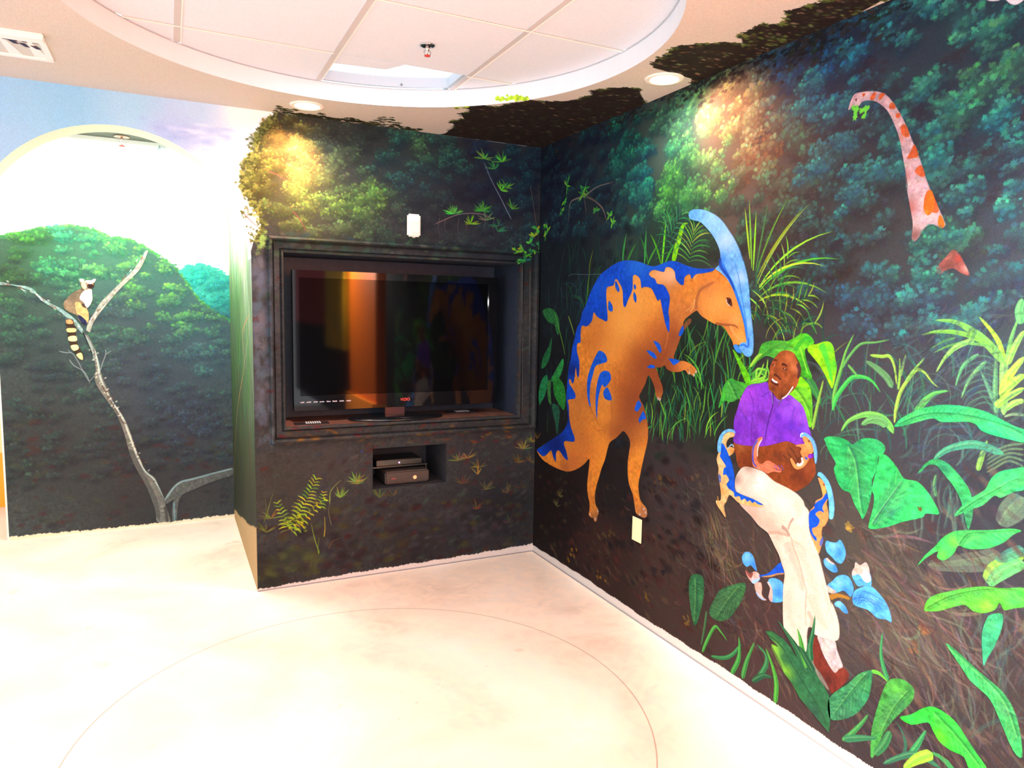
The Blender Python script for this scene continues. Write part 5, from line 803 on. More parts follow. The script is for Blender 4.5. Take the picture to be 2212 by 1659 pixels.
foliage(NW, [(0, 512), (150, 492), (235, 516), (320, 542), (388, 592), (430, 655), (500, 720), (500, 1000), (0, 1060)],
        [(60, 520, (90, 160, 70), (50, 90, 56)), (150, 510, (90, 200, 130), (50, 120, 96)), (220, 540, (120, 206, 100), (56, 120, 90)), (300, 560, (150, 216, 90), (60, 116, 90)), (120, 570, (84, 180, 110), (50, 100, 84)), (230, 590, (130, 200, 96), (56, 104, 90)), (360, 600, (140, 206, 90), (60, 110, 96)), (30, 580, (70, 110, 60), (50, 64, 56)), (320, 660, (110, 180, 80), (62, 92, 92)), (400, 680, (110, 180, 90), (64, 96, 96)),
         (100, 650, (64, 110, 90), (56, 70, 74)), (250, 680, (70, 110, 96), (60, 74, 84)), (420, 760, (84, 130, 120), (66, 84, 96)), (300, 800, (66, 84, 96), (60, 64, 76)), (100, 800, (60, 84, 84), (54, 60, 66)), (400, 900, (70, 84, 100), (62, 62, 74)), (100, 950, (60, 80, 76), (54, 54, 58)), (300, 980, (60, 64, 72), (54, 52, 56))], 360, (.04, .08), .55, .012, 22)
mottle(NW, [(0, 900), (500, 900), (500, 1110), (20, 1150)], [(60, 56, 60), (80, 44, 44), (56, 64, 60), (70, 72, 60), (50, 48, 54)], 260, (.015, .04), (.25, .5), 0, .5)
tree_parts = {}
tree_parts['trunk'] = Z('L', [1095, 960, 1130, 1000, 1170, 1010, 1210, 1090, 1260, 1200, 1290, 1320, 1320, 1440, 1360, 1560, 1395, 1659], 'M', [500, 720, 545, 820, 580, 870, 612, 930, 640, 1010, 668, 1090, 700, 1150, 740, 1175, 760, 1230, 785, 1290, 806, 1350, 812, 1392, 752, 1390, 742, 1330, 705, 1230, 650, 1130, 620, 1060, 592, 960, 560, 880, 520, 820, 470, 750, 452, 700, 458, 650, 440, 580, 412, 520, 400, 480])
tree_parts['limb_left'] = Z('L', [-60, 300, 30, 305, 200, 340, 330, 355, 420, 385, 490, 450, 560, 510, 680, 590, 800, 650, 920, 730, 1000, 800, 1060, 870, 1110, 950, 1090, 980, 1030, 920, 960, 840, 870, 760, 770, 680, 640, 610, 540, 540, 470, 470, 380, 410, 280, 380, 180, 350, 20, 345, -60, 350])
tree_parts['limb_right'] = Z('M', [425, 480, 412, 470, 425, 430, 450, 390, 480, 340, 530, 290, 580, 240, 640, 180, 690, 100, 704, 90, 706, 100, 670, 180, 610, 240, 560, 290, 510, 350, 470, 400, 445, 440, 432, 480])
tree_parts['root_limb'] = Z('M', [785, 1290, 810, 1240, 850, 1200, 930, 1175, 1000, 1165, 1060, 1145, 1112, 1128, 1112, 1162, 1060, 1180, 990, 1205, 920, 1235, 870, 1260, 850, 1310, 845, 1385, 825, 1392, 822, 1330, 830, 1280, 800, 1300])
for k, c in (('limb_left', (132, 160, 158)), ('limb_right', (160, 156, 146)), ('root_limb', (96, 96, 94)), ('trunk', (120, 116, 110))):
    m = NW.fill(tree_parts[k], c)
for pts, w, c in [([452, 560, 470, 640, 480, 700, 520, 790, 580, 880, 615, 960, 650, 1060, 690, 1140, 740, 1190, 790, 1290], .012, (200, 214, 206)), ([410, 500, 440, 560, 450, 620], .01, (150, 176, 176)), ([600, 930, 640, 1030, 680, 1120], .010, (214, 206, 190)), ([785, 1285, 850, 1205, 930, 1180, 1060, 1145, 1112, 1132], .014, (150, 176, 180)), ([480, 720, 540, 830, 590, 920], .01, (90, 70, 64)), ([620, 1040, 680, 1160, 740, 1280, 760, 1380], .03, (84, 84, 84)), ([790, 1310, 800, 1390], .02, (70, 66, 66)), ([830, 1290, 835, 1385], .014, (120, 150, 160))]: NW.stroke(Z('M', pts), w, w*.8, c, .75)
for _ in range(90):
    t = random.random(); x, y = (5+t*170, 612+t*105-18*math.sin(3.1*t)) if _ % 2 else (186+t*128, 705-t*160)
    NW.dab(*NW.uv((x+random.gauss(0, 1.5), y+random.gauss(0, 3))), .014, .006, random.choice([(90, 84, 76), (230, 236, 226), (110, 140, 140), (120, 80, 66)]), .6, -.6 if _ % 2 else .9)
for _ in range(60):
    t = random.random(); q = Z('M', [440, 560, 480, 720, 560, 850, 640, 1040, 740, 1200]); i = min(3, int(t*4)); f = t*4-i; x = q[i][0]+(q[i+1][0]-q[i][0])*f; y = q[i][1]+(q[i+1][1]-q[i][1])*f
    NW.dab(*NW.uv((x+random.gauss(0, 4), y)), .012, .007, random.choice([(120, 70, 60), (220, 216, 200), (80, 70, 66), (236, 230, 214)]), .6, .5)
for pts, w in [([780, 1220, 870, 1240, 960, 1250, 1030, 1350, 1110, 1500, 1200, 1659], .006), ([920, 1330, 980, 1410, 1100, 1480, 1160, 1560, 1190, 1640], .006), ([900, 1205, 960, 1250], .004), ([1330, 1480, 1360, 1380, 1400, 1270, 1400, 1190], .006), ([1400, 1265, 1480, 1215], .004), ([1190, 1620, 1260, 1540], .005)]: NW.stroke(Z('L', pts), w, w*.6, (150, 156, 160), .8)
lemur = Z('L', [1052, 270, 1080, 260, 1110, 268, 1120, 285, 1160, 280, 1215, 282, 1240, 264, 1272, 266, 1262, 300, 1245, 340, 1250, 360, 1215, 395, 1222, 460, 1228, 530, 1205, 600, 1160, 650, 1175, 720, 1180, 790, 1165, 840, 1150, 870, 1090, 850, 1040, 800, 1020, 750, 960, 720, 900, 690, 860, 660, 842, 610, 850, 570, 890, 520, 950, 460, 1010, 420, 1080, 385, 1072, 340])
tail = Z('L', [880, 800, 960, 800, 985, 850, 1005, 940, 1010, 1020, 1030, 1120, 1070, 1200, 1110, 1290, 1098, 1335, 1060, 1325, 1010, 1260, 950, 1180, 920, 1090, 895, 980, 880, 880])
m = NW.fill(tail, (62, 48, 40))
for pts, c in [([880, 805, 950, 805, 970, 855, 890, 855], (236, 150, 100)), ([888, 920, 1000, 918, 1003, 965, 898, 968], (250, 200, 130)), ([910, 1030, 1005, 1018, 1018, 1085, 918, 1085], (252, 226, 160)), ([936, 1150, 1025, 1135, 1045, 1190, 975, 1215], (250, 224, 160)), ([1010, 1270, 1075, 1240, 1100, 1290, 1098, 1335, 1055, 1322], (236, 214, 150))]: NW.fill(Z('L', pts), c)
m = NW.fill(lemur, (128, 108, 88)); NW.shade(m, [(148, 665, 8, (150, 124, 96), .6), (160, 640, 10, (96, 84, 72), .6), (178, 625, 4, (70, 56, 50), .6)])
NW.fill(Z('L', [1105, 430, 1150, 405, 1212, 400, 1222, 460, 1226, 530, 1200, 600, 1155, 645, 1110, 570, 1060, 530, 1070, 480]), (255, 244, 224)); NW.fill(Z('L', [1000, 575, 1060, 575, 1100, 630, 1150, 660, 1178, 730, 1168, 840, 1110, 790, 1060, 745, 1020, 720, 1005, 650]), (240, 168, 110)); NW.fill(Z('L', [1030, 760, 1060, 745, 1120, 790, 1150, 830, 1150, 870, 1090, 850]), (40, 44, 76))
NW.fill(Z('L', [1052, 270, 1080, 260, 1110, 268, 1118, 300, 1090, 310, 1070, 300]), (255, 244, 230)); NW.fill(Z('L', [1130, 290, 1160, 280, 1215, 282, 1240, 264, 1272, 266, 1258, 300, 1235, 320, 1200, 330, 1150, 320]), (255, 244, 230)); NW.fill(Z('L', [1160, 345, 1200, 330, 1240, 345, 1250, 365, 1212, 392, 1170, 380]), (56, 36, 36))
NW.dab(*NW.uv(Z('L', [1158, 335])[0]), .014, .010, (60, 40, 36), .9); NW.dab(*NW.uv(Z('L', [1230, 332])[0]), .012, .010, (60, 40, 36), .9); NW.dab(*NW.uv(Z('L', [1158, 335])[0]), .007, .006, (240, 150, 110)); NW.dab(*NW.uv(Z('L', [1228, 332])[0]), .006, .006, (240, 150, 110)); NW.fill(Z('L', [1080, 330, 1120, 300, 1150, 350, 1140, 400, 1100, 390]), (226, 196, 160), .8); NW.stroke(Z('L', [1100, 590, 1110, 620, 1140, 640]), .018, .01, (60, 46, 44), .8)
strip(NW, .02, .010, (250, 226, 196), 9)
# ------------------------------------------------ alcove side wall (grassy bank fading to sky)
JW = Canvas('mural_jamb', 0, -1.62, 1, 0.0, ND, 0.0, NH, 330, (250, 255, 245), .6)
base(JW, [(515, 480, (255, 255, 255)), (520, 560, (236, 250, 226)), (518, 620, (120, 170, 110)), (515, 680, (84, 130, 84)), (515, 760, (80, 100, 76)), (515, 880, (70, 84, 62)), (515, 980, (60, 64, 50)), (520, 1080, (58, 60, 50)), (545, 1200, (60, 60, 50))])
for _ in range(420):
    u = random.uniform(0, ND); v = random.uniform(.3, 1.75); b = (v-.3)/1.45; c = lerp((70, 76, 50), (96, 170, 100), b); c = lerp(c, (240, 252, 230), max(0, (v-1.45)/.3))
    blade(JW, u, v, random.uniform(.15, .4), random.gauss(0, .05), random.gauss(0, .06), random.uniform(.01, .03), [k*random.uniform(.75, 1.2) for k in c], .6)
JW.stroke([(538, 680), (524, 720), (527, 790), (515, 870), (508, 960), (505, 1060)], .012, .006, (214, 160, 110), .85); JW.stroke([(522, 690), (526, 740), (530, 800)], .012, .006, (160, 110, 90), .6); JW.stroke([(527, 790), (540, 700)], .01, .005, (214, 190, 150), .6)
strip(JW, .3, .012, (214, 176, 126), 4, hf=lambda u: .335-.2*u)
# ------------------------------------------------ ceiling soffit with painted canopy
CW = Canvas('mural_soffit', 2, H, 1, -3.6, 0.0, -3.4, 0.0, 330, (202, 199, 192))
c1 = [(962, 288), (985, 272), (972, 262), (1002, 256), (996, 246), (1015, 240), (1010, 230), (1040, 226), (1070, 232), (1100, 224), (1150, 217), (1200, 220), (1250, 216), (1262, 208), (1282, 208), (1278, 196), (1310, 192), (1345, 189), (1378, 191), (1385, 206), (1400, 230), (1172, 330), (1137, 322), (930, 294)]
c2 = [(1410, 146), (1416, 128), (1440, 122), (1446, 108), (1475, 98), (1530, 94), (1580, 92), (1606, 98), (1600, 76), (1622, 68), (1640, 52), (1690, 54), (1700, 34), (1712, 20), (1760, 10), (1800, -6), (1900, -40), (1960, -30), (1800, 60), (1600, 146), (1490, 196), (1494, 170)]
for pl_ in (c1, c2):
    CW.fill(pl_, (38, 34, 34), smooth=False)
    for (x0, y0), (x1, y1) in zip(pl_, pl_[1:]):
        for _ in range(4):
            t = random.random(); CW.dab(*CW.uv((x0+(x1-x0)*t, y0+(y1-y0)*t)), random.uniform(.012, .035), random.uniform(.008, .018), random.choice([(34, 34, 30), (60, 74, 40), (44, 40, 36), (90, 110, 56)]), .9)
mottle(CW, c1, [(56, 70, 40), (110, 90, 76), (30, 30, 34), (140, 124, 104), (70, 90, 46)], 420, (.008, .02), (.3, .7), 0, .4)
mottle(CW, c2, [(80, 96, 56), (130, 100, 70), (40, 40, 46), (120, 140, 84), (150, 130, 110)], 420, (.008, .02), (.3, .7), 0, .4)
for x in np.linspace(600, 905, 90):
    y = 240+(x-597)*.137
    hgt = max(3, 7*math.sin((x-600)/30)+8+6*math.sin(x/13)) if not (690 > x > 640) else 3
    for _ in range(4): CW.dab(*CW.uv((x+random.gauss(0, 4), y-random.uniform(-3, hgt))), .02, .012, random.choice([(44, 50, 32), (34, 34, 30), (66, 70, 40)]), .95)
for x0, x1 in ((1490, 1480), ):
    pass
for _ in range(26): CW.dab(*CW.uv((random.gauss(1000, 10), random.gauss(230, 3))), .014, .010, random.choice([(150, 190, 40), (90, 120, 40), (190, 220, 40)]), .9)
for _ in range(40): CW.dab(*CW.uv((random.uniform(1600, 1700), random.uniform(70, 100))), .016, .010, random.choice([(96, 120, 56), (60, 70, 44)]), .7)
# ================================================================== BUILD
def paintmat(cv, rough=.8, bump=.12):
    m = bpy.data.materials.new(cv.name); m.use_nodes = True; nt = m.node_tree; b = nt.nodes['Principled BSDF']
    t = nt.nodes.new('ShaderNodeTexImage'); t.image = cv.image(); t.extension = 'MIRROR'; t.interpolation = 'Linear'
    nt.links.new(t.outputs[0], b.inputs['Base Color']); b.inputs['Roughness'].default_value = rough; b.inputs['Specular IOR Level'].default_value = .07
    n = nt.nodes.new('ShaderNodeTexNoise'); n.inputs['Scale'].default_value = 160; tc = nt.nodes.new('ShaderNodeTexCoord'); nt.links.new(tc.outputs['Object'], n.inputs[0])
    bp = nt.nodes.new('ShaderNodeBump'); bp.inputs['Strength'].default_value = bump; bp.inputs['Distance'].default_value = .002
    nt.links.new(n.outputs[0], bp.inputs['Height']); nt.links.new(bp.outputs[0], b.inputs['Normal'])
    return m
def uvplanar(bm, cv):
    l = bm.loops.layers.uv.verify()
    for f in bm.faces:
        for lp in f.loops:
            c = lp.vert.co
            u, v = (c.x, c.z) if cv.ax == 1 else ((cv.sign*c.y, c.z) if cv.ax == 0 else (c.x, c.y))
            lp[l].uv = ((u-cv.u0)/(cv.u1-cv.u0), (v-cv.v0)/(cv.v1-cv.v0))
MR, MBK, MN, MJ, MC = paintmat(RW), paintmat(BW), paintmat(NW), paintmat(JW), paintmat(CW, .7)
def loops_fill(loops, to3, bm):
    es = []
    for lp in loops:
        vs = [bm.verts.new(to3(*p)) for p in lp]
        for i in range(len(vs)): es.append(bm.edges.new((vs[i], vs[(i+1) % len(vs)])))
    bmesh.ops.triangle_fill(bm, use_beauty=True, use_dissolve=False, edges=es)
def flip_to(bm, d):
    bm.normal_update()
    for f in bm.faces:
        if f.normal.dot(Vector(d)) < 0: f.normal_flip()
def S(o): o['kind'] = 'structure'; return o

white = mat('cream_plaster', (.84, .80, .74), .7, noise=.03, nscale=8)
trayp = mat('tray_paint', (.74, .79, .86), .7, noise=.02, nscale=10)
tilem = mat('ceiling_tile', (.70, .80, .91), .9, noise=.05, nscale=220, bump=.3)
gridm = mat('ceiling_grid', (.93, .90, .86), .5)
band = trayp
# arch, television opening and component opening in the back wall
ARC = (-2.19, 1.72, .57)
arch = [(-2.76, 0)]+[(ARC[0]+ARC[2]*math.cos(a), ARC[1]+ARC[2]*math.sin(a)) for a in np.linspace(math.pi, 0, 41)]+[(-1.62, 0)]
OX0, OX1, OZ0, OZ1 = -1.470, -.136, .862, 1.757          # television opening
KX0, KX1, KZ0, KZ1 = -1.008, -.577, .488, .715           # component opening
outer = [(-4.2, 0)]+arch+[(0, 0), (0, H), (-4.2, H)]
bm = B()
loops_fill([outer, [(OX0, OZ0), (OX1, OZ0), (OX1, OZ1), (OX0, OZ1)], [(KX0, KZ0), (KX1, KZ0), (KX1, KZ1), (KX0, KZ1)]], lambda u, v: (u, 0, v), bm)
flip_to(bm, (0, -1, 0)); uvplanar(bm, BW)
wall_back = S(link('wall_back', bm, MBK, smooth='keep'))
# underside of the arch
bm = B(); T = .16
pale = mat('arch_paint', (.80, .88, .74), .6, noise=.03)
prev = None
for u, v in [(-2.76, 1.72)]+arch[2:-2]+[(-1.62, 1.72)]:
    a, b_ = bm.verts.new((u, 0, v)), bm.verts.new((u, T, v))
    if prev: bm.faces.new((prev[0], a, b_, prev[1]))
    prev = (a, b_)
bx = [(-2.76, 1.72), (-2.76, 0)]
a, b_, c, d = [bm.verts.new(p) for p in ((-2.76, 0, 1.72), (-2.76, T, 1.72), (-2.76, T, 0), (-2.76, 0, 0))]
bm.faces.new((a, b_, c, d))
# back of the wall above and beside the arch
loops_fill([[(-2.76, 0)]+[p for p in arch[1:-1]]+[(-1.62, 1.72), (-1.615, NH), (-4.2, NH), (-4.2, 0)]], lambda u, v: (u, T, v), bm)
S(link('trim_1', bm, pale))
# alcove
bm = B(); loops_fill([[(-2.935, 0), (-1.62, 0), (-1.62, NH), (-2.935, NH)]], lambda u, v: (u, ND, v), bm); flip_to(bm, (0, -1, 0)); uvplanar(bm, NW)
wa = S(link('wall_alcove', bm, MN, smooth='keep'))
bm = B(); loops_fill([[(0, 0), (ND, 0), (ND, NH), (T, NH), (T, 1.72), (0, 1.72)]], lambda u, v: (-1.62, u, v), bm); flip_to(bm, (-1, 0, 0)); uvplanar(bm, JW)
S(link('wall_alcove_side', bm, MJ, smooth='keep'))
bm = B(); box(bm, -4.2, -1.62, T, 2.6, NH, NH+.05); S(link('ceiling_alcove', bm, mat('alcove_ceiling', (.09, .11, .085), .8)))
# the hall wall beyond the alcove's left end
bm = B(); box(bm, -4.2, -2.94, ND+.9, ND+1.0, 0, NH)
hallm = bpy.data.materials.new('hall_wall'); hallm.use_nodes = True; nt = hallm.node_tree; g = nt.nodes.new('ShaderNodeNewGeometry'); sx = nt.nodes.new('ShaderNodeSeparateXYZ'); rp = nt.nodes.new('ShaderNodeValToRGB'); dv = nt.nodes.new('ShaderNodeMath'); dv.operation = 'DIVIDE'; dv.inputs[1].default_value = 2.5
nt.links.new(g.outputs['Position'], sx.inputs[0]); nt.links.new(sx.outputs['Z'], dv.inputs[0]); nt.links.new(dv.outputs[0], rp.inputs[0]); nt.links.new(rp.outputs[0], nt.nodes['Principled BSDF'].inputs['Base Color'])
rp.color_ramp.interpolation = 'CONSTANT'; rp.color_ramp.elements[0].color = (*lin((255, 168, 40)), 1); rp.color_ramp.elements[1].position = .16; rp.color_ramp.elements[1].color = (*lin((250, 214, 160)), 1)
S(link('wall_hall', bm, hallm))
bm = B(); box(bm, -2.945, -2.935, ND, ND+.9, 0, NH); S(link('trim_2', bm, white))

# right wall, ending where the hall begins
RY = -3.05
bm = B(); loops_fill([[(0, 0), (RY, 0), (RY, H), (0, H)]], lambda u, v: (0, u, v), bm); flip_to(bm, (-1, 0, 0)); uvplanar(bm, RW)
wall_right = S(link('wall_right', bm, MR, smooth='keep'))
# floor
flm = bpy.data.materials.new('sealed_plywood_floor'); flm.use_nodes = True; nt = flm.node_tree; b = nt.nodes['Principled BSDF']; b.inputs['Roughness'].default_value = .5; b.inputs['Specular IOR Level'].default_value = .3
g = nt.nodes.new('ShaderNodeNewGeometry')
def noise(scale, det=5, dist=0):
    n = nt.nodes.new('ShaderNodeTexNoise'); n.inputs['Scale'].default_value = scale; n.inputs['Detail'].default_value = det; n.inputs['Distortion'].default_value = dist; nt.links.new(g.outputs['Position'], n.inputs['Vector']); return n.outputs['Fac']
def ramp(fac, stops):
    r = nt.nodes.new('ShaderNodeValToRGB'); el = r.color_ramp.elements
    while len(el) < len(stops): el.new(.5)
    for e, (p, c) in zip(el, stops): e.position = p; e.color = (*c, 1)
    nt.links.new(fac, r.inputs[0]); return r.outputs[0]
def mix(fac, a, b_, mode='MIX'):
    x = nt.nodes.new('ShaderNodeMixRGB'); x.blend_type = mode
    if isinstance(fac, float): x.inputs[0].default_value = fac
    else: nt.links.new(fac, x.inputs[0])
    for s, v in ((x.inputs[1], a), (x.inputs[2], b_)):
        if isinstance(v, tuple): s.default_value = (*v, 1)
        else: nt.links.new(v, s)
    return x.outputs[0]
col = ramp(noise(1.6, 6, .6), [(.3, lin((210, 186, 172))), (.5, lin((228, 211, 200))), (.7, lin((236, 225, 218)))])
col = mix(ramp(noise(9, 8, 1.5), [(.35, (0, 0, 0)), (.75, (.6, .6, .6))]), col, lin((250, 222, 200)))
col = mix(ramp(noise(34, 3), [(.70, (0, 0, 0)), (.76, (.55, .55, .55))]), col, lin((226, 166, 140)))
col = mix(ramp(noise(5, 2), [(.72, (0, 0, 0)), (.76, (.4, .4, .4))]), col, lin((200, 160, 140)))
vm = nt.nodes.new('ShaderNodeVectorMath'); vm.operation = 'DISTANCE'; vm.inputs[1].default_value = (-1.3775, -1.4186, 0); nt.links.new(g.outputs['Position'], vm.inputs[0])
m1 = nt.nodes.new('ShaderNodeMath'); m1.operation = 'SUBTRACT'; nt.links.new(vm.outputs['Value'], m1.inputs[0]); m1.inputs[1].default_value = .9932
m2 = nt.nodes.new('ShaderNodeMath'); m2.operation = 'ABSOLUTE'; nt.links.new(m1.outputs[0], m2.inputs[0])
m3 = nt.nodes.new('ShaderNodeMath'); m3.operation = 'LESS_THAN'; nt.links.new(m2.outputs[0], m3.inputs[0]); m3.inputs[1].default_value = .0026
m4 = nt.nodes.new('ShaderNodeMath'); m4.operation = 'MULTIPLY'; nt.links.new(m3.outputs[0], m4.inputs[0]); m4.inputs[1].default_value = .55
col = mix(m4.outputs[0], col, lin((120, 84, 70)))
nt.links.new(col, b.inputs['Base Color'])
bm = B(); box(bm, -6.5, 1.2, -7.0, 2.6, -.06, 0); S(link('floor', bm, flm))
# dark line where wall and floor meet
bm = B(); box(bm, -1.62, -.001, -.006, -.0005, 0, .004); box(bm, -.006, -.0005, RY, -.006, 0, .004); S(link('trim_3', bm, mat('joint_line', (.24, .22, .24), .8)))

# ceiling: soffit with round tray
TC = (-1.335, -1.345); TR_ = 1.0; TD = .08
bm = B()
circ = [(TC[0]+TR_*math.cos(a), TC[1]+TR_*math.sin(a)) for a in np.linspace(0, 2*math.pi, 97)[:-1]]
DR = .062
def ring(x, y, r, n=32): return [(x+r*math.cos(a), y+r*math.sin(a)) for a in np.linspace(0, 2*math.pi, n+1)[:-1]]
loops_fill([[(-4.2, -4.6), (0, -4.6), (0, 0), (-4.2, 0)], circ]+[ring(x, y, DR) for x, y in DOWN], lambda u, v: (u, v, H), bm)
flip_to(bm, (0, 0, -1)); uvplanar(bm, CW)
S(link('ceiling', bm, MC, smooth='keep'))
bm = B()
for i in range(96):
    (xa, ya), (xb, yb) = circ[i], circ[(i+1) % 96]
    v = [bm.verts.new(p) for p in ((xa, ya, H), (xb, yb, H), (xb, yb, H+TD), (xa, ya, H+TD))]; bm.faces.new(v)
S(link('trim_4', bm, band))
bm = B(); lathe(bm, [(TR_-.0005, TD-.001), (TR_-.0005, TD-.0035), (TR_-.004, TD-.0035), (TR_-.004, TD-.001)], TC[0], TC[1], 96, H, cap=(0, 0)); S(link('trim_8', bm, mat('tray_edge_shade', (.46, .52, .58), .8)))  # dark ring standing in for the shade line along the tile edge
bm = B()
# suspended tiles: each lay-in tile is a piece cut to the circle
gx = [-1.94+.5875*k for k in range(-1, 5)]; gy = [-.735-.5825*k for k in range(-2, 5)][::-1]
def clipc(x0, x1, y0, y1, R):
    n = 24; pts = []
    for (ax, ay), (bx_, by_) in (((x0, y0), (x1, y0)), ((x1, y0), (x1, y1)), ((x1, y1), (x0, y1)), ((x0, y1), (x0, y0))):
        for k in range(n): pts.append((ax+(bx_-ax)*k/n, ay+(by_-ay)*k/n))
    ins = [p for p in pts if math.hypot(p[0]-TC[0], p[1]-TC[1]) <= R]
    if not ins: return None
    for a in np.linspace(0, 2*math.pi, 241)[:-1]:
        p = (TC[0]+R*math.cos(a), TC[1]+R*math.sin(a))
        if x0 <= p[0] <= x1 and y0 <= p[1] <= y1: ins.append(p)
    cx, cy = sum(p[0] for p in ins)/len(ins), sum(p[1] for p in ins)/len(ins)
    ins.sort(key=lambda p: math.atan2(p[1]-cy, p[0]-cx)); return ins
PX0, PX1, PY0, PY1 = -1.345, -.775, -.725, -.2
bm = B()
for i in range(len(gx)-1):
    for j in range(len(gy)-1):
        if abs(gx[i]+1.3525) < .02 and abs(gy[j]+.735) < .02:
            P = clipc(gx[i]+.008, gx[i+1]-.008, gy[j]+.0, gy[j]+.115, TR_-.001)   # the displaced tile covers only the near part
            P = [(gx[i]+.008, -.735), (-1.06, -.735), (-1.115, -.640), (gx[i]+.008, -.610)]
        else: P = clipc(gx[i]+.006, gx[i+1]-.006, gy[j]+.006, gy[j+1]-.006, TR_-.001)
        if not P: continue
        lo = [bm.verts.new((x, y, H+TD)) for x, y in P]; hi = [bm.verts.new((x, y, H+TD+.012)) for x, y in P]
        bm.faces.new(lo); bm.faces.new(hi[::-1])
        for k in range(len(P)): bm.faces.new((lo[k], lo[(k+1) % len(P)], hi[(k+1) % len(P)], hi[k]))
S(link('ceiling_tray', bm, tilem))
bm = B(); bw = B()
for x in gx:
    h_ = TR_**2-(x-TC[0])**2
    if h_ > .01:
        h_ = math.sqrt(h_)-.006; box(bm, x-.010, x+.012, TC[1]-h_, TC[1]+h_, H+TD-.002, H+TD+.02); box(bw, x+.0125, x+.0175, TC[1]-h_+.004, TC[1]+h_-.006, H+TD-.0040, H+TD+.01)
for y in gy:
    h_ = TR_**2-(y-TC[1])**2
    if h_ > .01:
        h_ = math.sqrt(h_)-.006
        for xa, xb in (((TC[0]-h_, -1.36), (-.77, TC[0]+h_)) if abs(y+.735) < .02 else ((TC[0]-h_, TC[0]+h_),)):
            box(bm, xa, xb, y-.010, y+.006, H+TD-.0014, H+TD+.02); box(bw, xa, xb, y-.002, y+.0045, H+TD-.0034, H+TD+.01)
S(link('trim_9', bw, gridm))
S(link('trim_5', bm, mat('grid_shade', (.54, .56, .58), .7)))  # grey bars carry the grid's shadow side in their colour
bm = B(); box(bm, -2.6, -.1, -2.6, -.1, H+.40, H+.42); S(link('ceiling_deck', bm, white))

# light panel seen through the gap of the tray
lp = empty('ceiling_light', (-1.06, -.55, H+.10), 'bluish white light panel showing through the gap in the round ceiling tray', 'ceiling light')
bm = B(); box(bm, -1.345, -.775, -.73, -.345, H+.125, H+.14); local(link('diffuser', bm, mat('diffuser', (.9, .95, 1), .5, emit=(.86, .94, 1), es=.95)), lp)
bm = B()
n0 = None
for k in range(25):
    t = k/24; x = -1.345+.57*t; y = TC[1]+math.sqrt(max(0, (TR_-.012)**2-(x-TC[0])**2))
    a = [bm.verts.new((x, y, H+TD+.001)), bm.verts.new((x, y, H+.14)), bm.verts.new((x, y-.02, H+TD+.001)), bm.verts.new((x, y-.02, H+.14))]
    if n0: bm.faces.new((n0[2], a[2], a[3], n0[3])); bm.faces.new((n0[0], a[0], a[2], n0[2]))
    n0 = a
box(bm, -1.349, -1.343, -.73, -.36, H+.083, H+.14); box(bm, -.79, -.775, -.73, -.48, H+.083, H+.14)
local(link('frame', bm, mat('panel_frame', lin((170, 186, 200)), .5)), lp)
bm = B(); bmesh.ops.create_uvsphere(bm, u_segments=10, v_segments=6, radius=.005, matrix=Matrix.Translation((-.985, TC[1]+math.sqrt(.97-(.35)**2)-.022, H+.09))); local(link('screw', bm, mat('screw', (.2, .2, .2), .4)), lp)

# recessed downlights
wtrim = mat('downlight_trim', (.95, .9, .84), .4); glow = mat('downlight_glow', (1, 1, 1), .5, emit=(1, .90, .72), es=9)
def downlight(x, y, label):
    t = empty('downlight', (x, y, H), label, 'downlight', 'recessed downlights round the tray')
    bm = B(); lathe(bm, [(DR+.018, -.001), (DR+.016, -.006), (DR-.002, -.006), (DR-.006, .0)], x, y, 36, H, cap=(0, 0)); local(link('trim_ring', bm, wtrim, smooth=True), t)
    bm = B(); lathe(bm, [(DR-.001, .0), (DR-.004, .05), (DR-.03, .06)], x, y, 36, H, cap=(0, 1)); local(link('housing', bm, wtrim, smooth=True), t)
    bm = B(); lathe(bm, [(.0005, -.0095), (.03, -.008), (DR-.008, .002)], x, y, 32, H); local(link('bulb', bm, glow, smooth=True), t)
downlight(*DOWN[0], 'glowing round downlight in the soffit above the television')
downlight(*DOWN[1], 'glowing round downlight by the mural wall, next to the painted canopy')

# fire sprinklers
chrome = mat('chrome', (.55, .55, .58), .12, metal=1); redm = mat('red_cap', lin((190, 60, 50)), .4); brass = mat('brass', (.6, .4, .3), .3, metal=1)
def sprinkler(x, y, z, label, cup, s=1.0):
    t = empty('sprinkler_head', (x, y, z), label, 'sprinkler', None)
    bm = B(); lathe(bm, [(.030*s, 0), (.032*s, -.004*s), (.022*s, -.006*s), (.012*s, -.001)], x, y, 32, z); local(link('escutcheon', bm, cup, smooth=True), t)
    bm = B(); lathe(bm, [(.008*s, 0), (.009*s, -.018*s), (.006*s, -.022*s), (.002*s, -.030*s), (.002*s, -.038*s)], x, y, 16, z)
    for sx_ in (-1, 1):
        for k in range(8):
            a0, a1 = k/8*math.pi*.5, (k+1)/8*math.pi*.5
            px0, pz0 = .008*s+.006*s*math.sin(2*a0), -.018*s-.022*s*k/8; px1, pz1 = .008*s+.006*s*math.sin(2*a1), -.018*s-.022*s*(k+1)/8
            if sx_ == 1 or True: box(bm, x+sx_*px0-.0015, x+sx_*px0+.0015, y-.0015, y+.0015, z+pz1, z+pz0)
    local(link('frame', bm, chrome, smooth=True), t)
    bm = B(); lathe(bm, [(.012*s, -.040*s), (.013*s, -.043*s), (.004*s, -.045*s)], x, y, 12, z); local(link('deflector', bm, redm, smooth=True), t)
sprinkler(-1.049, -1.003, H+TD, 'chrome pendant fire sprinkler with red deflector in the round tray ceiling', chrome)
sprinkler(-2.23, 1.36, NH, 'small fire sprinkler at the alcove ceiling, seen under the crown of the arch', brass, 1.4)

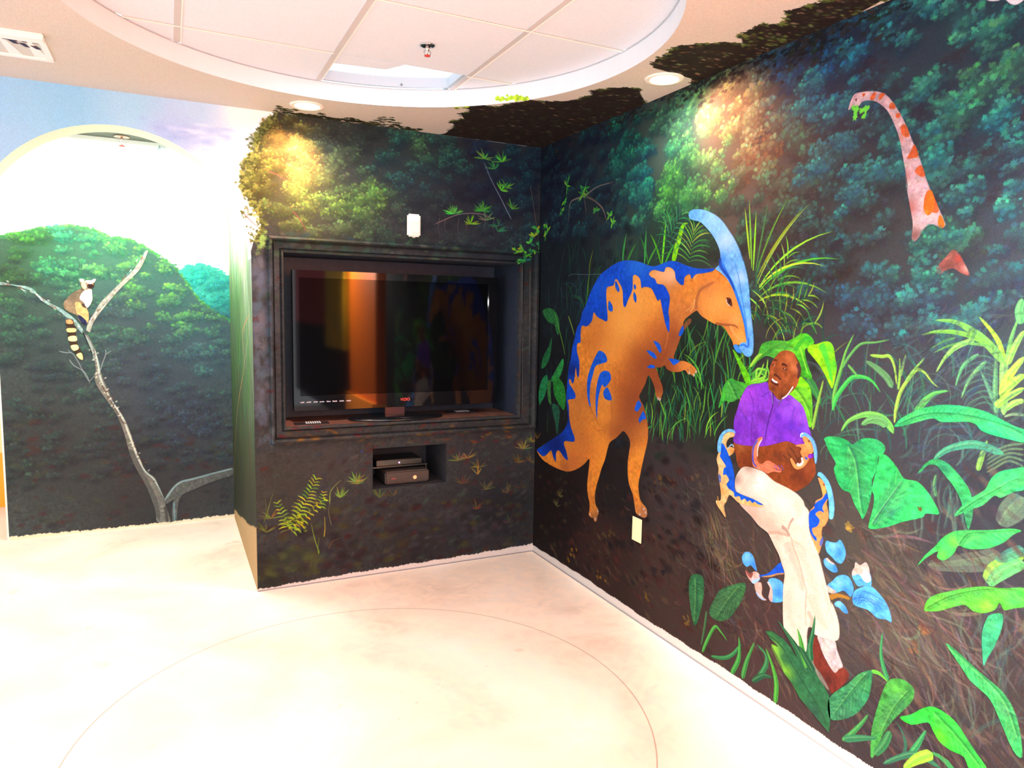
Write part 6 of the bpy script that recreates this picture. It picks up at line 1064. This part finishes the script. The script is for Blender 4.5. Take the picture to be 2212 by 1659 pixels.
# air diffuser at the left
vent = empty('air_vent', (-2.52, -.50, H), 'white ceiling air vent with slotted louvres, cut by the left edge', 'air vent')
vm_ = mat('vent_white', (.9, .9, .88), .4); vd = mat('vent_dark', (.04, .03, .07), .7); vg = mat('vent_grey', (.60, .62, .58), .5)
bm = B(); box(bm, -2.95, -2.375, -.655, -.60, H-.022, H, .003); box(bm, -2.95, -2.378, -.362, -.335, H-.008, H, .002); box(bm, -2.40, -2.378, -.60, -.36, H-.006, H); local(link('frame', bm, vm_), vent)
bm = B(); box(bm, -2.95, -2.40, -.60, -.36, H-.0015, H-.0005); local(link('backing', bm, vg), vent)
for k in range(6):
    x = -2.445-.083*k
    bm = B(); a = [bm.verts.new(p) for p in ((x, -.575, H-.004), (x+.012, -.575, H-.004), (x+.050, -.365, H-.003), (x+.005, -.365, H-.003))]
    c = [bm.verts.new(v.co+Vector((0, 0, .0025))) for v in a]; bm.faces.new(a); bm.faces.new(c[::-1])
    for i in range(4): bm.faces.new((a[i], a[(i+1) % 4], c[(i+1) % 4], c[i]))
    local(link('louvre', bm, vm_), vent)
for px_ in ((4, 80), (25, 84), (28, 90), (47, 87), (53, 98), (70, 90), (77, 103)):
    c = hit(px_, 2, H-.004); bm = B(); a = [bm.verts.new((c[0]+u*.011+v*.004, c[1]+v*.017, H-.0046)) for u, v in ((-1, -1), (.6, -1), (1, 1), (-.4, 1))]; d_ = [bm.verts.new(v.co+Vector((0, 0, .0016))) for v in a]; bm.faces.new(a); bm.faces.new(d_[::-1])
    for i in range(4): bm.faces.new((a[i], a[(i+1) % 4], d_[(i+1) % 4], d_[i]))
    local(link('slot', bm, vd), vent)

# ---- television recess
rec = mat('recess_black', lin((38, 46, 62)), .5, noise=.2, nscale=30)
RD = .34
bm = B()
for q in (((OX0, 0, OZ0), (OX0, RD, OZ0), (OX0, RD, OZ1), (OX0, 0, OZ1)), ((OX1, 0, OZ0), (OX1, RD, OZ0), (OX1, RD, OZ1), (OX1, 0, OZ1)), ((OX0, 0, OZ1), (OX1, 0, OZ1), (OX1, RD, OZ1), (OX0, RD, OZ1)), ((OX0, RD, OZ0), (OX1, RD, OZ0), (OX1, RD, OZ1), (OX0, RD, OZ1))):
    bm.faces.new([bm.verts.new(p) for p in q])
S(link('wall_recess', bm, rec))
bm = B(); bm.faces.new([bm.verts.new(p) for p in ((OX0, 0, OZ0), (OX1, 0, OZ0), (OX1, RD, OZ0), (OX0, RD, OZ0))]); uvplanar(bm, BW)
shelfm = mat('recess_shelf', lin((104, 70, 60)), .45, noise=.45, nscale=14); S(link('trim_6', bm, shelfm))
KD = .36
bm = B()
for q in (((KX0, 0, KZ0), (KX0, KD, KZ0), (KX0, KD, KZ1), (KX0, 0, KZ1)), ((KX1, 0, KZ0), (KX1, KD, KZ0), (KX1, KD, KZ1), (KX1, 0, KZ1)), ((KX0, 0, KZ1), (KX1, 0, KZ1), (KX1, KD, KZ1), (KX0, KD, KZ1)), ((KX0, KD, KZ0), (KX1, KD, KZ0), (KX1, KD, KZ1), (KX0, KD, KZ1)), ((KX0, 0, KZ0), (KX1, 0, KZ0), (KX1, KD, KZ0), (KX0, KD, KZ0))):
    bm.faces.new([bm.verts.new(p) for p in q])
S(link('wall_shelf_recess', bm, mat('cubby_dark', lin((48, 46, 52)), .6, noise=.2)))
# moulding round the opening: stepped profile, (distance outwards from the opening, projection)
prof = [(0, 0), (0, .024), (.009, .028), (.011, .003), (.016, .003), (.018, .013), (.044, .013), (.046, .002), (.051, .002), (.053, .026), (.060, .036), (.069, .028), (.072, 0)]
bm = B(); rings = []
for d_, pr in prof:
    k = (1.85, 1.12, 1.2)     # right, top, bottom margins relative to the left one
    rings.append([bm.verts.new(p) for p in ((OX0-d_, -pr, OZ0-d_*k[2]), (OX1+d_*k[0], -pr, OZ0-d_*k[2]), (OX1+d_*k[0], -pr, OZ1+d_*k[1]), (OX0-d_, -pr, OZ1+d_*k[1]))])
for a, c in zip(rings, rings[1:]):
    for i in range(4): bm.faces.new((a[i], a[(i+1) % 4], c[(i+1) % 4], c[i]))
uvplanar(bm, BW); fr_ = link('wall_moulding', bm, MBK)
tag(fr_, 'stepped moulding frame painted over with jungle colours around the television recess', 'moulding')

# television
tvb = mat('gloss_black', lin((22, 22, 26)), .18, .6); scr = mat('screen_glass', (.0018, .0018, .0026), .05, .5, ior=1.27)
bez = mat('bezel', (.004, .004, .006), .04, .5, ior=1.45)
tv = empty('television', (-.815, .19, OZ0), 'large black flat screen television on an oval stand inside the wall recess', 'television')
TX0, TX1, TZ0, TZ1, TY = -1.405, -.212, .925, 1.680, .12
SX0, SX1, SZ0, SZ1 = -1.372, -.268, 1.006, 1.640
bm = B(); loops_fill([[(TX0, TZ0), (TX1, TZ0), (TX1, TZ1), (TX0, TZ1)], [(SX0, SZ0), (SX1, SZ0), (SX1, SZ1), (SX0, SZ1)]], lambda u, v: (u, TY, v), bm)
r = bmesh.ops.extrude_face_region(bm, geom=bm.faces[:]); bmesh.ops.translate(bm, verts=[v for v in r['geom'] if isinstance(v, bmesh.types.BMVert)], vec=(0, .05, 0)); local(link('bezel', bm, bez), tv)
bm = B(); box(bm, SX0-.005, SX1+.005, TY+.010, TY+.03, SZ0-.005, SZ1+.005); local(link('screen', bm, scr), tv)
bm = B(); box(bm, TX0+.03, TX1-.03, TY+.045, TY+.10, TZ0+.05, TZ1-.05, .01); local(link('back_shell', bm, tvb), tv)
bm = B(); box(bm, -.90, -.785, TY+.012, TY+.055, OZ0+.015, TZ0+.05, .004); local(link('neck', bm, mat('stand_neck', lin((70, 40, 50)), .15, .6)), tv)
bm = B(); lathe(bm, [(.275, .001), (.275, .008), (.262, .014), (.05, .018)], -.84, .115, 56, OZ0, sx=1, sy=.47); local(link('stand', bm, tvb, smooth=True), tv)
bm = B()
for k in range(7): box(bm, -.905+.005*k*0+k*0, -.904, TY-.0015, TY-.0005, .95, .951)
bm.free()
def textobj(name, body, loc, size, m, parent, rot=(math.pi/2, 0, 0), depth=.0008):
    cu = bpy.data.curves.new(name, 'FONT'); cu.body = body; cu.size = size; cu.extrude = depth; cu.align_x = 'CENTER'; cu.align_y = 'CENTER'
    t = bpy.data.objects.new(name, cu); COL.objects.link(t); dg = bpy.context.evaluated_depsgraph_get()
    me = bpy.data.meshes.new_from_object(t.evaluated_get(dg)); bpy.data.objects.remove(t); bpy.data.curves.remove(cu)
    o = bpy.data.objects.new(name, me); COL.objects.link(o); me.materials.append(m); o.matrix_world = Matrix.Translation(loc) @ __import__('mathutils').Euler(rot).to_matrix().to_4x4()
    if parent:
        mw = o.matrix_world.copy(); o.parent = parent; o.matrix_parent_inverse = Matrix.Translation(-Vector(parent.location)); o.matrix_basis = mw
    return o
textobj('logo', 'VIZIO', (-.787, TY-.001, .966), .022, mat('logo_red', lin((236, 70, 60)), .4, emit=lin((236, 70, 60)), es=.5), tv)
# row of small white feature marks stuck along the bottom of the glass
stick = mat('white_marks', lin((200, 200, 214)), .5)
rs = random.Random(4); x = -1.372; bm = B()
while x < -1.095:
    w = rs.choice([.010, .022, .028, .018]); hh = .012 if w < .012 else .007
    for k in range(int(w/.0036)): box(bm, x+k*.0036, x+k*.0036+.0024, TY-.0014, TY-.0002, .972-hh/2, .972+hh/2-rs.random()*.003)
    x += w+.010
local(link('feature_marks', bm, stick), tv)
# registers on the recess shelf
sl = mat('vent_slats', lin((190, 200, 206)), .4)
for (xa, xb, ya, lab) in ((-1.355, -1.285, .045, 'slatted black desk vent on the recess shelf, left of the television stand'), (-.44, -.365, .20, 'slatted black desk vent on the recess shelf, right of the television stand')):
    g_ = empty('shelf_vent', (xa, ya, OZ0), lab, 'vent')
    bm = B(); box(bm, xa-.06, xb+.05, ya-.02, ya+.04, OZ0+.0005, OZ0+.006, .001); local(link('plate', bm, mat('vent_plate', lin((30, 30, 38)), .3)), g_)
    for k in range(7):
        bm = B(); x = xa+(xb-xa)*k/6; a = [bm.verts.new(p) for p in ((x-.003, ya-.015, OZ0+.0065), (x+.004, ya-.015, OZ0+.0065), (x+.008, ya+.04, OZ0+.0065), (x+.001, ya+.04, OZ0+.0065))]; c = [bm.verts.new(v.co+Vector((0, 0, .003))) for v in a]; bm.faces.new(a); bm.faces.new(c)
        for i in range(4): bm.faces.new((a[i], a[(i+1) % 4], c[(i+1) % 4], c[i]))
        local(link('slat', bm, sl), g_)
# component boxes in the lower cubby
gc = empty('game_console', (-.80, .10, KZ0), 'dark game console lying flat in the wall cubby, with a lit round power button', 'game console')
bm = B(); box(bm, -.925, -.665, .045, .28, KZ0+.004, KZ0+.075, .008)
for v in bm.verts:
    if v.co.y < .06: v.co.z += .006*math.cos((v.co.x+.8)*9)*(1 if v.co.z > KZ0+.05 else 0)
local(link('body', bm, mat('console_body', lin((62, 54, 52)), .4, noise=.1)), gc)
bm = B(); lathe(bm, [(.0001, 0), (.010, .001), (.011, -.002)], 0, 0, 20)
for v in bm.verts: v.co = Vector((-.751+v.co.x, .043-v.co.z, KZ0+.036+v.co.y))
local(link('power_button', bm, mat('button_glow', lin((255, 170, 120)), .4, emit=lin((255, 150, 100)), es=.8)), gc)
bm = B(); box(bm, -.890, -.862, .0425, .0452, KZ0+.034, KZ0+.042); local(link('disc_tray_mark', bm, mat('dull_red', lin((130, 60, 60)), .4)), gc)
for fx in (-.9, -.69):
    bm = B(); box(bm, fx-.015, fx+.015, .07, .10, KZ0+.0003, KZ0+.005); local(link('foot', bm, tvb), gc)
sb = empty('set_top_box', (-.80, .16, .585), 'thin black media box with a pink indicator light above the game console', 'media box')
bm = B(); box(bm, -.955, -.685, .12, .30, .586, .618, .003); local(link('body', bm, tvb), sb)
bm = B(); box(bm, -.950, -.69, .117, .1195, .609, .6105); local(link('edge_strip', bm, mat('strip_grey', lin((110, 108, 116)), .4)), sb)
bm = B(); bmesh.ops.create_uvsphere(bm, u_segments=12, v_segments=8, radius=.0045, matrix=Matrix.Translation((-.822, .118, .600))); local(link('indicator_light', bm, mat('pink_led', (1, .5, .8), .4, emit=(1, .25, .6), es=5)), sb)
bm = B(); box(bm, -.985, -.655, .11, .34, .577, .585); sh = link('cubby_shelf', bm, mat('smoked_shelf', lin((30, 30, 40)), .2, .6)); tag(sh, 'thin dark shelf board across the wall cubby under the media box', 'shelf')
for sx_ in (-.985, -.663):
    bm = B(); box(bm, sx_, sx_+.008, .12, .34, KZ0+.0003, .577); link('bracket', bm, tvb, sh)
# access panel left of the cubby
bm = B(); P0 = (-1.080, -1.012); box(bm, P0[0], P0[1], -.004, -.0002, .36, .745, .001); uvplanar(bm, BW); ap = link('access_panel', bm, MBK); tag(ap, 'narrow painted access panel with a fine seam left of the wall cubby', 'access panel')
bm = B(); bmesh.ops.create_uvsphere(bm, u_segments=8, v_segments=6, radius=.006, matrix=Matrix.Translation((-1.07, -.005, .705))); link('knob', bm, mat('blue_knob', lin((40, 50, 120)), .4), ap)

# white sensor above the television
se = empty('wall_sensor', (-.782, 0, 1.94), 'white motion sensor box on the jungle wall above the television', 'sensor')
pw = mat('white_plastic', lin((250, 240, 232)), .35)
bm = B(); box(bm, -.819, -.747, -.030, -.0005, 1.876, 1.997, .008); local(link('housing', bm, pw), se)
bm = B(); box(bm, -.810, -.756, -.0345, -.0295, 1.895, 1.955, .006)
local(link('lens', bm, mat('lens_white', lin((240, 226, 222)), .25)), se)
bm = B(); box(bm, -.790, -.775, -.020, -.010, 1.871, 1.878, .001); local(link('latch', bm, vg), se)
# blank plate on the right wall
bp_ = empty('wall_plate', (0, -1.073, .45), 'blank ivory wall plate below the painted dinosaur foot', 'wall plate')
iv = mat('ivory_plastic', lin((250, 226, 176)), .4)
bm = B(); box(bm, -.006, -.0032, -1.110, -1.036, .391, .507, .0012); local(link('plate', bm, iv), bp_)
for z in (.42, .478):
    bm = B(); bmesh.ops.create_uvsphere(bm, u_segments=10, v_segments=6, radius=.003, matrix=Matrix.Translation((-.0062, -1.073, z))); local(link('screw', bm, iv), bp_)

# ---- the hall behind the camera's right shoulder (the television mirrors it)
def refl(x):       # where a sight line mirrored by the screen meets the plane of the right wall
    yv = 2*(TY+.01)-CAMP[1]; t = (0-CAMP[0])/(x-CAMP[0]); return yv+(TY+.01-yv)*t
YO1, YO2 = refl(-.957), refl(-1.100)
orange = mat('orange_paint', lin((255, 120, 0)), .6); yellow = mat('yellow_paint', lin((236, 190, 20)), .6); redp = mat('red_paint', lin((190, 20, 0)), .6); dark = mat('hall_dark', (.01, .01, .012), .8)
print('hall columns y', RY, YO1, YO2, refl(-1.08), refl(-1.2), refl(-1.385))
oc = empty('hall_column', (.1, (YO1+YO2)/2, 0), 'orange painted square column behind the viewer, mirrored in the television screen', 'column')
bm = B(); box(bm, 0, .35, YO2, YO1, .46, H-.05); local(link('shaft', bm, orange), oc)
bm = B(); box(bm, -.05, .4, YO2-.05, YO1+.03, 0, .46); local(link('base', bm, mat('orange_base', lin((255, 150, 0)), .5)), oc)
bm = B(); box(bm, -.03, .4, YO2-.03, YO1+.03, H-.16, H-.001); local(link('capital', bm, mat('orange_cap', lin((255, 176, 20)), .5)), oc)
y1, y2 = refl(-1.130), refl(-1.232)
bm = B(); box(bm, 0, .1, y2, y1, .95, H-.001); S(link('trim_7', bm, yellow))
bm = B(); box(bm, .1, .15, -9.5, YO2-.2, 1.23, H-.001); S(link('wall_hall_far', bm, redp))
bm = B(); box(bm, .1, .15, -9.5, YO2-.2, 0, 1.23); S(link('wall_hall_dado', bm, dark))
bm = B(); box(bm, .35, .40, RY-.9, RY, 0, H); S(link('wall_hall_return', bm, dark))

# ================================================================== PAINTED FIGURES (raised paint layers)
L1, L2, L3 = .0010, .0018, .0026
def fig(cv, name, label, cat, px, group=None):
    c = np.mean([cv.uv(p) for p in px], axis=0); return empty(name, cv.world(c[0], c[1], 0), label, cat, group)
dn = fig(RW, 'painted_dinosaur', 'big orange and blue crested dinosaur painted on the right wall, bending over the man', 'painted dinosaur', dino_body)
cut(RW, MR, 'body', dino_body, L1, dn); cut(RW, MR, 'saddle_marking', dino_saddle, L2, dn); cut(RW, MR, 'crest', dino_crest, L3, dn); cut(RW, MR, 'beak', dino_jaw, L3, dn); cut(RW, MR, 'eye', eye, L2, dn)
ln = cut(RW, MR, 'painted_dinosaur', long_neck, L1); tag(ln, 'pink long-necked dinosaur with orange patches painted high among the treetops', 'painted dinosaur')
mn = fig(RW, 'person', 'painted smiling person in a purple shirt and cream trousers leaning back with crossed legs', 'person', trou)
cut(RW, MR, 'arms', arms, L1, mn); cut(RW, MR, 'head', head, L2, mn); cut(RW, MR, 'shirt', shirt, .0013, mn); cut(RW, MR, 'trousers', trou, .0016, mn); cut(RW, MR, 'sock', sock, L1, mn); cut(RW, MR, 'shoe', shoe, .0007, mn, th=.0005)
for k, lab, ps in (('a', 'painted baby dinosaur standing on the seated person\'s knee', (('body', 'a_body'), ('crest', 'a_crest'))), ('b', 'painted pink baby dinosaur curled in the person\'s lap, tail raised', (('body', 'b_body'),)),
                   ('c', 'painted baby dinosaur held at the person\'s hand, light blue crest at right', (('body', 'c_body'), ('crest', 'c_crest'))), ('d', 'painted baby dinosaur peeking from behind the cream trousers, blue crest upright', (('body', 'd_body'), ('crest', 'd_crest'))),
                   ('e', 'blue tail of a painted baby dinosaur behind the left trouser leg', (('tail', 'e_body'),))):
    if len(ps) == 1:
        o = cut(RW, MR, 'painted_baby_dinosaur', by[ps[0][1]], L3 if k != 'e' else .0008, th=.0006); tag(o, lab, 'painted dinosaur')
    else:
        t = fig(RW, 'painted_baby_dinosaur', lab, 'painted dinosaur', by[ps[0][1]])
        cut(RW, MR, ps[0][0], by[ps[0][1]], L3 if k != 'd' else .0008, t, th=.0006); cut(RW, MR, 'crest', by[ps[1][1]], L3+.0006 if k != 'd' else .0014, t, th=.0006)
el = ['painted blue half eggshell standing leftmost of the broken shells', 'painted pink inside of a broken eggshell under the leftmost blue shell', 'painted slim pink eggshell shard lying lowest left of the trousers', 'painted blue eggshell with a jagged pink rim touching the left trouser leg',
      'painted upright blue eggshell, highest on the right of the trousers', 'painted small blue eggshell chip below the highest right shell', 'painted blue and pink open eggshell with zigzag rim at far right', 'painted round blue eggshell beside the right trouser leg', 'painted biggest blue egg, lowest right, crossed by straw', 'painted tiny pale blue shell chip below the round eggshell']
for k in range(10):
    o = cut(RW, MR, 'painted_eggshell', egg[k], .0006+.0001*(k % 3), th=.0004); tag(o, el[k], 'painted eggshell', 'eggshells painted in the nest')
pn = [('bright', 'lime green broad-leaved plant painted directly behind the person\'s head', 'leaf'), ('long', 'long arching banana-like green leaf painted at the right edge, above the lens-level heart leaves', 'leaf'), ('heart', 'pair of large heart-shaped green leaves painted right of the person', 'leaf'),
      ('arch', 'narrow arching green leaf painted just right of the heart-shaped leaves', 'leaf'), ('side', 'pair of wavy green leaves painted at the right edge, level with the nest', 'leaf'), ('low', 'glossy yellow-green leaf with a drooping leaf below, painted low at the right edge', 'leaf'),
      ('blade', 'long teal sword-shaped leaf painted diagonally in the lower right corner', 'leaf'), ('front', 'bright curling green leaves painted at the bottom right, lowest of the big leaves', 'leaf'), ('foot', 'grey-green oval leaf painted beside the person\'s shoe', 'leaf'),
      ('spiky', 'dark spiky tuft of blades painted in front of the cream trousers', 'leaf'), ('left', 'dim olive leaves painted left of the broken eggshells', 'leaf')]
for k, lab, part_ in pn:
    if len(lf[k]) == 1:
        o = cut(RW, MR, 'painted_leaf', lf[k][0], .0022 if k in ('spiky', 'foot') else .0006, smooth=k != 'spiky', th=.0004); tag(o, lab.replace('banana-like ', '').replace(', above the lens-level heart leaves', ' above the heart leaves'), 'painted plant', 'foliage painted round the nest')
    else:
        t = fig(RW, 'painted_plant', lab, 'painted plant', lf[k][0], 'foliage painted round the nest')
        for i, q in enumerate(lf[k]): cut(RW, MR, part_, q, .0005+.00005*i, t, th=.0004)
tr = fig(NW, 'painted_tree', 'bare forked pale tree painted on the alcove wall in front of dark hills', 'painted tree', tree_parts['trunk'])
cut(NW, MN, 'trunk', tree_parts['trunk'], .0024, tr); cut(NW, MN, 'limb', tree_parts['limb_left'], .0024, tr); cut(NW, MN, 'limb', tree_parts['limb_right'], .0024, tr); cut(NW, MN, 'root', tree_parts['root_limb'], .0022, tr)
le = fig(NW, 'painted_lemur', 'ring-tailed lemur painted sitting in the fork of the bare tree', 'painted lemur', lemur)
cut(NW, MN, 'body', lemur, .0036, le); cut(NW, MN, 'tail', tail, .0034, le)
hl = cut(NW, MN, 'painted_hill', hill2, .0003, smooth=False, th=.0002); tag(hl, 'small teal rounded hill painted at the right end of the alcove wall', 'painted hill')
# bright treetops painted on the curved band of the tray
tt = B(); tm = mat('treetop_paint', lin((170, 214, 40)), .7, noise=.45, nscale=60)
def oncyl(px, off):
    d = ray(px); o = np.array(CAMP); ox, oy = o[0]-TC[0], o[1]-TC[1]; R = TR_-off
    a, b_, c = d[0]**2+d[1]**2, 2*(ox*d[0]+oy*d[1]), ox*ox+oy*oy-R*R
    t = (-b_+math.sqrt(b_*b_-4*a*c))/(2*a); return Vector(o+t*d)
rs = random.Random(2)
for k in range(46):
    x = rs.uniform(1070, 1142); y = 213-7*math.sin((x-1060)/85*math.pi)**.5*rs.random()+rs.uniform(0, 5)
    r0 = rs.uniform(2.5, 4.5); off = .001+.0002*k/10
    vs = [tt.verts.new(oncyl((x+r0*rs.uniform(.7, 1.1)*math.cos(a), y+r0*rs.uniform(.7, 1.1)*math.sin(a)), off)) for a in np.linspace(0, 6.283, 9)[:-1]]
    tt.faces.new(vs)
o = link('painted_treetop', tt, tm); tag(o, 'yellow-green treetop painted on the curved band of the ceiling tray', 'painted treetop')
sd = o.modifiers.new('paint_thickness', 'SOLIDIFY'); sd.thickness = .0005
